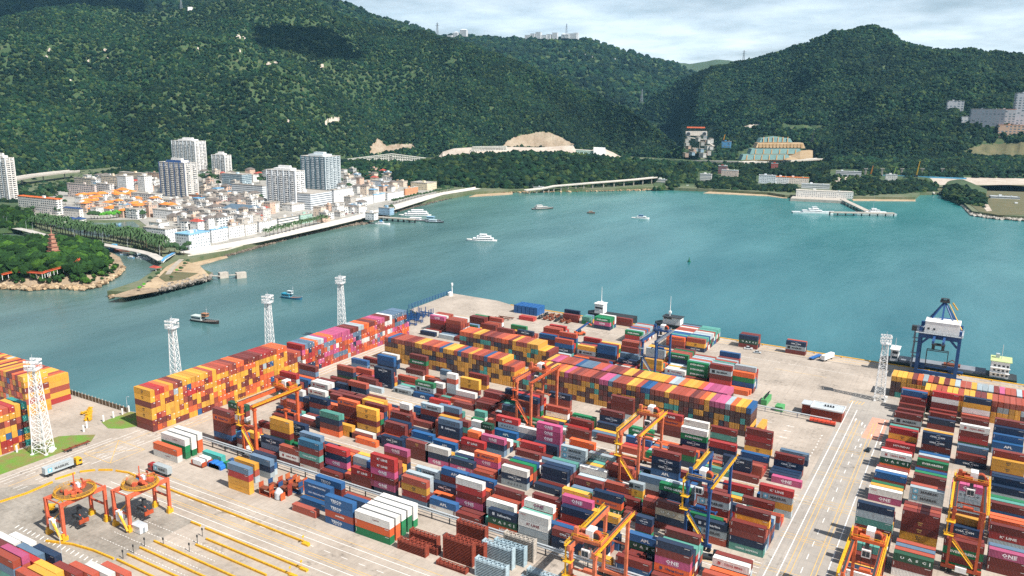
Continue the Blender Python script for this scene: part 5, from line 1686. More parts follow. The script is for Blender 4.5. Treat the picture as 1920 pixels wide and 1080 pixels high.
for i,(x,y,c) in enumerate(FRX):
    e=tag(empty('open_flat_rack',(x,y,0),0),['orange open flat rack nearest the truck lane','navy open flat rack behind the nearest orange one','rust open flat rack in the middle of the pile','dark red open flat rack beside the pale tank','pale orange open flat rack by the pipe fence','rust open flat rack at the right end of the pile','navy open flat rack below the right end of the pile'][i],'flat rack','open flat racks piled by the pipe fence'); mm=paint(c,.7,.3,.9)
    for k in range(2):
        z=k*2.6; MB().box(0,5.9,0,2.4,z,z+.5).build('deck',MRUST if k else mm,e)
        for xx in(0,5.7): MB().box(xx,xx+.2,0,2.4,z+.5,z+2.5).build('end_wall',mm,e)
e=tag(empty('storage_tank',(-230,210.5,0)),'pale grey domed tank beside an orange frame','tank'); MB().cyl((0,0,.3),(0,0,3),1.7,16).cyl((0,0,3),(0,0,4),1.7,16,1.0).cyl((0,0,4),(0,0,4.6),1,12,.5).build('shell',paint('c3c8cc',.4),e); MB().box(-2.3,-2.1,-1.2,1.2,0,3).box(2.1,2.3,-1.2,1.2,0,3).build('frame',MOR,e)
e=tag(empty('crate_rack',(-285,212.5,0)),'rusty flat racks holding two white crates beside the white topped block','crate rack')
for k in range(2):
    MB().box(0,7,k*3.2,k*3.2+2.4,.2,.7).build('deck',MRUST,e); 
    for xx in(0,6.8): MB().box(xx,xx+.2,k*3.2,k*3.2+2.4,.7,2.4).build('end_wall',MORD,e)
for k in range(2): tag(MB().cbox((-281.5,213.8+k*3.2,1.9),(5.4,2.2,2.2)).build('crate',MWHT),['white wrapped crate on the nearer rusty rack','white wrapped crate on the farther rusty rack'][k],'crate','white crates on rusty racks')
tarp=MB(); 
for i in range(7): tarp.cyl((-276.5+i*.95,215.2,.8),(-276.5+i*.95,218.6,.8),1.5+.25*math.sin(i*2.1),10)
tag(tarp.build('tarpaulin_load',paint('1f6fc4',.5,.25,.7)),'lumpy load under a bright blue tarpaulin','tarpaulin')
# pipe fence in front of the first block
e=tag(empty('pipe_fence',(-300,229.6,0)),'long grey pipe fence between the front strip and the first block','fence')
for z,rr in((3.0,.42),(3.9,.3),(1.6,.12)): MB().cyl((0,0,z),(246,0,z),rr,8).build('pipe',MGAL,e)
for k in range(31): MB().box(k*8.2-.15,k*8.2+.15,-.2,.2,0,3.9).build('post',MDARK,e)
e=tag(empty('pipe_fence',(-112,411.5,0)),'shorter grey pipe fence in front of the flat roofed red building','fence')
for z,rr in((2.6,.35),(1.4,.12)): MB().cyl((0,0,z),(57,0,z),rr,8).build('pipe',MGAL,e)
for k in range(8): MB().box(k*8.1-.12,k*8.1+.12,-.15,.15,0,2.6).build('post',MBLU,e)
# red flat-roofed building, reefers, low tray
e=tag(empty('utility_building',(-68,416.5,0)),'brick red flat roofed utility building beside the yard road','building')
MB().box(2,17,0,9,0,5).build('wall',MBRK,e); MB().box(-3,2,3,9,0,5).build('wing_wall',MBRK,e); MB().box(1.6,17.4,-.4,9.4,5,5.35).build('roof',MGAL,e); MB().box(-3.4,1.6,2.6,9.4,5,5.35).build('wing_roof',MGAL,e)
MB().box(1.6,17.4,-.4,-.1,5.35,5.8).box(1.6,17.4,9.1,9.4,5.35,5.8).box(17.1,17.4,-.1,9.1,5.35,5.8).box(1.6,1.9,-.1,9.1,5.35,5.8).build('parapet',MWHT,e)
for k in range(4): MB().cbox((8+k*1.3,5,5.8),(.8,.8,.9)).build('roof_vent',MDARK,e)
MB().box(17,17.06,3,5,0,2.6).build('door',MDARK,e)
e=tag(empty('generator_set',(-92,420,0)),'green generator container with five exhaust stacks','generator'); MB().box(0,3,0,11,.1,3).build('body',MGRN,e)
for k in range(5): MB().cyl((1.5,1.4+k*2,3),(1.5,1.4+k*2,4.6),.35).bar((1.5,1.4+k*2,4.5),(2.3,1.4+k*2,5.1),.5).build('exhaust',MDARK,e)
tag(MB().box(-83.5,-79.5,414.5,420,.1,2.9).hip(-83.5,-79.5,414.5,420,2.9,.3,.1).build('equipment_hut',MGRN),'small green equipment hut between the generator and red building','hut')
e=tag(empty('loading_beam',(-65,410,0)),'low orange red loading frame lying in front of the pipe fence','loading frame'); MB().box(0,12.2,-1.2,1.2,.9,1.9).build('beam',paint('d6492c',.5),e); MB().box(0,12.2,-1.25,1.25,0,.9).build('base',MDARK,e)
for k in range(7): MB().box(k*2,k*2+.15,-1.3,1.3,1,2.2).build('rib',paint('d6492c',.5),e)
# stacker, vans and cars on the quay
def stacker(x,y,rz,label):
    e=tag(empty('reach_stacker',(x,y,0),rz),label,'reach stacker','reach stackers'); MB().box(-3.6,3.4,-1.6,1.6,.9,2.2).box(-4,-2.6,-1.5,1.5,1.4,3).build('chassis',MOR,e); MB().cbox((-.4,0,3.1),(1.8,1.6,1.8)).build('cab',MDARK,e); MB().bar((-3,0,3.2),(6.5,0,8.6),1.0,1.0).build('boom',MBLU,e); MB().box(6,7,-3.4,3.4,7.2,7.9).build('spreader',MOR,e)
    for k in(-2.6,2.2): 
        for s in(-1,1): MB().cyl((k,s*1.9,.9),(k,s*1.1,.9),.9,12).build('wheel',MTYRE,e)
stacker(-231,487,.9,'orange reach stacker with raised blue boom by the green topped stack'); 
def car(x,y,z,rz,col,name,label,group,l=4.6,h=1.5):
    e=tag(empty(name,(x,y,z),rz),label,'van' if h>1.8 else 'car',group); m=paint(col,.25,.08); k=h/1.5
    MB().box(-l/2,l/2,-.9,.9,.3,.85*k).build('body',m,e); MB().add([(-l*.36,-.82,.85*k),(l*.24,-.82,.85*k),(l*.24,.82,.85*k),(-l*.36,.82,.85*k),(-l*.26,-.7,h),(l*.08,-.7,h),(l*.08,.7,h),(-l*.26,.7,h)],MB.BF).build('cabin',MGLS,e); MB().box(-l*.25,l*.07,-.69,.69,h,h+.04).build('roof',m,e)
    for a in(-l*.3,l*.3):
        for s in(-1,1): MB().cyl((a,s*.92,.33),(a,s*.7,.33),.33,8).build('wheel',MTYRE,e)
    return e
car(-124,517,0,.2,'d9dcde','parked_car','white van on the quay beside the striped boxes','quay vehicles',5.2,2.1); car(-117,512,0,.2,'bcc6cc','parked_car','silver car on the quay near the dark green stack','quay vehicles'); car(-34.5,387,0,1.5,'23272b','parked_car','black car in the shade of the first right yard column','yard cars',4.6,1.6)
e=tag(empty('flatbed_trailer',(-83,521,0),1.25),'blue flat trailer standing on the quay','trailer'); MB().box(-6,6,-1.25,1.25,1,1.5).build('deck',paint('2b66a8',.5,.2),e); [MB().cyl((k,s*1.2,.5),(k,s*.8,.5),.5,8).build('wheel',MTYRE,e) for k in(-4,-2.8,3.5) for s in(-1,1)]
e=tag(empty('box_trailer',(-76,522,0),1.25),'white box trailer standing on the quay beside the blue flat one','trailer'); MB().box(-6,6,-1.25,1.25,1.1,3.9).build('body',MWHT,e); MB().box(-6,6,-1,1,.8,1.1).build('chassis',MDARK,e); [MB().cyl((k,s*1.2,.5),(k,s*.8,.5),.5,8).build('wheel',MTYRE,e) for k in(-4,-2.8,3.5) for s in(-1,1)]
# quay edge: kerb, bollards, fenders, crane rails
struct(MB().box(-314,600,533.2,534.3,0,.35).build('kerb',MYEL)); 
for k in range(26):
    x=-300+k*16.5; tag(MB().cyl((x,531.6,0),(x,531.6,.6),.35,10).cyl((x,531.6,.6),(x,531.6,.85),.55,10).build('bollard',MYEL),'yellow mooring bollard along the quay edge','bollard','mooring bollards on the quay edge')
for y in(518.6,534-.6-.0): struct(MB().box(-300,600,y-.1,y+.1,.005,.06).build('ground_rail',MDARK)) if y<530 else None
# sea wall fence with posts at the left corner, blue rail fence at the quay head
e=tag(empty('seawall_fence',(-412,235.6,0)),'brown slatted fence on the sea wall beside yellow boxes','fence'); MB().box(0,50,-.1,.1,.2,2.6).build('panel',paint('6e5b42',.9,.3,1),e)
for k in range(18): MB().box(k*2.9,k*2.9+.3,-.2,.2,0,3.1).build('post',MCON,e)
e=tag(empty('quay_railing',(-372.5,480,0)),'dark blue railing along the water at the quay head','fence')
for z in(1.2,2.4,3.4): MB().bar((0,0,z),(-1.5,60,z),.2).build('rail',MBLU,e)
for k in range(16): MB().bar((-.1*k,k*4,0),(-.1*k,k*4,3.5),.35).build('post',MBLU,e)
e=tag(empty('spreader_rack',(-362,440,0)),'pile of dark blue crane spreaders stored behind the pink wall','spreader rack')
for i in range(9):
    x,y=random.uniform(0,14),i*4.2; m=MB(); z=random.uniform(.6,1.6)
    for a,b in(((0,0),(11,0)),((0,2),(11,2)),((0,0),(0,2)),((11,0),(11,2)),((5.5,0),(5.5,2))): m.bar((x+a[0],y+a[1],z),(x+b[0],y+b[1],z),.45)
    for a in((0,0),(11,0),(5.5,0),(0,2),(11,2)): m.bar((x+a[0],y+a[1],0),(x+a[0],y+a[1],z+random.uniform(2,6)),.4)
    m.build('spreader',MBLU,e)
e=tag(empty('beacon_light',(-374,540,0)),'white navigation beacon at the quay corner','beacon'); MB().cyl((0,0,0),(0,0,7),.5,10,.3).build('column',MWHT,e); MB().cyl((0,0,7),(0,0,9),.9,10).build('lantern',MWHT,e)
tag(MB().cyl((-371,533,0),(-371,533,2.6),1.8,14).cyl((-371,533,2.6),(-371,533,3.4),2.1,14,.8).build('round_kiosk',MWHT),'round white kiosk near the quay corner beacon','kiosk')
for i in range(6):
    tag(MB().box(-300+i*3.4,-297.2+i*3.4,515,527,.1,6).box(-300+i*3.4-.1,-297.2+i*3.4+.1,514.9,515.2,0,6.2).build('cell_frame',paint('1e5a96',.5,.25,.5)),'tall blue frame box %s in the row at the quay corner'%['first','second','third','fourth','fifth','last'][i],'frame box','blue frame boxes at the quay corner')
for i in range(12):
    x,y=-276+(i%6)*4.6,508+(i//6)*9; m=MB(); m.box(x,x+2.2,y,y+6,.6,1.1); 
    for k in range(5): m.cyl((x+random.uniform(0,2.2),y+k*1.3,1.1),(x+random.uniform(0,2.2),y+k*1.3,2.4),.5)
    tag(m.build('machine_part',MRUST if i%3 else MDARK),'rusty machine part on a pallet near the blue frame boxes','machine part','rusty machine parts at the quay corner')
for i,(x,y) in enumerate([(-381,227),(-378.5,225.5),(-376,223.8),(-379,222.5),(-374,222),(-371.5,220.5),(-369,219)]):
    m=MB(); 
    for k in range(5): m.cbox((x+random.uniform(-1.3,1.3),y+random.uniform(-.9,.9),.3+k*.28),(2.6,.8,.5),random.uniform(0,3))
    tag(m.build('barrier_pile',MYEL),'loose pile of yellow barrier pieces by the sea wall corner','barrier pile','yellow barrier piles by the sea wall corner')
for i,(x,y) in enumerate([(-361,213),(-358,209.5),(-361.5,222),(-361.8,227.5),(-362,232.5),(-362.5,236.5),(-362,150),(-362,160),(-361.5,170),(-361,180)]):
    tag(MB().cyl((x,y,0),(x,y,3.2),.42,10).cyl((x,y,3.2),(x,y,3.4),.42,10,.1).build('marker_post',MWHT),'white marker post on the grass verge','post','white marker posts on the verges')
for i,(x,y) in enumerate([(-227.5,166),(-232,175.2),(-238.2,163.5),(-243.8,160),(-243,155),(-243,151),(-229.5,171)]):
    tag(MB().cyl((x,y,0),(x,y,2.6),.12,6).cbox((x,y,2.9),(.5,.35,.9)).build('lane_signal',MDARK),'small dark lane signal on a post at a barrier end','signal','lane signals at barrier ends')
def lamp_post(x,y,z,h,label,group): tag(MB().cyl((x,y,z),(x,y,z+h),.16,6,.09).bar((x,y,z+h),(x+1.6,y,z+h+.3),.12).cbox((x+1.7,y,z+h+.3),(.9,.35,.15)).build('street_lamp',MGAL),label,'lamp',group)
lamp_post(-250.5,134.5,0,16,'tall grey pole beside the corner containers','yard poles'); lamp_post(-366,238,0,7,'white camera pole at the sea wall beside the yellow wall','yard poles')
tag(MB().cbox((-250.7,135.8,1.6),(1.3,1.1,2.4)).build('switch_box',MWHT),'white switch box at the foot of the tall pole','box')
# dark pavement for tug master and old excavator under the cranes
e=tag(empty('excavator',(-296,157,0),.6),'small yellow excavator parked beside the old crane','excavator'); MB().box(-2,2,-1.4,1.4,0,1).build('track',MDARK,e); MB().cbox((-.3,0,2),(3,2.4,1.6)).build('body',MYEL,e); MB().bar((1,0,2.4),(4.2,0,5),.5).bar((4.2,0,5),(6,0,2),.4).build('arm',MYEL,e)
e=tag(empty('terminal_tractor',(-69.5,258,0),.2),'black terminal tractor at the foot of the navy blue crane','tractor'); MB().box(-4,3,-1.2,1.2,.8,1.5).build('chassis',MDARK,e); MB().cbox((2,0,2.4),(1.8,2.2,2.2)).build('cab',paint('1c1e21',.4),e); [MB().cyl((k,s*1.2,.5),(k,s*.7,.5),.5,8).build('wheel',MTYRE,e) for k in(-3,-1.8,2) for s in(-1,1)]
# ---------------------------------------------------------------- far side of the bay
def pr(X,Y,Z):
    d=np.array([X,Y,Z-HC]); c=d@fw; return 960+FP*(d@rt)/c,540-FP*(d@up)/c
def fol_mat(name,k=1.):
    m=bpy.data.materials.new(name); t=NT(m); pos=t.n('NewGeometry').outputs['Position']; a=t.n('Attribute',attribute_name='col').outputs['Color']
    f=t.math('MULTIPLY_ADD',t.noise(.55,4,pos,.7),2.6,-.8,clamp=True); h=t.n('HueSaturation'); h.inputs['Value'].default_value=.5; t.l(a,h.inputs['Color']); h2=t.n('HueSaturation'); h2.inputs['Value'].default_value=1.3; h2.inputs['Hue'].default_value=.485; t.l(a,h2.inputs['Color'])
    t.out(t.mix(f,h.outputs[0],h2.outputs[0]),.9,0,t.bump(t.noise(.8,3,pos),.9,.9),.15); return m
MFOL=fol_mat('foliage'); MTRK=paint('5b4a38',.9,.25,1.5)
def ico(sub):
    bm=bmesh.new(); bmesh.ops.create_icosphere(bm,subdivisions=sub,radius=1); V=np.array([v.co[:] for v in bm.verts]); F=np.array([[v.index for v in f.verts] for f in bm.faces]); bm.free(); return V,F
def crown_proto(sub,seed,lobes):
    r=np.random.default_rng(seed); VV=[];FF=[];o=0; V0,F0=ico(sub)
    for k in range(lobes):
        V=V0.copy(); n=1+.30*np.sin(V[:,0]*5+seed+k)*np.sin(V[:,1]*5.3+k*2)+r.normal(0,.13,len(V)); V*=n[:,None]
        if lobes>1: 
            a=2*PI*k/lobes+r.uniform(0,1); s=r.uniform(.42,.66); V=V*s+np.array([math.cos(a)*.55,math.sin(a)*.55,r.uniform(-.25,.4)]) if k else V*.7+np.array([0,0,.25])
        V[:,2]=np.where(V[:,2]<-.35,-.35+(V[:,2]+.35)*.25,V[:,2]); VV.append(V); FF.append(F0+o); o+=len(V)
    return np.concatenate(VV),np.concatenate(FF)
def topped(P):
    V,F=P; k=V[F][:,:,2].mean(1)>-.3; return V,F[k]
PL=[topped(crown_proto(1,i,1)) for i in range(6)]; PR_=[crown_proto(1,20+i,6) for i in range(6)]
FC=np.array([lin(h)[:3] for h in ('16301f','1c3722','122a1d','283f24','1a3528','384b28','142c23')])
def merged(name,P,S,protos,mat,pal=FC,zs=.85,bright=None,kind='stuff',label=None,cat='trees'):
    P=np.asarray(P,float); S=np.asarray(S,float); n=len(P); ch=RNG.integers(0,len(protos),n); VV=[];FF=[];CL=[];o=0
    cl=pal[RNG.integers(0,len(pal),n)]*RNG.uniform(.72,1.35,(n,1))
    if bright is not None: cl=cl*bright[:,None]
    for k,(V,F) in enumerate(protos):
        idx=np.nonzero(ch==k)[0]
        if not len(idx): continue
        a=RNG.uniform(0,2*PI,len(idx)); ca,sa=np.cos(a),np.sin(a); s=S[idx]; sx=s*RNG.uniform(.85,1.15,len(idx)); z=s*zs*RNG.uniform(.8,1.25,len(idx))
        X=(V[None,:,0]*ca[:,None]-V[None,:,1]*sa[:,None])*sx[:,None]+P[idx,0][:,None]; Y=(V[None,:,0]*sa[:,None]+V[None,:,1]*ca[:,None])*sx[:,None]+P[idx,1][:,None]; Z=V[None,:,2]*z[:,None]+P[idx,2][:,None]
        W=np.stack([X,Y,Z],-1).reshape(-1,3); VV.append(W); FF.append((F[None]+ (np.arange(len(idx))*len(V))[:,None,None]).reshape(-1,3)+o); CL.append(np.repeat(np.c_[cl[idx],np.ones(len(idx))],len(V),0)); o+=len(W)
    ob=meshobj(name,np.concatenate(VV),np.concatenate(FF),mat,None,np.concatenate(CL)); ob['kind']=kind
    if label: ob['label']=label; ob['category']=cat
    return ob
def soil(name,cols,sc=.01):
    m=bpy.data.materials.new(name); t=NT(m); pos=t.n('NewGeometry').outputs['Position']
    f=t.math('MULTIPLY_ADD',t.noise(sc,5,pos,.6),3.2,-1.1,clamp=True); c=t.mix(f,lin(cols[0]),lin(cols[1])); g=t.math('MULTIPLY_ADD',t.noise(sc*7,4,pos),4,-2.1,clamp=True); c=t.mix(g,c,lin(cols[2])); t.out(c,.95); return m
M_LAND=soil('coast_soil',('4c5c3a','6d6f58','3a5230'),.02); M_TOWN=soil('town_ground',('8d8a84','a7a39b','6b6f62'),.03); M_SAND=soil('beach_sand',('a08a6c','b7a285','86705a'),.03); M_ROCKY=soil('shore_rock',('857460','a8947a','5c4e40'),.08); M_HILL=soil('hill_soil',('2f4424','3c5230','5f5f40'),.012); M_DRY=soil('dry_grass',('55553a','686044','46552f'),.06); M_PALE=soil('pale_rock',('a99c8e','beb3a6','8f7a66'),.03)
SHORE=[(-60,428),(0,432),(45,435),(82,445),(154,451),(202,464),(244,471),(266,469),(304,486),(309,499),(289,518),(261,537),(202,557),(234,558),(298,547),(360,535),(397,521),(375,512),(350,506),(347,497),(425,480),(480,464),(530,450),(592,435),(655,422),(672,416),(740,395),(805,380),(880,366),(960,361),(1120,359),(1185,357),(1235,356),(1335,360),(1440,366),(1472,371),(1600,374),(1715,375),(1725,366),(1772,365),(1802,382),(1822,402),(1865,409),(1920,412),(2200,425)]
shore=[G(x,y,-4) for x,y in SHORE]
land=shore+[(1500,1500),(3300,3000),(3300,9400),(-8800,9400),(-8800,700),(-2400,560)]
struct(MB().prism(land,-9,1.2).build('coast_ground',M_LAND)); SKIRT=1
def skirt(poly,z1,off,z0,mat,name,closed=True):
    n=len(poly); A=sum(poly[i][0]*poly[(i+1)%n][1]-poly[(i+1)%n][0]*poly[i][1] for i in range(n)); sg=1 if A>0 else -1; m=MB(); O=[]
    for i in range(n):
        a,b,c=poly[i-1],poly[i],poly[(i+1)%n]; n1=Vector((b[1]-a[1],a[0]-b[0])).normalized(); n2=Vector((c[1]-b[1],b[0]-c[0])).normalized(); v=(n1+n2); v=v.normalized() if v.length>.2 else n1; k=off*random.uniform(.7,1.25); O.append((b[0]+v.x*sg*k,b[1]+v.y*sg*k))
    for i in range(n if closed else n-1):
        j=(i+1)%n; m.quad((*poly[i],z1),(*poly[j],z1),(*O[j],z0),(*O[i],z0))
    return struct(m.build(name,mat))
def dens(px,k=6):
    o=[]
    for i in range(len(px)-1):
        a,b=px[i],px[i+1]; L=max(1,int(math.hypot(b[0]-a[0],b[1]-a[1])/k)); o+=[(a[0]+(b[0]-a[0])*t/L,a[1]+(b[1]-a[1])*t/L) for t in range(L)]
    return o+[px[-1]]
def patch(name,px,z,mat,z0=0.):
    if z0<-2: skirt([G(x,y,z) for x,y in dens(px+[px[0]],7)[:-1]],z,5.,-5.2,M_ROCKY,name); z0=z-.6
    return struct(MB().prism([G(x,y,z) for x,y in px],z0,z).build(name,mat))
skirt([G(x,y,-4) for x,y in dens(SHORE,6)],1.2,6.5,-5.4,M_ROCKY,'shore_slope',False)
patch('town_ground',[(60,412),(150,412),(260,412),(330,466),(352,474),(480,452),(600,424),(668,410),(740,389),(820,362),(800,345),(640,325),(400,330),(200,340),(40,372)],1.5,M_TOWN,1.0)
pond=struct(MB().prism([G(x,y,1.6) for x,y in [(84,419),(112,421),(160,417),(200,418),(250,415),(262,424),(236,436),(200,445),(150,440),(116,428)]],1.,1.6).build('water',bpy.data.materials['sea_water']))
patch('sandbar',[(350,490),(375,498),(392,516),(355,528),(300,540),(262,540),(290,520),(312,500),(330,490)],1.45,M_SAND,1.0); patch('sandbar',[(310,508),(372,512),(345,524),(310,528),(298,520)],1.6,M_DRY,1.4)
patch('sandbar',[(205,556),(262,538),(285,532),(298,545),(234,556.5)],1.4,M_ROCKY,1.)
def path(px,z,w,name,mat,z0=None,closed=False):
    P=[Vector((*G(x,y,z),0)) for x,y in px]; m=MB()
    for i in range(len(P)-1):
        d=(P[i+1]-P[i]).normalized(); n=Vector((-d.y,d.x,0))*w/2; a,b=P[i]-d*w*.1,P[i+1]+d*w*.1
        m.prism([(a.x-n.x,a.y-n.y),(b.x-n.x,b.y-n.y),(b.x+n.x,b.y+n.y),(a.x+n.x,a.y+n.y)],(z-.5 if z0 is None else z0),z+i*.004)
    return m.build(name,mat)
MROADP=paint('b9b4ac',.9,.2,.1)
struct(path([(-30,421),(28,427),(52,432),(95,444),(160,452),(210,461),(262,471),(285,477),(303,487)],2.2,9,'promenade',MROADP)); struct(path([(340,486),(328,497),(322,504),(315,514)],1.62,4.5,'road',paint('a89e90',.9,.2,.1))); struct(path([(352,474),(480,450),(600,424),(672,407),(735,390),(820,364),(890,353)],2.2,22,'promenade',paint('cfc9c0',.9,.15,.1)))
# white revetment along the town front and boulders at its foot
rv=[(352,487),(425,476),(480,460),(530,447),(592,432),(655,419),(672,413)]; rv2=[(745,394),(805,378),(862,364),(893,358)]
for pl in(rv,rv2):
    m=MB(); A=[G(x,y-1,-3) for x,y in pl]; B=[G(x,y-(9 if pl is rv else 8),2.6) for x,y in pl]
    for i in range(len(pl)-1): m.add([(*A[i],-4.2),(*A[i+1],-4.2),(*B[i+1],2.7),(*B[i],2.7),(*A[i],-9),(*A[i+1],-9),(*B[i+1],-9),(*B[i],-9)],((0,1,2,3),(5,4,7,6),(4,5,1,0),(6,7,3,2)))
    struct(m.build('revetment_slope',soil('revetment_stone',('c2b9ae','d9d2c8','9c9085'),.08)))
V0,F0=ico(1)
def rocks(name,px,n,z,wid,s0,s1,pal,label):
    P=[];S=[]
    seg=[(px[i],px[i+1]) for i in range(len(px)-1)]
    for i in range(n):
        a,b=random.choice(seg); t=random.random(); x=a[0]+(b[0]-a[0])*t; y=a[1]+(b[1]-a[1])*t+random.uniform(-wid,wid); g=G(x,y,z); P.append((*g,z+random.uniform(-.6,.4))); S.append(random.uniform(s0,s1))
    o=merged(name,P,S,[crown_proto(1,50+i,1) for i in range(4)],bpy.data.materials['rock_face'],np.array([lin(h)[:3] for h in pal]),.7); o['label']=label; o['category']='rocks'; return o
mr=bpy.data.materials.new('rock_face'); t=NT(mr); pos=t.n('NewGeometry').outputs['Position']; t.out(t.mix(t.math('MULTIPLY',t.noise(.7,4,pos),.8),t.n('Attribute',attribute_name='col').outputs['Color'],lin('4a4138')),.95,0,t.bump(t.noise(.9,3,pos),.8,.6))
rocks('boulders',[(352,488),(425,479),(480,464),(530,450),(592,435),(655,422),(690,418)],900,-3.6,1.6,.8,2.2,('6b6257','857a6b','574f46'),'dark boulders along the foot of the white sea slope'); rocks('boulders',[(690,417),(745,396),(805,381),(862,367),(895,361)],420,-3.6,1.2,.8,2.,('5f574d','7a7063'),'dark boulders below the farther white sea slope')
rocks('boulders',[(1772,365),(1802,382),(1822,402),(1865,409),(1930,413)],420,-3,1.6,1.2,3.2,('b3aea4','cfcac0','8f897e'),'pale boulders edging the bare point on the right'); rocks('boulders',[(1690,358),(1772,362)],90,-1,1.5,1.,3.,('b3aea4','d5d0c6'),'pale boulders at the back of the small inlet')
rocks('boulders',[(900,360),(1000,359),(1120,357),(1185,355.5),(1235,355)],420,-3,1.6,1.,2.6,('b79a74','cbb08a','8d775a'),'tan boulders along the wooded shore'); rocks('boulders',[(262,545),(298,544),(345,533),(392,520),(396,516)],420,-1.2,3.5,1.,1.9,('8e887f','a8a198','6d675f'),'grey armour blocks around the spit'); rocks('boulders',[(298,541),(345,529),(385,519)],380,.6,4.5,.8,1.7,('8e887f','a39d94','6d675f'),'grey armour stones covering the sea side of the spit'); rocks('boulders',[(205,556),(240,548),(262,540),(290,520),(303,502)],260,-2.4,2.5,.7,1.9,('a48a68','c2a984','7c654c'),'tan boulders on the tip of the spit')
for px in ([(1320,359),(1440,364.5),(1475,369),(1475,364),(1400,359),(1335,355)],[(1600,373),(1715,374),(1716,369),(1640,367),(1596,369)],[(880,366),(960,361),(960,357),(905,358)],[(350,500),(425,479),(425,476),(350,490)]): patch('beach',[(x,y+2.6) for x,y in px],-3.3,M_SAND,-4.5)
for px,mt in (([(1735,352),(1920,345),(2000,352),(2000,402),(1870,403),(1835,396),(1815,380),(1790,362)],M_DRY),([(1560,333),(1720,326),(2000,330),(2000,346),(1760,347),(1680,340),(1570,343)],M_PALE),([(1690,346),(1810,340),(1930,350),(1930,360),(1800,356)],M_LAND),([(1820,357),(1840,362),(1860,395),(1850,396)],M_PALE)): patch('bare_ground',px,1.6 if mt is not M_PALE else 1.8,mt,1.)
# ---------------------------------------------------------------- island with its wood
isl=[G(x,y,-4) for x,y in [(-160,548),(-60,543),(0,540),(47,544),(105,540),(156,544),(187,537),(225,518),(238,503),(230,490),(226,482),(206,472),(150,468),(60,468),(-60,470),(-160,484)]]
def inside(x,y,poly):
    x=np.asarray(x);y=np.asarray(y);r=np.zeros(np.shape(x),bool); k=len(poly)-1
    for i in range(len(poly)):
        xi,yi=poly[i]; xj,yj=poly[k]; c=((yi>y)!=(yj>y))&(x<(xj-xi)*(y-yi)/(yj-yi+1e-9)+xi); r^=c; k=i
    return r
def edist(x,y,poly):
    d=np.full(np.shape(x),1e9); k=len(poly)-1
    for i in range(len(poly)):
        ax,ay=poly[i]; bx,by=poly[k]; dx,dy=bx-ax,by-ay; t=np.clip(((x-ax)*dx+(y-ay)*dy)/(dx*dx+dy*dy),0,1); d=np.minimum(d,np.hypot(x-ax-t*dx,y-ay-t*dy)); k=i
    return d
xs,ys=zip(*isl); gx,gy=np.meshgrid(np.arange(min(xs)-6,max(xs)+6,3.),np.arange(min(ys)-6,max(ys)+6,3.)); ins=inside(gx,gy,isl); ed=np.where(ins,edist(gx,gy,isl),-edist(gx,gy,isl))
def isl_z(ed,x,y): return np.where(ed>0,-4+1.8*np.minimum(ed/5,1)+13*(1-np.exp(-np.maximum(ed-11,0)/24))+(fbm(x,y,14,3,4)-.45)*3.0*np.clip(ed/6,0,1),-6)
gz=isl_z(ed,gx,gy); ny,nx=gx.shape; idx=np.arange(nx*ny).reshape(ny,nx); Fq=np.stack([idx[:-1,:-1],idx[:-1,1:],idx[1:,1:],idx[1:,:-1]],-1).reshape(-1,4)
struct(meshobj('island_ground',np.stack([gx,gy,gz],-1).reshape(-1,3),Fq,M_ROCKY,smooth=True))
P=[];S=[]
while len(P)<820:
    x=random.uniform(min(xs),max(xs)); y=random.uniform(min(ys),max(ys)); e_=float(edist(np.array(x),np.array(y),isl))
    if inside(np.array(x),np.array(y),isl) and e_>8.5+4*random.random():
        s=random.uniform(4.0,7.6) if e_>18 else random.uniform(2.0,3.6); P.append((x,y,float(isl_z(np.array(e_),np.array(x),np.array(y)))+s*.75)); S.append(s)
for i in range(500):
    x=random.uniform(min(xs),max(xs)); y=random.uniform(min(ys),max(ys)); e_=float(edist(np.array(x),np.array(y),isl))
    if inside(np.array(x),np.array(y),isl) and 6.5<e_<14: s_=random.uniform(1.,2.); P.append((x,y,float(isl_z(np.array(e_),np.array(x),np.array(y)))+s_*.6)); S.append(s_)
ISP=np.array([lin(h)[:3] for h in ('1f3d1a','28491d','1a3618','35581f','234220','1e3b1c')]); merged('island_wood',P,S,PR_,MFOL,ISP,.9,None,'stuff','dense green wood covering the small rocky island')
rocks('boulders',[(-40,541),(0,536),(50,540),(105,536),(156,540),(190,532),(222,514),(232,502)],520,-2.6,3.2,.8,2.6,('b89c78','d0b896','8e775a'),'tan boulders around the island shore')
e=tag(empty('pagoda',(*G(101,478,14),13)),'tan stepped pagoda rising above the island trees','pagoda'); MST=paint('b0806a',.85,.2,.6)
for k in range(5):
    w_=7.2-k*1.0; z=2+k*3.7; MB().box(-w_/2,w_/2,-w_/2,w_/2,z,z+2.9).build('storey',MST,e); MB().hip(-w_/2,w_/2,-w_/2,w_/2,z+2.9,.9,.7).build('eave',paint('94604e',.85,.2,.6),e)
MB().cyl((0,0,20.5),(0,0,27),.5,8,.05).build('spire',MST,e); MB().box(-3.6,3.6,-3.6,3.6,-6,2).build('plinth',MST,e)
wk=[(20,775),(140,745),(300,752),(420,762),(470,742),(500,735),(570,715),(690,680),(740,660),(770,645),(790,618)]; wk=[(x/5.333,370+y/5.333) for x,y in wk]; zz_=[6,6.5,7,7.5,8.5,9,10,11.5,12.5,13.5,15]
e=tag(empty('hillside_walkway',(0,0,0)),'red decked walkway on posts winding across the island','walkway'); dk=MB(); rl=MB(); MRW=paint('c9552e',.7,.15,.8)
W3=[Vector((*G(x,y,z),z)) for (x,y),z in zip(wk,zz_)]
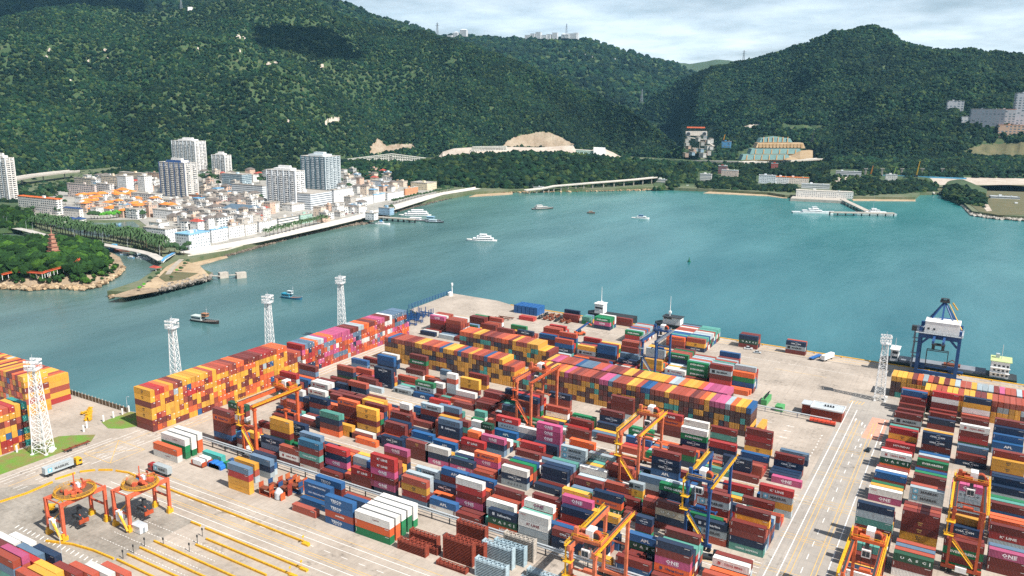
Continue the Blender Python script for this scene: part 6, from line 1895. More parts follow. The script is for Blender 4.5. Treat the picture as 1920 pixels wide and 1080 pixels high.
for a,b in zip(W3,W3[1:]):
    dk.bar(a,b,2.2,.5); rl.bar(a+Vector((0,-1,1.0)),b+Vector((0,-1,1.0)),.18); rl.bar(a+Vector((0,1,1.1)),b+Vector((0,1,1.1)),.25)
dk.build('deck',MRW,e); rl.build('handrail',MRW,e)
for a,b in zip(W3,W3[1:]):
    for k in(0,.5): p=a.lerp(b,k); MB().bar(p-Vector((0,0,.3)),p-Vector((0,0,4.5)),.35).build('post',MWHT,e)
# ---------------------------------------------------------------- hills
def interp(tab,x): xs_,ys_=zip(*tab); return np.interp(x,xs_,ys_)
def hill(name,xs,foot,ridge,d1,label,nz=46,amp=30,power=1.1,seed=0,mat=None,d0=None,back=.35):
    n=len(xs); V=np.zeros((nz+8,n,3)); fy=interp(foot,xs); ry=interp(ridge,xs); D1=interp(d1,xs)
    for i,x in enumerate(xs):
        fx=G(x,fy[i],2.) if d0 is None else None
        if d0 is not None:
            dd=float(interp(d0,x)); q=PD(x,fy[i],dd); a=np.array(q[:2]); z0=q[2]
        else: a=np.array(fx); z0=0.
        b=PD(x,ry[i],D1[i]); dA=np.hypot(*a); dirv=a/dA
        for j in range(nz+8):
            tt=j/(nz-1)
            if tt<=1: d=dA+(D1[i]-dA)*tt; z=z0+(b[2]-z0)*tt**power
            else: d=D1[i]*(1+(tt-1)*back*2); z=b[2]-(tt-1)*b[2]*3.2
            V[j,i]=(dirv[0]*d,dirv[1]*d,z)
    T=np.clip(np.arange(nz+8)/(nz-1),0,1)[:,None]; win=np.sin(PI*np.clip(T,0,1))**.8
    rid=1-np.abs(2*fbm(V[...,0],V[...,1],640,4,seed)-.95)*2; nse=(rid-.55)*amp*1.25+(fbm(V[...,0],V[...,1],130,3,seed+5)-.45)*amp*.75
    V[...,2]+=nse*win-(T<=0)*3; V[...,2]+=(fbm(V[...,0],V[...,1],38,3,seed+9)-.45)*amp*.22*(T>0.02)
    idx=np.arange((nz+8)*n).reshape(nz+8,n); F=np.stack([idx[:-1,:-1],idx[:-1,1:],idx[1:,1:],idx[1:,:-1]],-1).reshape(-1,4)
    o=meshobj(name,V.reshape(-1,3),F,mat or M_HILL,smooth=True); o['kind']='structure'
    if label: o['label']=label
    return V
def prj(P):
    d=P-np.array([0,0,HC]); c=d@fw; return 960+FP*(d@rt)/c,540-FP*(d@up)/c
def on_hill(V,x,y):
    "the terrain point that shows at this place of the photograph"
    W=V.reshape(-1,3); a,b=prj(W); d=np.hypot(a-x,b-y); i=np.argsort(d)[:3]; j=i[np.argmin(np.hypot(W[i,0],W[i,1]))]; return W[j]
def hill_patch(name,V,poly,mat,label,cat,up_=1.2,k=4):
    nj,ni,_=V.shape; px,py=prj(V.reshape(-1,3)); px=px.reshape(nj,ni); py=py.reshape(nj,ni); xs_,ys_=zip(*poly); near=(px>min(xs_)-12)&(px<max(xs_)+12)&(py>min(ys_)-12)&(py<max(ys_)+12); jj,ii=np.nonzero(near)
    if len(jj)==0: return None
    j0,j1,i0,i1=max(jj.min()-1,0),min(jj.max()+1,nj-1),max(ii.min()-1,0),min(ii.max()+1,ni-1); A=np.linspace(j0,j1,(j1-j0)*k+1); B=np.linspace(i0,i1,(i1-i0)*k+1); ja=np.minimum(A.astype(int),nj-2); ib=np.minimum(B.astype(int),ni-2); fa=(A-ja)[:,None,None]; fb=(B-ib)[None,:,None]
    W=(V[ja][:,ib]*(1-fb)+V[ja][:,ib+1]*fb)*(1-fa)+(V[ja+1][:,ib]*(1-fb)+V[ja+1][:,ib+1]*fb)*fa; W[...,2]+=up_+2.2*(fbm(W[...,0],W[...,1],16,3,5)-.4); a,b=prj(W.reshape(-1,3)); w=6*(vnoise(W[...,0],W[...,1],22,9)-.5).ravel(); m=inside(a+w,b+w*.5,poly).reshape(len(A),len(B)); idx=np.arange(m.size).reshape(m.shape); c=m[:-1,:-1]&m[1:,1:]&m[1:,:-1]&m[:-1,1:]
    F=np.stack([idx[:-1,:-1][c],idx[:-1,1:][c],idx[1:,1:][c],idx[1:,:-1][c]],-1)
    if not len(F): return None
    return tag(meshobj(name,W.reshape(-1,3),F,mat),label,cat)
SC1=[(690,292),(696,272),(706,258),(718,266),(722,272),(745,268),(775,269),(780,279),(740,284)]; SC2=[(940,276),(952,262),(975,252),(1005,247),(1030,248),(1055,258),(1080,272),(1060,279)]; SC3=[(606,236),(612,222),(625,218),(638,219),(637,230)]; SC4=[(1388,240),(1400,234),(1425,231),(1430,237),(1410,243)]; SC5=[(1800,285),(1840,268),(1930,266),(1960,280),(1930,296),(1850,296)]; SC6=[(200,190),(230,178),(300,174),(350,178),(345,190),(270,200),(215,206)]
DOTS=[(90,93),(86,106),(132,151),(196,94),(164,114),(450,95),(488,116),(447,69),(505,120),(370,92),(352,87),(540,228),(604,124),(197,108),(455,72),(518,119)]
HOLES=[[(a,b),(c,b),(c,d),(a,d)] for a,b,c,d in [(1222,332,1252,353),(1270,344,1308,359),(1304,322,1336,344),(1344,317,1388,336),(1414,329,1454,350),(1444,331,1522,350),(1494,344,1562,362),(1653,327,1692,342),(1554,317,1612,332)]]+[SC1,SC2,SC3,SC4,SC5]+[[(x-5,y-5),(x+5,y-5),(x+5,y+5),(x-5,y+5)] for x,y in DOTS]+[[(1276,234),(1340,234),(1345,292),(1282,292)],[(1466,232),(1545,234),(1545,246),(1466,244)],[(1375,302),(1388,285),(1412,272),(1440,254),(1465,254),(1520,280),(1530,300)]]
def clothe(name,V,n,s0,s1,label,clear=.12,seed=3,pal=FC,tmax=1.02,nz=46,holes=()):
    nj,ni,_=V.shape; jj=RNG.uniform(0,min(nj-1.01,(nz-1)*tmax),n); ii=RNG.uniform(0,ni-1.01,n); j=jj.astype(int); i=ii.astype(int); fj=(jj-j)[:,None]; fi=(ii-i)[:,None]
    P=(V[j,i]*(1-fi)+V[j,i+1]*fi)*(1-fj)+(V[j+1,i]*(1-fi)+V[j+1,i+1]*fi)*fj
    m=fbm(P[:,0],P[:,1],90,3,seed); keep=m>clear+.22*RNG.uniform(0,1,n)*.6
    px,py=prj(P)
    for hp in HOLES: keep&=~inside(px,py,hp)
    P=P[keep]; S=RNG.uniform(s0,s1,len(P))*(1+.25*(RNG.uniform(0,1,len(P))>.9)); br=np.clip(.1+1.05*fbm(P[:,0],P[:,1],340,3,seed+2)+.9*fbm(P[:,0],P[:,1],70,2,seed+4),.35,2.2); P[:,2]+=S*.35
    return merged(name,P,S,PL,MFOL,pal,.95,br,'stuff',label)
H1r=[(-200,70),(0,48),(60,34),(110,20),(190,9),(245,17),(300,28),(350,20),(400,10),(470,-14),(560,-12),(620,12),(660,34),(700,46),(760,58),(800,62),(830,70),(880,84),(940,105),(1000,129),(1060,154),(1110,177),(1160,199),(1200,224),(1240,254),(1275,284),(1310,300)]
H1f=[(-200,345),(0,338),(150,318),(230,312),(300,322),(400,318),(480,322),(560,318),(640,300),(720,292),(840,296),(900,293),(1000,288),(1100,288),(1200,294),(1250,296),(1310,301)]
H1d=[(-200,3300),(200,3200),(500,3300),(800,3050),(1000,2850),(1200,2600),(1310,2420)]
xs=np.arange(-200,1312,5.)
VH1=hill('hill',xs,H1f,H1r,H1d,None,46,125,1.12,1); clothe('hill_forest',VH1,74000,3.2,6.4,'dark green forest covering the big hill behind the town',.10,3)
H3r=[(1150,236),(1180,215),(1240,170),(1300,136),(1330,126),(1400,112),(1440,100),(1480,87),(1510,70),(1540,58),(1560,61),(1580,53),(1600,49),(1622,52),(1645,67),(1670,82),(1710,92),(1760,95),(1800,97),(1850,100),(1900,103),(1960,108),(2150,118)]
H3f=[(1150,262),(1250,268),(1300,278),(1400,292),(1500,303),(1600,312),(1700,322),(1800,326),(1920,328),(2150,334)]
H3d=[(1150,3500),(1300,3500),(1500,3400),(1600,3350),(1800,3250),(2150,3100)]
xs=np.arange(1150,2152,5.)
VH3=hill('hill',xs,H3f,H3r,H3d,None,46,125,1.15,7); clothe('hill_forest',VH3,66000,3.8,7.2,'blue green forest covering the peaked hill on the right',.10,13)
xs=np.arange(600,1420,6.)
H2r=[(600,40),(690,28),(720,38),(770,48),(800,58),(830,70),(860,68),(920,73),(980,74),(1050,72),(1100,76),(1130,86),(1160,97),(1210,108),(1250,118),(1300,140),(1360,160),(1420,175)]
VH2=hill('hill',xs,[(600,200),(1000,226),(1200,240),(1420,236)],H2r,[(600,5000),(1420,5000)],None,40,60,1.0,21,None,[(600,3400),(1420,3400)]); clothe('hill_forest',VH2,9000,11,17,'hazy forest on the middle hill below the villas',.08,23,FC,1.02,40)
VH4=hill('hill',np.arange(1080,1560,8.),[(1080,200),(1560,200)],[(1080,96),(1160,98),(1200,104),(1240,114),(1290,120),(1340,111),(1385,116),(1440,122),(1560,130)],[(1080,7600),(1560,7600)],None,24,50,1.0,31,None,[(1080,5600),(1560,5600)])
VH5=hill('hill',np.arange(-200,830,8.),[(-200,120),(830,150)],[(-200,6),(0,3),(70,2),(120,-4),(300,-30),(470,-34),(560,-16),(620,-2),(660,10),(690,24),(720,36),(760,47),(795,60),(830,78)],[(-200,4300),(830,4300)],None,26,60,1.0,41,None,[(-200,3500),(830,3500)]); clothe('hill_forest',VH5,9000,9,15,'shaded forest on the far ridge at the upper left',.05,43,FC,1.02,26)
# low wooded ground in front of the big hills
def wood(name,xs,foot,ridge,dd,n,s0,s1,label,amp=8,power=.8,seed=0,pal=FC,holes=()):
    V=hill('wooded_slope',xs,foot,ridge,dd,None,20,amp,power,seed); return V,clothe(name,V,n,s0,s1,label,.02,seed+2,pal,1.05,20)
wood('coast_wood',np.arange(742,1300,5.),[(742,346),(800,352),(860,350),(960,353),(1010,352),(1100,350),(1200,345),(1300,338)],[(742,318),(800,306),(830,299),(900,292),(1000,290),(1080,293),(1150,299),(1210,306),(1300,312)],[(742,1560),(900,1680),(1100,1760),(1300,1800)],3600,4.5,8,'dark coastal wood above the shore viaduct',6,.75,51)
wood('coast_wood',np.arange(1225,1500,5.),[(1225,350),(1300,352),(1400,356),(1500,361)],[(1225,330),(1300,334),(1400,340),(1500,345)],[(1225,1750),(1500,1720)],900,3.5,6,'tree belt behind the far beach',2,.9,53)
wood('coast_wood',np.arange(1560,1760,5.),[(1560,366),(1640,366),(1720,360),(1760,357)],[(1560,345),(1640,340),(1720,342),(1760,350)],[(1560,1800),(1760,1830)],800,3.5,6,'tree belt behind the navy jetty',2,.9,55)
wood('coast_wood',np.arange(1770,1850,4.),[(1770,366),(1800,378),(1850,390)],[(1770,354),(1800,352),(1850,376)],[(1770,1760),(1800,1720),(1850,1530)],260,3.5,6,'dark trees along the bare point',2,.9,57)
wood('hill_forest',np.arange(1560,2000,6.),[(1560,320),(1700,332),(1800,333),(2000,335)],[(1560,296),(1700,302),(1800,298),(2000,300)],[(1560,2350),(2000,2300)],2200,5,8,'dark wood at the foot of the peaked hill',8,.8,59)
VK,_=wood('hill_forest',np.arange(1330,1580,4.),[(1330,300),(1400,300),(1480,300),(1580,305)],[(1330,285),(1370,262),(1400,243),(1430,230),(1460,226),(1500,230),(1530,246),(1580,280)],[(1330,2560),(1460,2620),(1580,2560)],1700,5,8,'wooded knoll above the turquoise slope',8,.8,61)
wood('hill_forest',np.arange(-60,330,5.),[(-60,392),(40,388),(100,368),(160,350),(260,332),(330,326)],[(-60,345),(40,342),(100,340),(160,332),(260,318),(330,312)],[(-60,1720),(330,2000)],1300,4,7,'trees between the left tower and the elevated road',3,.8,63)
wood('hill_forest',np.arange(380,860,5.),[(380,335),(500,338),(640,334),(700,338),(760,345),(860,344)],[(380,316),(500,322),(640,303),(700,305),(760,306),(860,300)],[(380,2050),(640,1950),(860,1750)],2100,3.5,6.5,'trees between the town and the big hill',3,.8,65)
wood('park_wood',np.arange(-60,70,5.),[(-60,432),(0,430),(70,426)],[(-60,398),(0,392),(70,402)],[(-60,1250),(70,1180)],240,2.6,4.8,'green park trees left of the market roofs',2,.8,67,ISP)
wood('coast_wood',np.arange(1225,1570,5.),[(1225,352),(1300,350),(1400,345),(1570,343)],[(1225,306),(1300,309),(1390,312),(1460,310),(1570,306)],[(1225,2000),(1570,2000)],2600,3.5,6.5,'trees and scrub between the highway and the far beach',2,.9,71)
wood('coast_wood',np.arange(1560,1720,5.),[(1560,335),(1720,338)],[(1560,308),(1640,312),(1720,325)],[(1560,2250),(1720,2150)],500,3.5,6,'scrub above the works fence',2,.9,73)
for nm,V_,po,mt,lb in (('quarry_scar',VH1,SC1,soil('scar_rock',('8d7660','a39684','6a6648'),.03),'raw tan and grey quarry scar above the white grid wall'),('quarry_scar',VH1,SC2,soil('scar_rock_b',('8d7a66','a0927f','69684c'),.03),'tan scar on the hill above the rock cutting'),('rock_outcrop',VH1,SC3,M_PALE,'pale rock scar in the middle of the hill forest'),('cleared_ground',VH3,SC4,M_PALE,'pale cleared ground left of the wooded knoll'),('cleared_ground',VH3,SC5,M_DRY,'dry cleared terrace below the right hillside blocks')): hill_patch(nm,V_,po,mt,lb,'rock' if 'rock' in nm else 'quarry')
for x,y in DOTS: hill_patch('rock_outcrop',VH1,[(x-5,y+3),(x-2,y-3),(x+2,y-5),(x+6,y-1),(x+4,y+4)],M_PALE,'small pale boulder face showing through the hill forest','rock',2.5)['group']='pale boulder faces in the hill forest'

# two low clouds over the hills, out of the picture, whose shadows lie on the slopes
mc=bpy.data.materials.new('cloud_white'); t=NT(mc); t.out((.85,.86,.88,1),1.)
def cloud(px,py,V_,lx,ly,seed):
    p=Vector(on_hill(V_,px,py))+SUNV*2600; r=np.random.default_rng(seed); V0,F0=ico(2); VV=[];FF=[];o=0
    for k in range(16):
        a=r.uniform(0,2*PI); q=r.uniform(0,.75)**.5; s=r.uniform(.28,.45); v=V0*(1+.08*np.sin(V0[:,[0]]*7+k))*np.array([lx*s,ly*s,min(lx,ly)*s*.45])+np.array([math.cos(a)*q*lx*.7,math.sin(a)*q*ly*.7,r.uniform(-30,30)]); v[:,0],v[:,1]=v[:,0]*math.cos(YAW)-v[:,1]*math.sin(YAW),v[:,0]*math.sin(YAW)+v[:,1]*math.cos(YAW); VV.append(v+np.array(p)); FF.append(F0+o); o+=len(v)
    c=meshobj('cloud',np.concatenate(VV),np.concatenate(FF),mc,smooth=True); c['kind']='stuff'
cloud(575,76,VH1,230,170,3); cloud(60,16,VH5,420,420,5)
# ---------------------------------------------------------------- the town
def facade(name,fw_,fh,wu,wv,gl):
    m=bpy.data.materials.new(name); t=NT(m); tc=t.n('TexCoord').outputs['Object']; geo=t.n('NewGeometry'); vt=t.n('VectorTransform',vector_type='NORMAL',convert_from='WORLD',convert_to='OBJECT'); t.l(geo.outputs['True Normal'],vt.inputs[0])
    s=t.n('SeparateXYZ'); t.l(tc,s.inputs[0]); n=t.n('SeparateXYZ'); t.l(vt.outputs[0],n.inputs[0]); ax=t.math('ABSOLUTE',n.outputs[0]); ay=t.math('ABSOLUTE',n.outputs[1]); az=t.math('ABSOLUTE',n.outputs[2])
    u=t.math('ADD',t.math('MULTIPLY',s.outputs[0],ay),t.math('MULTIPLY',s.outputs[1],ax)); fu=t.math('FRACT',t.math('DIVIDE',t.math('ADD',u,400.3),fw_)); fv=t.math('FRACT',t.math('DIVIDE',s.outputs[2],fh))
    iu=t.math('FLOOR',t.math('DIVIDE',t.math('ADD',u,400.3),fw_)); iv=t.math('FLOOR',t.math('DIVIDE',s.outputs[2],fh))
    def band(f,a,b): return t.math('MULTIPLY',t.math('GREATER_THAN',f,a),t.math('LESS_THAN',f,b))
    cv=t.n('CombineXYZ'); t.l(iu,cv.inputs[0]); t.l(iv,cv.inputs[1]); wn=t.n('TexWhiteNoise',noise_dimensions='2D'); t.l(cv.outputs[0],wn.inputs[0])
    mask=t.math('MULTIPLY',t.math('MULTIPLY',band(fu,.5-wu/2,.5+wu/2),band(fv,.5-wv/2,.5+wv/2)),t.math('LESS_THAN',az,.5)); mask=t.math('MULTIPLY',mask,t.math('GREATER_THAN',wn.outputs[0],.12))
    oc=t.n('ObjectInfo').outputs['Color']; nz=t.noise(.25,4,tc); wall=t.mix(t.math('MULTIPLY_ADD',nz,1.6,-.6,clamp=True),t.mix(.3,oc,(.22,.21,.2,1)),oc)
    g=t.mix(wn.outputs[0],lin(gl),lin('6f7d86')); b=t.out(t.mix(mask,wall,g),t.math('MULTIPLY_ADD',mask,-.55,.8)); return m
MF=[facade('facade_windows',3.4,3.1,.42,.42,'2f3a43'),facade('facade_bands',60,3.1,1.,.38,'33424c'),facade('facade_flats',4.2,3.0,.62,.55,'2b3640'),facade('facade_glass',2.2,3.2,.86,.72,'1f4a58'),facade('facade_large_flats',9.,6.2,.55,.5,'3a4650')]
TAX=R(94.5); tx_,ty_=Vector((math.cos(TAX),math.sin(TAX))),Vector((-math.sin(TAX),math.cos(TAX)))   # along the sea front / inland
def obj_building(name,x,y,z,l,d,h,rz,hexc,mat,label,cat='building',group=None,roof='flat',rhex='a39c92',hut=True,extra=None):
    "origin at the seaward near corner; length along the front, depth inland"
    m=MB().box(0,l,0,d,0,h); o=m.build(name,MF[mat]); o.location=(x,y,z); o.rotation_euler=(0,0,rz); o.color=lin(hexc); tag(o,label,cat,group)
    if roof=='flat':
        q=MB(); q.box(-.25,l+.25,-.25,d+.25,h,h+.25)
        for a in((-.25,l+.25,-.25,.1),(-.25,l+.25,d-.1,d+.25),(-.25,.1,.1,d-.1),(l-.1,l+.25,.1,d-.1)): q.box(a[0],a[1],a[2],a[3],h+.25,h+1.0)
        r=q.build('roof',paint(rhex,.9,.25,.2),o)
        if hut: MB().box(l*.3,l*.3+min(4.5,l*.3),d*.35,d*.35+min(4,d*.4),h+.25,h+3.2).build('stair_hut',paint(hexc,.8,.15,.3),r)
        if hut and l>14: MB().cyl((l*.75,d*.6,h+.25),(l*.75,d*.6,h+2.2),1.1,10).build('water_tank',MGAL,r)
    else: MB().hip(0,l,0,d,h,min(l,d)*.28,.7,.75 if roof=='hip' else .1).build('roof',paint(rhex,.8,.25,.4),o)
    return o
def solve(xl,xc,xr,yb,yt,z=1.5):
    g=G(xc,yb,z); best=lambda dirv,target: min((abs(pr(g[0]+dirv.x*k,g[1]+dirv.y*k,z)[0]-target),k) for k in np.arange(3,140,.5))[1]
    l=best(tx_,xr); d=best(ty_,xl); h=min((abs(pr(g[0],g[1],z+k)[1]-yt),k) for k in np.arange(3,140,.5))[1]; return g,l,d,h
BLD=[]
def bld(name,xl,xc,xr,yb,yt,hexc,mat,label,cat='building',group=None,z=1.5,**k):
    g,l,d,h=solve(xl,xc,xr,yb,yt,z); BLD.append((g[0]+tx_.x*l/2+ty_.x*d/2,g[1]+tx_.y*l/2+ty_.y*d/2,max(l,d)/2)); return obj_building(name,g[0],g[1],z,l,d,h,TAX,hexc,mat,label,cat,group,**k),l,d,h
def tower(xl,xc,xr,yb,yt,hexc,label,cap=None,side='n',mat=2,fin='cdd3d8'):
    o,l,d,h=bld('apartment_tower',xl,xc,xr,yb,yt,hexc,mat,label,'tower','apartment towers of the town',rhex='bdb9b2'); nf=int(h/3); c=lin(hexc)
    def part(name,m,mm): return m.build(name,mm,o)
    W=paint(hexc,.75,.15,.3); nb=max(2,int(l/9))
    for k in range(nb):      # balcony stacks on the sea side
        a=l*(k+.5)/nb; m=MB()
        for f in range(1,nf): m.box(a-2.2,a+2.2,-1.5,-.02,f*3,f*3+.9)
        part('balcony_stack',m,W)
    nd=max(1,int(d/10))
    for k in range(nd):      # and on the near end
        a=d*(k+.5)/nd; m=MB()
        for f in range(1,nf): m.box(-1.4,-.02,a-2,a+2,f*3,f*3+.9)
        part('balcony_stack',m,W)
    for k in range(nb+1):
        a=min(l-.5,l*k/nb); part('wall_fin',MB().box(a-.6,a+.6,-1.1,-.02,0,h+1.2),W)
    for k in range(nd+1): a=min(d-.5,d*k/nd); part('wall_fin',MB().box(-1.,-.02,a-.6,a+.6,0,h+1.2),paint(fin,.7,.15,.3))
    part('crown',MB().box(l*.2,l*.8,d*.2,d*.8,h+.2,h+3.6).box(l*.4,l*.6,d*.3,d*.7,h+3.6,h+7),W)
    if cap:
        for q in(.12,.68): MB().hip(l*q,l*q+l*.2,d*.2,d*.8,h+.4,4,.4,.8).build('roof_cap',paint(cap,.5,.2,.4),o)
    return o
tower(-14,19,35,378,297,'dcd8d2','white tower cut by the left frame edge, with pale fins'); tower(326,369,389,326,266,'e6e3df','tallest white tower behind the blue capped tower')
tower(399,423,435,327,292,'e4e1dd','shorter white tower to the right of the tallest one'); tower(303,350,373,371,307,'d6d2cc','pale grey tower with two navy roof caps','24416e',fin='4a5f82')
tower(503,556,573,392,322,'e8e6e3','white tower joined to the glassy grey tower'); tower(566,611,639,358,295,'c6ced1','grey tower with teal balconies, nearest the sea front','',mat=3,fin='4f6f7c')
for a in[(222,239,253,366,331,'eceae6',0,'narrow white block left of its twin, small square windows'),(260,273,287,362,331,'eceae6',0,'narrow white block right of its twin, small square windows'),(128,178,184,373,348,'e2cfc6',2,'pale pink block with a teal roof line beside green netting'),(183,206,216,371,346,'e6dfd8',2,'white block with rust stained corners right of the pink block'),(36,108,120,403,375,'e8e2da',2,'long white block with orange roof strips beside the lagoon'),(247,292,307,386,365,'e8e2d8',2,'cream white block in front of the capped tower'),(417,455,473,354,328,'b9ccd4',3,'teal glazed office behind the banded office'),(436,493,500,374,349,'e6e9ea',1,'white office with dark window bands'),(355,378,383,380,367,'d98a5c',2,'small orange block below the capped tower'),(518,583,623,394,364,'e6eaee',1,'big white block with window bands near the harbour'),(620,627,662,384,357,'eef0f1',0,'white block with blue panels beside the harbour car park'),(529,548,571,397,385,'ecebe8',0,'low white block in front of the big banded one'),(191,225,232,358,332,'e0cbb0',2,'cream block in the upper row below the forest'),(225,268,278,347,326,'e4cdaa',1,'long cream yellow block in the upper row'),(275,300,303,346,325,'dcb79a',2,'peach block at the right end of the upper row'),(140,172,176,352,336,'dfcdb4',2,'low cream block left of the upper row'),(190,216,221,345,330,'cfcfcd',1,'grey block with dark bands behind the upper row'),(270,312,333,456,431,'f0f1f2',0,'bright white hotel block by the causeway trees'),(281,300,318,434,419,'eeeff0',0,'white hotel wing behind the bright hotel block'),(287,325,342,412,396,'eceae7',0,'white sheds with dark roofs by the lagoon end'),(770,801,819,357,344,'e6d6b4',0,'cream school like block with orange roof edge'),(696,720,732,352,340,'d9e2ea',0,'pale blue hall beside a brown roof'),(735,750,757,348,341,'e0b48c',0,'peach block beside the pale blue hall'),(850,862,867,348,336,'eceae6',0,'small white villa on the wooded point'),(685,702,709,413,401,'eef1f3',0,'white pier house with blue roof edge'),(710,731,739,404,391,'8fb4cf',0,'blue and white ferry hall at the pier root')]:
    bld('town_building',*a[:5],a[5],a[6],a[7],'building','larger buildings of the town',rhex={'36':'d9743a'}.get(str(a[0]),'aaa49b'))
for a,lb,c in[((330,356,395,468,441),'pale blue ended row house nearest the spit','dfe6e9'),((396,398,428,456,432),'second sea front row house, with pale trim','e9eaea'),((428,430,459,448,426),'third sea front row house, with dark windows','eceae6'),((459,461,482,442,422),'fourth sea front row house, yellow awning below','eae6e0'),((484,487,520,436,417),'fifth sea front row house, tallest facade','eeecea'),((520,523,560,428,410),'sixth sea front row house, long balconies','e8e4dc'),((562,564,586,420,404),'seventh sea front row house behind green netting','9fc3b4'),((664,668,700,387,372),'rounded white shop front at the harbour square','f0f0ef'),((700,702,722,380,366),'white shop row with blue roof','eceef0'),((724,727,757,376,362),'checkered shop row near the tree lined road','e4e8ea'),((757,760,784,366,354),'orange fronted shop row','d98f58'),((640,646,664,376,362),'low arched market hall','e6e2dc')]:
    bld('row_house',*a,c,0 if 'balcon' not in lb else 1,lb,'building','sea front row houses',rhex='7fb0cc' if 'blue' in lb or 'second' in lb else 'b3aca2')
g,l,d,h=solve(411,478,505,409,401); o=obj_building('market_hall',g[0],g[1],1.5,l,d,7,TAX,'b9b9b6',0,'market hall under a wide dark blue grey roof','hall',None,'hip','5a6f80'); BLD.append((g[0]+tx_.x*l/2+ty_.x*d/2,g[1]+tx_.y*l/2+ty_.y*d/2,max(l,d)*.5))
o,l,d,h=bld('temple_hall',120,150,157,408,392,'eae4da',0,'white hall with a navy hipped roof by the lagoon','hall',None,roof='hip',rhex='23406e')
for i,x in enumerate((83,98,113,129,144)):
    g=G(x+6,417,1.5); o=obj_building('market_stall',g[0],g[1],1.5,9,11,3.6,TAX,'efece6',0,['first','second','third','fourth','last'][i]+' white market pavilion from the left with navy roof','pavilion','navy roofed pavilions on the lagoon quay',roof='hip',rhex='26436f')
# small houses
HR=[([(150,378),(250,374),(300,392),(330,388),(335,408),(262,412),(180,404),(150,396)],95,'a'),([(300,392),(390,378),(500,388),(520,398),(470,425),(345,440),(335,418),(300,408)],110,'b'),([(380,345),(440,352),(500,376),(500,386),(385,376)],34,'b'),([(640,330),(700,322),(790,342),(700,372),(640,356)],46,'c'),([(150,340),(300,340),(300,362),(220,368),(150,346)],40,'b'),([(590,398),(680,385),(690,400),(600,418)],14,'c'),([(370,325),(500,330),(500,342),(380,338)],14,'c')]
occb=[]; KIND={}
WH=[('ecebe7','white'),('ecebe7','white'),('e6e2dc','off white'),('d2cfc9','grey'),('e2cdb8','cream'),('d8b49c','peach'),('bfb8ae','weathered grey')]
for poly,n,kd in HR:
    xs_,ys_=zip(*poly); k=0; tr=0
    while k<n and tr<n*60:
        tr+=1; x=random.uniform(min(xs_),max(xs_)); y=random.uniform(min(ys_),max(ys_))
        if not bool(inside(np.array(x),np.array(y),poly)): continue
        g=G(x,y,1.5); l,d=random.uniform(9,17),random.uniform(8,13); cx,cy=g[0]+tx_.x*l/2+ty_.x*d/2,g[1]+tx_.y*l/2+ty_.y*d/2; r=max(l,d)*.5
        if any(math.hypot(cx-a,cy-b)<(r+c)*.82 for a,b,c in occb) or any(math.hypot(cx-a,cy-b)<(r+c)*.95 for a,b,c in BLD): continue
        occb.append((cx,cy,r)); k+=1; st=random.choice([2,3,3,4,4,5]); c,cn=random.choice(WH); pr_=random.random()
        rf,rh,rn=('hip','d98032','orange tiled') if kd=='a' and pr_<.42 else ('hip','6e6660','dark tiled') if pr_<.32 else ('hip','a8483a','red tiled') if pr_<.38 else ('flat','6fa3c4','blue sheet') if pr_<.46 else ('flat','a8a198','flat grey')
        lab='%s house of %s storeys with a %s roof in the crowded old town'%(cn,['two','three','four','five'][st-2],rn)
        obj_building('town_house',g[0],g[1],1.5,l,d,st*3.05,TAX+random.uniform(-.12,.12),c,random.choice([0,0,2]),lab,'house',lab.replace(' in the crowded old town','').replace('house','houses'),rf,rh,hut=random.random()<.6)
# parked cars on the harbour square
for i in range(26):
    g=G(random.uniform(640,690),random.uniform(389,402),1.5); car(g[0],g[1],1.5,random.choice([TAX,TAX+1.57]),random.choice(['e4e6e8','c4cad0','30343a','a83a34','e6e6e4']),'parked_car','small parked car on the harbour square of the town','cars parked on the harbour square')
# trees of the town, one by one
def make_tree(kind,x,y,z,s,lab,grp,proto={}):
    if kind not in proto:
        e=empty('palm_tree' if kind=='palm' else 'street_tree',(0,0,0)); MB().cyl((0,0,0),(0,0,1.0 if kind=='palm' else .55),.045 if kind=='palm' else .07,6,.03).build('trunk',MTRK,e)
        c=MB()
        if kind=='palm':
            for i in range(13):
                a=i*2.4; dx,dy=math.cos(a),math.sin(a); nx,ny=-dy*.07,dx*.07; el=.12+.12*(i%3)
                p=[(0,0,1),(dx*.25,dy*.25,1+el),(dx*.45,dy*.45,1+el*.5),(dx*.56,dy*.56,.86-.1*(i%2))]
                for a_,b_ in zip(p,p[1:]): c.quad((a_[0]-nx,a_[1]-ny,a_[2]),(b_[0]-nx,b_[1]-ny,b_[2]),(b_[0]+nx,b_[1]+ny,b_[2]),(a_[0]+nx,a_[1]+ny,a_[2]))
            c.build('crown',paint('3f5c34',.9,.3,.8),e)
        else:
            V,F=crown_proto(1,77+hash(kind)%7 if False else {'oak':77,'lime':78}[kind],7); c.add([(v[0]*.62,v[1]*.62,1+v[2]*.5) for v in V],[tuple(f) for f in F]); c.build('crown',paint({'oak':'24461f','lime':'4f9a2a'}[kind],.9,.45,.9),e)
        proto[kind]=e; o=e
    else: o=copy_tree(proto[kind])
    o.location=(x,y,z); o.scale=(s,)*3; o.rotation_euler=(0,0,random.uniform(0,6)); tag(o,lab,'palm' if kind=='palm' else 'tree',grp); return o
def along(px,n,off=0):
    seg=[(a,b,math.hypot(b[0]-a[0],b[1]-a[1])) for a,b in zip(px,px[1:])]; T=sum(s[2] for s in seg)
    for i in range(n):
        t=T*(i+.5)/n
        for a,b,L in seg:
            if t<=L: yield a[0]+(b[0]-a[0])*t/L,a[1]+(b[1]-a[1])*t/L+off; break
            t-=L
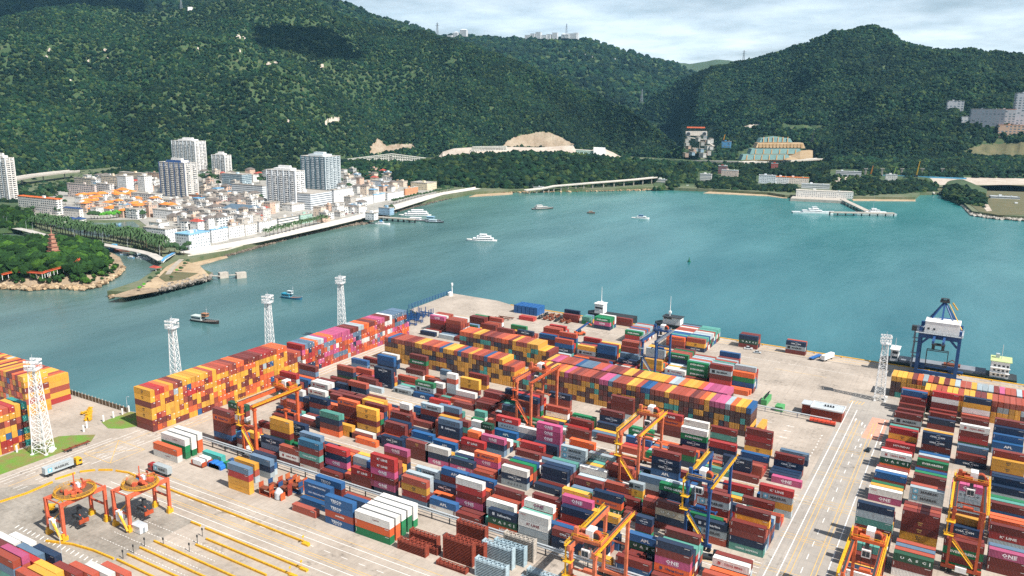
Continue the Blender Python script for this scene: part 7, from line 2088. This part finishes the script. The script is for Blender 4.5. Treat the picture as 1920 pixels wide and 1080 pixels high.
for row,n,off in (([(60,424),(130,441),(200,450),(262,461),(305,476)],44,0),([(70,418),(140,433),(210,444),(268,455),(312,470)],40,0)):
    for x,y in along(row,n,off): g=G(x+random.uniform(-1,1),y+random.uniform(-.8,.8),1.8); make_tree('palm',g[0],g[1],1.8,random.uniform(8,11.5),'palm in the double row along the causeway road','palms along the causeway')
for x,y in along([(495,446),(545,434),(580,424),(615,417)],16): g=G(x,y,1.8); make_tree('palm',g[0],g[1],1.8,random.uniform(7,9),'palm in front of the sea front row houses','palms on the sea front')
for x,y in along([(735,383),(780,371),(850,357)],20): g=G(x,y,1.8); make_tree('oak',g[0],g[1],1.8,random.uniform(4.5,6),'round tree in the row along the road above the farther sea slope','trees along the shore road')
for x,y in along([(168,411),(205,410),(246,405)],13): g=G(x,y,1.8); make_tree('lime' if x>185 else 'oak',g[0],g[1],1.8,random.uniform(5,7.5),'bright green tree on the lagoon quay' if x>185 else 'dark tree at the left end of the lagoon quay','trees on the lagoon quay')
for x,y in along([(205,441),(232,441),(262,440)],10): g=G(x,y+random.uniform(-2,2),1.8); make_tree('lime',g[0],g[1],1.8,random.uniform(4.5,6.5),'bright green tree between the lagoon and the hotel','trees beside the lagoon')
for (x,y) in[(265,400),(272,404),(268,410),(312,388),(322,386),(332,384),(345,478),(337,476),(328,474),(352,470),(318,476),(435,398),(452,388),(490,378),(300,340),(240,350),(116,352),(250,340),(395,345),(410,350),(380,338),(640,345),(655,340),(672,345),(690,335),(715,333),(745,340),(760,345),(655,355),(330,330),(505,345),(480,338),(465,342),(446,330),(735,400),(722,398),(90,362),(80,368),(104,360),(128,368)]:
    g=G(x,y,1.5); make_tree('oak',g[0],g[1],1.5,random.uniform(5.5,9),'dark round tree standing among the town buildings','trees among the town buildings')
for x,y in((270,538),(283,528),(296,519),(332,511),(340,508),(322,524),(262,545),(347,499),(352,494)): g=G(x,y,1.5); make_tree('lime' if x in(270,332,262) else 'oak',g[0],g[1],1.2,random.uniform(2.2,3.6),'low bush growing on the sandy spit','bushes on the spit')
for k in range(46):
    x,y=random.choice([(random.uniform(150,330),random.uniform(335,352)),(random.uniform(380,505),random.uniform(332,348)),(random.uniform(640,800),random.uniform(322,346)),(random.uniform(300,500),random.uniform(385,412)),(random.uniform(40,125),random.uniform(362,412))]); g=G(x,y,1.5); make_tree('oak',g[0],g[1],1.5,random.uniform(5,8.5),'dark round tree standing among the town buildings','trees among the town buildings')
for i,x in enumerate((8,14,50,62,140,193,240,300)): g=G(x,[422,424,432,436,449,457,468,482][i],2); lamp_post(g[0],g[1],2,11,'grey street lamp along the causeway road','lamps along the causeway')
for x,y in along([(690,396),(780,378),(880,358)],7): g=G(x,y,2); lamp_post(g[0],g[1],2,12,'tall grey lamp along the shore road','lamps along the shore road')
# elevated roads
def deck_road(name,pts,w,th,label,piers,zs,mat=MCON,prail=True):
    e=tag(empty(name,(0,0,0)),label,'bridge'); P=[Vector((*G(x,y,z),z)) for (x,y),z in zip(pts,zs)]; m=MB(); q=MB()
    for a,b in zip(P,P[1:]):
        d=(b-a).normalized(); n=Vector((-d.y,d.x,0)).normalized(); m.bar(a-d*.4,b+d*.4,w,th)
        for s in(-1,1): q.bar(a+n*s*(w/2-.3)+Vector((0,0,th/2+.6)),b+n*s*(w/2-.3)+Vector((0,0,th/2+.6)),.35,1.1)
    m.build('deck',mat,e); q.build('parapet',paint('cfcac2',.8,.15,.2),e)
    T=len(P)-1
    for k in range(piers):
        t=(k+.5)/piers*T; i=int(t); p=P[i].lerp(P[i+1],t-i); MB().bar((p.x,p.y,p.z-th/2),(p.x,p.y,-5),1.6,1.6).box(p.x-2,p.x+2,p.y-.9,p.y+.9,p.z-th/2-1.2,p.z-th/2).build('pier',MCON,e)
deck_road('shore_viaduct',[(985,357.5),(1017,354),(1039,349.5),(1070,347),(1104,344),(1150,340.5),(1192,337),(1230,333)],7,1.4,'curving concrete viaduct on thin piers along the wooded shore',16,[1.5,3,6.5,8,10,11,12,12.5])
deck_road('highway_viaduct',[(1300,302.5),(1345,303.5),(1390,305),(1457,303),(1510,300),(1560,297)],20,3.2,'wide highway viaduct below the turquoise slope',4,[12,14,15,15,13,11])
deck_road('elevated_road',[(20,337),(60,330),(100,325),(140,321)],22,2.6,'elevated road behind the left tower',3,[14,14,14,13]); deck_road('slip_road',[(1290,258),(1320,262),(1338,274),(1344,278)],10,1.2,'pale slip road below the tunnel portals',2,[46,38,20,12])
# cut slopes and works
def slab(name,top,bot,dt,db,mat,parent=None,thick=6.):
    m=MB(); n=len(top)
    for i in range(n-1):
        A=[PD(*top[i],dt),PD(*top[i+1],dt),PD(*bot[i+1],db),PD(*bot[i],db)]; B=[tuple(Vector(p)+Vector((fw[0],fw[1],0)).normalized()*thick) for p in A]
        m.add(A+B,((0,1,2,3),(7,6,5,4),(0,4,5,1),(1,5,6,2),(2,6,7,3),(3,7,4,0)))
    return m.build(name,mat,parent)
MTQ=soil('turquoise_netting',('5b7c7c','6b8985','879790'),.06); MTAN=soil('raw_cut',('a08865','b09a7c','8c7252'),.05)
e=tag(empty('terraced_slope',(0,0,0)),'stepped excavation covered in turquoise netting and tan frames','slope')
tiers=[(256,267,1428,1482,'n'),(268,278,1421,1506,'f'),(279,289,1410,1500,'n'),(290,300,1394,1478,'n')]
for i,(a,b,x0,x1,kd) in enumerate(tiers):
    px=np.linspace(x0,x1,9); s0=[3.5*abs(math.sin(q)) for q in np.linspace(-1.4,1.4,9)] if i==0 else [0]*9
    dT,dB=2240-i*28,2224-i*28; sl=slab('bench',[(x,a+s) for x,s in zip(px,s0)],[(x-(4 if j==0 else 0)+(4 if j==8 else 0),b) for j,x in enumerate(px)],dT,dB,MTQ if kd=='n' else MTAN,e,30)
    fr=MB()
    for k in range(13 if kd=='f' else 6):
        x=x0+(x1-x0)*(k+.5)/(13 if kd=='f' else 6); fr.bar(PD(x,a+1,dT-3),PD(x-1,b,dB-3),1.3 if kd=='f' else 2.,.8)
    for k in range(3 if kd=='f' else 1): y=a+(b-a)*(k+1)/(4 if kd=='f' else 1); fr.bar(PD(x0,y,dB-2),PD(x1,y,dB-2),2,1.2)
    fr.build('frame_grid',paint('b08a58',.8,.2,.1),sl)
slab('haul_ramp',[(1478,292),(1500,284),(1524,282)],[(1474,300),(1500,299),(1524,296)],2170,2120,MTAN,e,25)
tag(slab('rock_cut',[(815,301),(830,285),(850,279),(880,277),(955,276),(1010,277),(1075,273),(1078,280),(1110,282),(1128,277),(1150,286),(1175,300)],[(812,306),(830,303),(850,301),(880,293),(955,288),(1010,286),(1075,290),(1085,292),(1110,291),(1128,291),(1150,296),(1175,306)],1960,1900,M_PALE,None,14),'pale rock cutting along the road below the hill','rock cutting')
def gridwall(pt,pb,d,nx_,ny_,label,hexc='e2ded6'):
    e=tag(empty('retaining_wall',(0,0,0)),label,'wall'); slab('backing',pt,pb,d+4,d,paint('6f7a6a',.9,.3,.05),e,5); m=MB(); (x0,y0),(x1,y1)=pt[0],pt[-1]; (u0,v0),(u1,v1)=pb[0],pb[-1]
    for k in range(nx_+1): q=k/nx_; m.bar(PD(x0+(x1-x0)*q,y0+(y1-y0)*q,d+1),PD(u0+(u1-u0)*q,v0+(v1-v0)*q,d-3),1.3,1.)
    for k in range(ny_+1): q=k/ny_; m.bar(PD(x0+(u0-x0)*q,y0+(v0-y0)*q,d-1),PD(x1+(u1-x1)*q,y1+(v1-y1)*q,d-1),1.3,1.)
    m.build('concrete_grid',paint(hexc,.8,.15,.1),e)
gridwall([(652,298),(735,288)],[(648,305),(735,304)],1990,26,4,'white concrete grid wall rising to the right above the town'); gridwall([(735,288),(812,298)],[(735,304),(812,305)],1985,24,3,'second grid wall with dark cells beside the rising one'); gridwall([(886,275),(950,274)],[(881,288),(950,287)],1930,22,5,'white grid wall set in the pale rock cutting'); gridwall([(1080,281),(1115,283)],[(1080,290),(1115,291)],1895,10,3,'small pale green grid wall in the rock cutting','b4cfc6')
tag(slab('white_wall',[(1113,276),(1135,277)],[(1113,290),(1135,291)],1890,1885,MWHT,None,5),'white rendered wall at the right end of the rock cutting','wall'); tag(slab('hillside_wall',[(578,270),(607,270)],[(578,276),(607,276)],2300,2296,paint('9a9a94',.9,.2,.05),None,5),'grey concrete wall alone on the hillside above the towers','wall')
e=tag(empty('tunnel_portal',(0,0,0)),'twin road tunnel portals in the valley with an orange sign strip','tunnel'); slab('portal_wall',[(1286,246),(1326,246)],[(1286,254),(1326,255)],2480,2475,MCON,e,8)
for x in(1290.5,1320.5):
    c=Vector(PD(x,251,2474)); d=Vector((fw[0],fw[1],0)).normalized(); MB().cyl(c,c-d*2.5,6.4,14).build('arch_ring',MGAL,e); MB().cyl(c-d*2,c-d*3,5.4,14).build('bore',MDARK,e)
slab('sign_strip',[(1288,237.5),(1322,238)],[(1288,240),(1322,240.5)],2490,2489,MOR,e,2)
for i in range(24):
    x,y=random.uniform(1288,1338),random.uniform(258,292); h_=random.uniform(5,8); hx=random.choice(['d9d4cc','cfc8bd','e6e2da','c9a183','8fb0c4']); g=PD(x,y,2380-(y-258)*9); obj_building('site_hut',g[0],g[1],g[2]-5,random.uniform(12,24),9,h_+3,random.uniform(1.9,2.6),hx,1,'%s site hut in the construction valley below the tunnel'%{'d9d4cc':'grey','cfc8bd':'beige','e6e2da':'white','c9a183':'tan','8fb0c4':'blue'}[hx],'hut','%s site huts in the valley'%hx if False else {'d9d4cc':'grey huts in the valley','cfc8bd':'beige huts in the valley','e6e2da':'white huts in the valley','c9a183':'tan huts in the valley','8fb0c4':'blue huts in the valley'}[hx],hut=False)
def simple(name,x,y,dist,l,d,h,hexc,mat,label,cat='building',group=None,rz=None,down=8,V=None,**k):
    g=PD(x,y,dist) if V is None else on_hill(V,x,y); return obj_building(name,g[0],g[1],g[2]-down,l,d,h+down,TAX-1.2 if rz is None else rz,hexc,mat,label,cat,group,**k)
vz=-.35+YAW
for a in[(1353,268,2280,24,12,4,'3c8fc4',4,'blue roofed site shed beside a yellow silo'),(1476,240,2480,40,12,5,'d5dde2',4,'long white works hut on the right hill shoulder'),(1498,241,2470,50,12,4,'cfd8de',4,'second long works hut on the right hill shoulder'),(1528,241.5,2460,36,12,4,'dde0e2',4,'third works hut on the right hill shoulder'),(1773,213,2300,40,22,30,'c4c6ca',4,'pale villa block on the right hillside'),(1798,232,2260,34,20,26,'d0cfd0',4,'lower wing below the pale villa block'),(1820,241,2220,78,22,40,'6d7684',4,'dark slab block on the right hillside'),(1872,240,2260,40,22,46,'a9acb2',4,'tall grey block behind the terracotta roofs'),(1902,236,2280,46,28,84,'b4b8c0',4,'tallest grey block cut by the right frame edge'),(1876,249,2150,74,26,32,'d3ab8e',4,'terracotta block at the right frame edge')]:
    simple('hillside_building',*a[:6],a[6],a[7],a[8],'building','buildings on the right hillside',vz,12,V=None if a[2]==2280 and a[0]<1400 else VH3,rhex='c98e72' if 'terracotta' in a[8] else '9a9a98')
for i,(x,y,w_) in enumerate([(838,70,30),(850,68,26),(862,66,40),(984,70,34),(994,70,26),(1004,70,30),(1014,70,34),(1024,71,26),(1035,71,30),(1052,69,46),(1062,70,60),(1075,71,26)]): simple('ridge_villa',x,y,4900,w_,26,12+8*(i%3),'d5d8da',0,'white villa on the distant ridge, %s from left'%['first','second','third','fourth','fifth','sixth','seventh','eighth','ninth','tenth','eleventh','last'][i],'villa','villas on the distant ridge',vz,8,V=None,roof='hip' if i in(1,2,9) else 'flat',rhex='c9cdd0',hut=False)
for i in range(16): x,y=random.choice([(850,82),(880,88),(920,92),(1060,98),(1100,106),(1140,112),(1200,118)]); simple('slope_villa',x+random.uniform(-12,12),y+random.uniform(-3,5),4500,24,18,9,'cfd3d4',0,'pale villa scattered on the wooded middle hill','villa','villas on the middle hill',vz,5,V=VH2,hut=False)
def mast(x,y,dist,h,label):
    g=Vector(PD(x,y,dist))-Vector((0,0,6)); e=tag(empty('pylon_mast',g),label,'mast'); m=MB(); w_=h*.09
    for a,b in((-1,-1),(1,-1),(1,1),(-1,1)): m.bar((a*w_,b*w_,0),(a*.4,b*.4,h),.9)
    for k in range(1,8): z=h*k/8; q=w_*(1-k/8)+.4; m.bar((-q,-q,z),(q,q,z+h/8),.5); m.bar((q,-q,z),(-q,q,z+h/8),.5)
    m.build('lattice',MSTEEL,e)
    if h>40: MB().bar((-9,0,h*.75),(9,0,h*.75),.8).bar((-7,0,h*.9),(7,0,h*.9),.8).build('cross_arm',MSTEEL,e)
mast(820,62,3000,42,'lattice mast on the shoulder of the big hill'); mast(1394,114,3600,48,'lattice mast on the saddle left of the peak'); mast(1062,66,4880,70,'thin mast among the ridge villas'); mast(1203,190,2750,44,'pale mast at the hill edge'); mast(340,16,3250,38,'small mast on the top of the big hill')
tag(slab('summit_dome',[(352,13),(360,13)],[(352,22),(360,22)],3220,3220,MWHT,None,8),'white summit hut on the big hill','hut')
# shore buildings on the far side
for a in[(945,357,1500,26,10,8,'eceae6',0,'white shore house beside the viaduct start'),(966,357,1495,18,10,11,'eef0f0',0,'taller white shore house beside the viaduct start'),(984,357,1490,34,9,7,'ece8e2',0,'long white shore house beside the viaduct start'),(1228,346,1640,22,12,10,'e6e4de',1,'white gate house at the viaduct end'),(1278,356,1610,26,9,6,'e9ebec',0,'white beach house behind parked boats'),(1312,339,1680,22,12,13,'e4e2dc',1,'white block with stair tower behind the beach trees'),(1352,330,1800,34,14,12,'d9c4b8',0,'pale pink block under the highway'),(1422,344,1700,32,14,16,'dfe8ee',0,'white blue block behind the beach trees'),(1452,346,1700,26,14,15,'ebeced',0,'white block beside the orange roofed one'),(1470,341,1720,46,14,9,'ecdfd2',0,'long block with orange roof behind the jetty'),(1502,355,1640,50,16,10,'e9ebec',1,'wide white hall behind the navy quay'),(1660,337,1840,22,12,10,'e8e6e0',0,'small white house on the shore flat'),(1560,326,1950,60,14,6,'dadfe2',1,'pale works hall beside the long blue fence'),(1857,375,1640,44,18,6,'e4e8ea',1,'white shed on the bare point'),(1872,388,1560,80,20,5,'e6e8e8',1,'long low white shed on the bare point'),(1445,322,1900,14,10,18,'b5452f',0,'red brick tower below the highway'),(1346,325,1840,18,14,16,'8a3a34',1,'dark red block under the highway'),(1165,318,1840,24,12,9,'e6e4e0',1,'white stepped house among the coastal trees'),(1206,322,1850,40,14,6,'dcdad4',1,'long pale roof above the coastal trees')]:
    simple('shore_building',*a[:6],a[6],a[7],a[8],'building','buildings along the far shore',vz,6,rhex='d9803f' if 'orange roof' in a[8] else 'b5b9ba')
g=G(1492,371,-2); obj_building('barrack_block',g[0],g[1],0,92,16,11,vz+.05,'e2dfd8',0,'long white barrack block standing on the navy quay','building',None,rhex='c9c4ba'); MB_=MB().prism([G(1482,374,-1.5),G(1585,379,-1.5),G(1590,368,-1.5),G(1490,366,-1.5)],-6,.6); struct(MB_.build('navy_quay',MCON))
e=tag(empty('jetty',(0,0,0)),'grey jetty with a cross arm holding two white patrol ships','jetty'); 
for nm,a,b,w_ in(('deck',(1580,374),(1626,396),9),('cross_deck',(1556,398),(1676,400),7)):
    A,B=Vector((*G(*a,.5),.5)),Vector((*G(*b,.5),.5)); MB().bar(A,B,w_,1.6).build(nm,MCON,e)
    for k in range(9): p=A.lerp(B,k/8); MB().bar(p,p-Vector((0,0,7)),1.6).build('pile',MDARK,e)
e=tag(empty('mooring_pier',(0,0,0)),'low concrete pier with two square dolphins off the spit','pier'); A,B=Vector((*G(375,515,0),0)),Vector((*G(412,518,0),0)); MB().bar(A,B,2.4,.6).build('gangway',MCON,e)
for x0,x1 in((411,427),(443,461)): a,b=G(x0,522,-4),G(x1,520,-4); v=(Vector(b)-Vector(a)); MB().cbox(((a[0]+b[0])/2,(a[1]+b[1])/2,-1.5),(v.length,5,5.5),math.atan2(v.y,v.x)).build('dolphin',MCON,e); [MB().bar((*Vector(a).lerp(Vector(b),k),-1.5),(*Vector(a).lerp(Vector(b),k),-6),1,5.6).build('pile',MDARK,e) for k in(.2,.8)]
A,B=Vector((*G(427,516,0),0)),Vector((*G(443,515,0),0)); MB().bar(A,B,1.6,.5).build('gangway',MCON,e)
e=tag(empty('ferry_pier',(0,0,0)),'concrete ferry pier on dark piles below the white pier house','pier'); A,B=Vector((*G(705,407,0),.2)),Vector((*G(778,412,0),.2)); MB().bar(A,B,7,1.4).build('deck',MCON,e); [MB().bar(A.lerp(B,k/7),A.lerp(B,k/7)-Vector((0,0,6)),1.8).build('pile',MDARK,e) for k in range(8)]
e=tag(empty('floating_pavilion',(*G(293,513,-2),-2)),'small red roofed pavilion on stilts beside the spit','pavilion'); MB().box(-4,4,-3,3,-1,.2).box(-6,7,-2,2,2,2.6).build('deck',MCON,e); MB().hip(-4.4,4.4,-3.2,3.2,6,1.4,.5).build('roof',paint('a8483a',.8),e); [MB().bar((x,y,-3),(x,y,6),.35).build('post',MWHT,e) for x in(-3.6,3.6) for y in(-2.6,2.6)]
e=tag(empty('footbridge',(0,0,0)),'white and blue arched footbridge at the end of the causeway','bridge'); q=[Vector((*G(x,y,z),z)) for x,y,z in((304,492,2),(309,486,4.5),(317,481,5),(326,476,2.5))]
dk=MB(); rl=MB(); [ (dk.bar(a,b,3,.6),rl.bar(a+Vector((0,0,1.2)),b+Vector((0,0,1.2)),3.2,.2)) for a,b in zip(q,q[1:])]; dk.build('deck',MWHT,e); rl.build('arch',paint('5fa0d0',.6),e)
# works fence, columns and cranes on the right flat
e=tag(empty('works_fence',(0,0,0)),'long blue fence around the building site on the right shore','fence'); A,B=Vector((*G(1655,330,2),3.2)),Vector((*G(1812,336,2),3.2)); MB().bar(A,B,.4,3.4).build('panel',paint('4f9fc4',.6,.2,.1),e); [MB().bar(A.lerp(B,k/12),A.lerp(B,k/12)+Vector((0,0,2.4)),.6).build('post',MGAL,e) for k in range(13)]
for i,x in enumerate((1622,1653,1690,1728,1766)): g=G(x,330,2); tag(MB().bar((*g,1),(*g,17),3.4).box(g[0]-4,g[0]+4,g[1]-2,g[1]+2,17,19).build('bridge_column',MCON),'unfinished concrete bridge column, %s from left on the building site'%['first','second','third','fourth','fifth'][i],'column','unfinished bridge columns')
for i,(x,y,c,hh) in enumerate([(1632,326,'d98a2a',22),(1718,328,'d9b02a',34),(1675,327,'9ab85a',20),(1356,262,'e0a02a',18),(1522,263,'4a4f55',30),(679,303,'e0a83a',14)]):
    d_=2000 if i<3 else 2250; g=Vector(PD(x,y,d_))-Vector((0,0,4)); e=tag(empty('mobile_crane',g),['orange drill rig on the building site','tall yellow drill rig on the building site','lime green crane on the building site','yellow silo crane beside the blue shed','dark thin crane on the turquoise slope','yellow crane arm in front of the white grid wall'][i],'crane','machines on the building sites'); MB().cbox((0,0,2),(7,4,4)).build('chassis',MDARK,e); MB().bar((0,0,3),(4,0,hh),1.5).bar((2,0,3),(4,0,hh),.8).build('boom',paint(c,.6),e)
# ---------------------------------------------------------------- boats
def boat(px,py,l,rz,hull,deckc,label,decks,name='motor_boat',cat='boat',group='boats in the bay',wratio=.24,free=1.6,mast_h=0,funnel=None,z=-4.2,loc=None):
    g=G(px,py,-4) if loc is None else loc; e=tag(empty(name,(g[0],g[1],z),rz),label,cat,group); w_=l*wratio; n=14; top=[];bot=[]
    for i in range(n+1):
        t=i/n; x=-l/2+l*t; hw=w_/2*(1 if t<.62 else math.sqrt(max(0,1-((t-.62)/.38)**2)))*(0.86+.14*min(1,t/.15)); fz=free*(1+.9*max(0,t-.55)**1.5*2); top.append((x,hw,fz)); bot.append((x*.97,hw*.8,-.6))
    m=MB(); vs=[(x,y_,z_) for x,y_,z_ in top]+[(x,-y_,z_) for x,y_,z_ in top]+[(x,y_,z_) for x,y_,z_ in bot]+[(x,-y_,z_) for x,y_,z_ in bot]; k=n+1; fs=[]
    for i in range(n): fs+=[(i,2*k+i,2*k+i+1,i+1),(k+i,k+i+1,3*k+i+1,3*k+i),(2*k+i,3*k+i,3*k+i+1,2*k+i+1)]
    fs.append((0,k,3*k,2*k)); m.add(vs,fs); h=m.build('hull',paint(hull,.5,.2,.5),e)
    d=MB(); d.add([(x,y_*.96,z_-.25) for x,y_,z_ in top]+[(x,-y_*.96,z_-.25) for x,y_,z_ in top],[(i,i+1,k+i+1,k+i) for i in range(n)]); d.build('deck',paint(deckc,.8,.2,.5),e)
    zz=free-.25
    for j,(a,b,ww,hh,c) in enumerate(decks):
        s=MB().box(l*a,l*b,-w_*ww/2,w_*ww/2,zz,zz+hh).build('deckhouse',paint(c,.55,.1,.4),e); MB().box(l*a-.01*l,l*b+.012*l,-w_*ww/2-.02*l*.3,w_*ww/2+.02*l*.3,zz+hh,zz+hh+.18).build('deck_roof',paint(c,.6,.1,.4),s)
        for sd in(-1,1): MB().box(l*a+.4,l*b-.4,min(sd*(w_*ww/2+.01),sd*(w_*ww/2+.05)),max(sd*(w_*ww/2+.01),sd*(w_*ww/2+.05)),zz+hh*.42,zz+hh*.74).build('window_strip',MGLS,s)
        MB().box(l*b+.01,l*b+.05,-w_*ww*.4,w_*ww*.4,zz+hh*.45,zz+hh*.8).build('windscreen',MGLS,s); zz+=hh+.18
    if mast_h: MB().cyl((l*.05,0,zz-.5),(l*.05,0,zz+mast_h),.14,6,.06).bar((l*.05,-1,zz+mast_h*.6),(l*.05,1,zz+mast_h*.6),.12).build('mast',MGAL,e)
    rl=MB(); 
    for s in(-1,1):
        for i in range(0,n,1): a,b=top[i],top[i+1]; rl.bar((a[0],s*a[1]*.97,a[2]+.8),(b[0],s*b[1]*.97,b[2]+.8),.07); rl.bar((a[0],s*a[1]*.97,a[2]-.1),(a[0],s*a[1]*.97,a[2]+.8),.07)
    rl.build('railing',MGAL,e); return e
W='eef0f0'
boat(903,452,36,R(205),W,'d9d4ca','white three decked passenger ferry alone in mid bay',[(-.38,.26,.86,2.4,W),(-.3,.14,.74,2.2,W),(-.16,.05,.6,2.,W)],'passenger_ferry','ferry',mast_h=4)
boat(1018,392,36,R(55),'4a4a48','8a8580','grey working barge with a pale wheelhouse, left of the small boat',[(-.36,.18,.8,2.6,'b5b3ae'),(-.3,-.05,.6,2.4,'d5d4d0')],'work_barge','barge',mast_h=3)
boat(1108,400,12,R(20),'5a4038','8a7a68','small brown boat between the barge and the yacht',[(-.25,.2,.7,2.2,'b09a86')],'small_boat'); boat(1201,410,25,R(15),W,'d2cfc6','white and blue speed boat right of the small brown boat',[(-.2,.3,.8,2.2,W),(-.1,.15,.7,1.9,'5f86a8')],'speed_boat')
boat(386,604,25,R(8),'2e2a2a','5a4a40','dark fishing boat with a pale awning near the left light towers',[(-.46,-.1,.8,3.0,'b9c4bf'),(-.1,.08,.5,2.2,'a8795a')],'fishing_boat',mast_h=5); boat(548,560,20,R(8),'2c6a8a','7a5a50','blue fishing boat with a teal awning between two light towers',[(-.46,-.08,.8,2.8,'2a92b0'),(-.2,.02,.5,2.2,'c9d4d6')],'fishing_boat',mast_h=4)
boat(1524,400,62,R(28),W,'c9ccce','white patrol ship on the left arm of the jetty',[(-.25,.2,.7,2.6,W),(-.1,.12,.6,2.4,W),(-.02,.08,.5,2.2,W)],'patrol_ship','ship','patrol ships at the jetty',.15,2.6,9); boat(1640,403,62,R(206),W,'c9ccce','white patrol ship on the right arm of the jetty',[(-.25,.2,.7,2.6,W),(-.1,.12,.6,2.4,W),(-.02,.08,.5,2.2,W)],'patrol_ship','ship','patrol ships at the jetty',.15,2.6,26)
boat(778,405,46,R(215),W,'d5d0c6','big white ferry moored behind the ferry pier',[(-.4,.3,.9,2.6,W),(-.36,.2,.8,2.4,W),(-.25,.1,.7,2.2,W)],'passenger_ferry','ferry','boats at the ferry pier',mast_h=6); boat(795,414,48,R(18),'2b3038','7f8284','dark hulled supply boat at the end of the ferry pier',[(-.4,-.1,.7,2.6,W),(.1,.3,.6,2.4,'8fb4c8')],'supply_boat','boat','boats at the ferry pier',mast_h=8); boat(815,417,26,R(18),'33383e','8a9aa4','second dark supply boat outside the first',[(-.3,.1,.7,2.4,'c4d4dc')],'supply_boat','boat','boats at the ferry pier'); boat(718,421,20,R(20),W,'c9c9c6','small white workboat with blue posts by the pier house',[(-.3,.05,.7,2.4,W),(-.2,-.05,.5,2.,'3f8fc0')],'work_boat','boat','boats at the ferry pier',mast_h=6)
for i,(x,y,c,rz_) in enumerate([(268,484,W,.4),(274,486,W,.5),(278,483,'8fb4d0',.4),(263,481,'5f92c0',.5),(256,478,'a8c4d4',1.),(262,485,'c9d2d6',.2),(246,484,'6f9fc0',.3),(233,478,'8fb0c8',.6),(286,484,'b9c4c8',.3)]): boat(x,y,11 if i<2 else 8,rz_,c,'c2c0ba','small moored boat in the marina beside the causeway',[(-.2,.2,.7,1.5,W)],'marina_boat','boat','marina boats beside the causeway',free=1.)
boat(213,469,20,R(200),'2f78b0','5f8fb0','blue painted boat moored behind the island',[(-.35,.15,.8,2.8,'4fa3d0'),(-.2,.05,.6,2.2,'5fb0d8')],'moored_boat','boat','boats behind the island'); boat(228,471,18,R(200),'9a5a48','a8705a','rust red boat moored behind the island',[(-.3,-.1,.6,1.8,'b9b4ae')],'moored_boat','boat','boats behind the island')
for i in range(12): g=G(random.uniform(120,235),random.uniform(421,424),1.6); boat(0,0,7,random.uniform(-.3,.3)+2,'3f8fc0','6fa8c8','tiny blue boat moored on the town lagoon',[(-.2,.15,.6,1.2,'8fc0d8')],'lagoon_boat','boat','blue boats on the lagoon',free=.8,z=1.6,loc=g)
e=tag(empty('channel_buoy',(*G(1292,491,-4),-4)),'green conical channel buoy in the open water','buoy'); MB().cyl((0,0,-.5),(0,0,1.2),1.6,14).build('float',paint('1f6a4a',.5),e); MB().cyl((0,0,1.2),(0,0,5),.9,8,.15).build('cage',paint('1f6a4a',.5),e)
# ship along the quay
e=tag(empty('cargo_ship',(-12,542.5,-4),0),'long dark cargo ship moored behind the navy quay crane','ship'); hp_=[(-36,0),(-34,-4.5),(-30,-6.3),(-24,-7),(36,-7),(38,-6),(38,6),(36,7),(-24,7),(-30,6.3),(-34,4.5)]
MB().prism(hp_,-1,5.2).build('hull',paint('262c2e',.6,.2),e); MB().box(-25,22,-4.8,4.8,5.2,6.8).build('hatch_cover',paint('7d828a',.7,.2,.2),e); MB().box(-36,38,-7.05,-6.8,4.6,5.4).build('rubbing_strake',paint('1d3a34',.6),e)
a=MB().box(-30,-25.5,-4.4,4.4,5.2,12.5).build('bridge_house',MWHT,e); MB().box(-30.5,-25,-5.4,5.4,12.5,12.8).build('roof',MWHT,a); MB().box(-25.48,-25.42,-3.6,3.6,10,11.6).box(-29,-26,-4.46,-4.42,7,8.4).box(-29,-26,-4.46,-4.42,10,11.6).build('window',MGLS,a); MB().cyl((-28,0,12.8),(-28,0,19),.2,6).build('mast',MGAL,a)
b=MB().box(24,33.5,-6,6,5.2,15).build('stern_house',MWHT,e); MB().box(23.5,34.5,-6.4,6.4,15,15.3).build('roof',paint('b8c78a',.7,.2,.4),b); [MB().box(25.4+k*2.2,26.6+k*2.2,-6.08,-6.02,z_,z_+1.1).build('window',MGLS,b) for k in range(4) for z_ in(6.4,9.2,12)]; MB().box(23.8,34,-7,-6,8.2,8.4).box(23.8,34,-7,-6,11.2,11.4).build('side_deck',MWHT,b); MB().cyl((29,0,15.3),(29,0,24),.2,6).cbox((27,2,16.5),(2,2,2.6)).build('mast',MGAL,b)
tag(MB().cbox((-8,541.5,3.3),(9,4,1.4)).bar((-11,541.5,4),(-8,541.5,6.4),.4).bar((-5,541.5,4),(-8,541.5,6.4),.4).build('grab_spreader',MRUST),'rusty lifting spreader lying on the cargo ship hatches','spreader')
for i,(x,y) in enumerate([(-240,546),(-186,546)]):
    e=tag(empty('coaster_ship',(x,y+2,-4)),['coaster with a tall white bridge and thin mast behind the far blocks','coaster with a flat dark topped bridge behind the far blocks'][i],'ship','coasters behind the quay'); MB().prism([(-14,0),(-11,-5),(24,-5.5),(24,5.5),(-11,5)],-1,5).build('hull',paint('2a2e30',.6),e); a=MB().box(-7,0 if i==0 else 6,-3.4,3.4,5,12 if i==0 else 10).build('bridge_house',MWHT,e); MB().box(-7.5,.5 if i==0 else 6.6,-4,4,12 if i==0 else 10,12.4 if i==0 else 10.4).build('roof',MWHT if i==0 else MDARK,a); MB().cyl((-3,0,12 if i==0 else 10),(-3,0,25),.3,6,.1).cbox((-3,0,13),(1.6,2,1.6)).build('mast',MWHT,a); MB().box(-7.06,-7.01,-2.8,2.8,8.6,9.8).box(-6.4,-.4,-3.46,-3.41,8.6,9.8).build('window',MGLS,a)
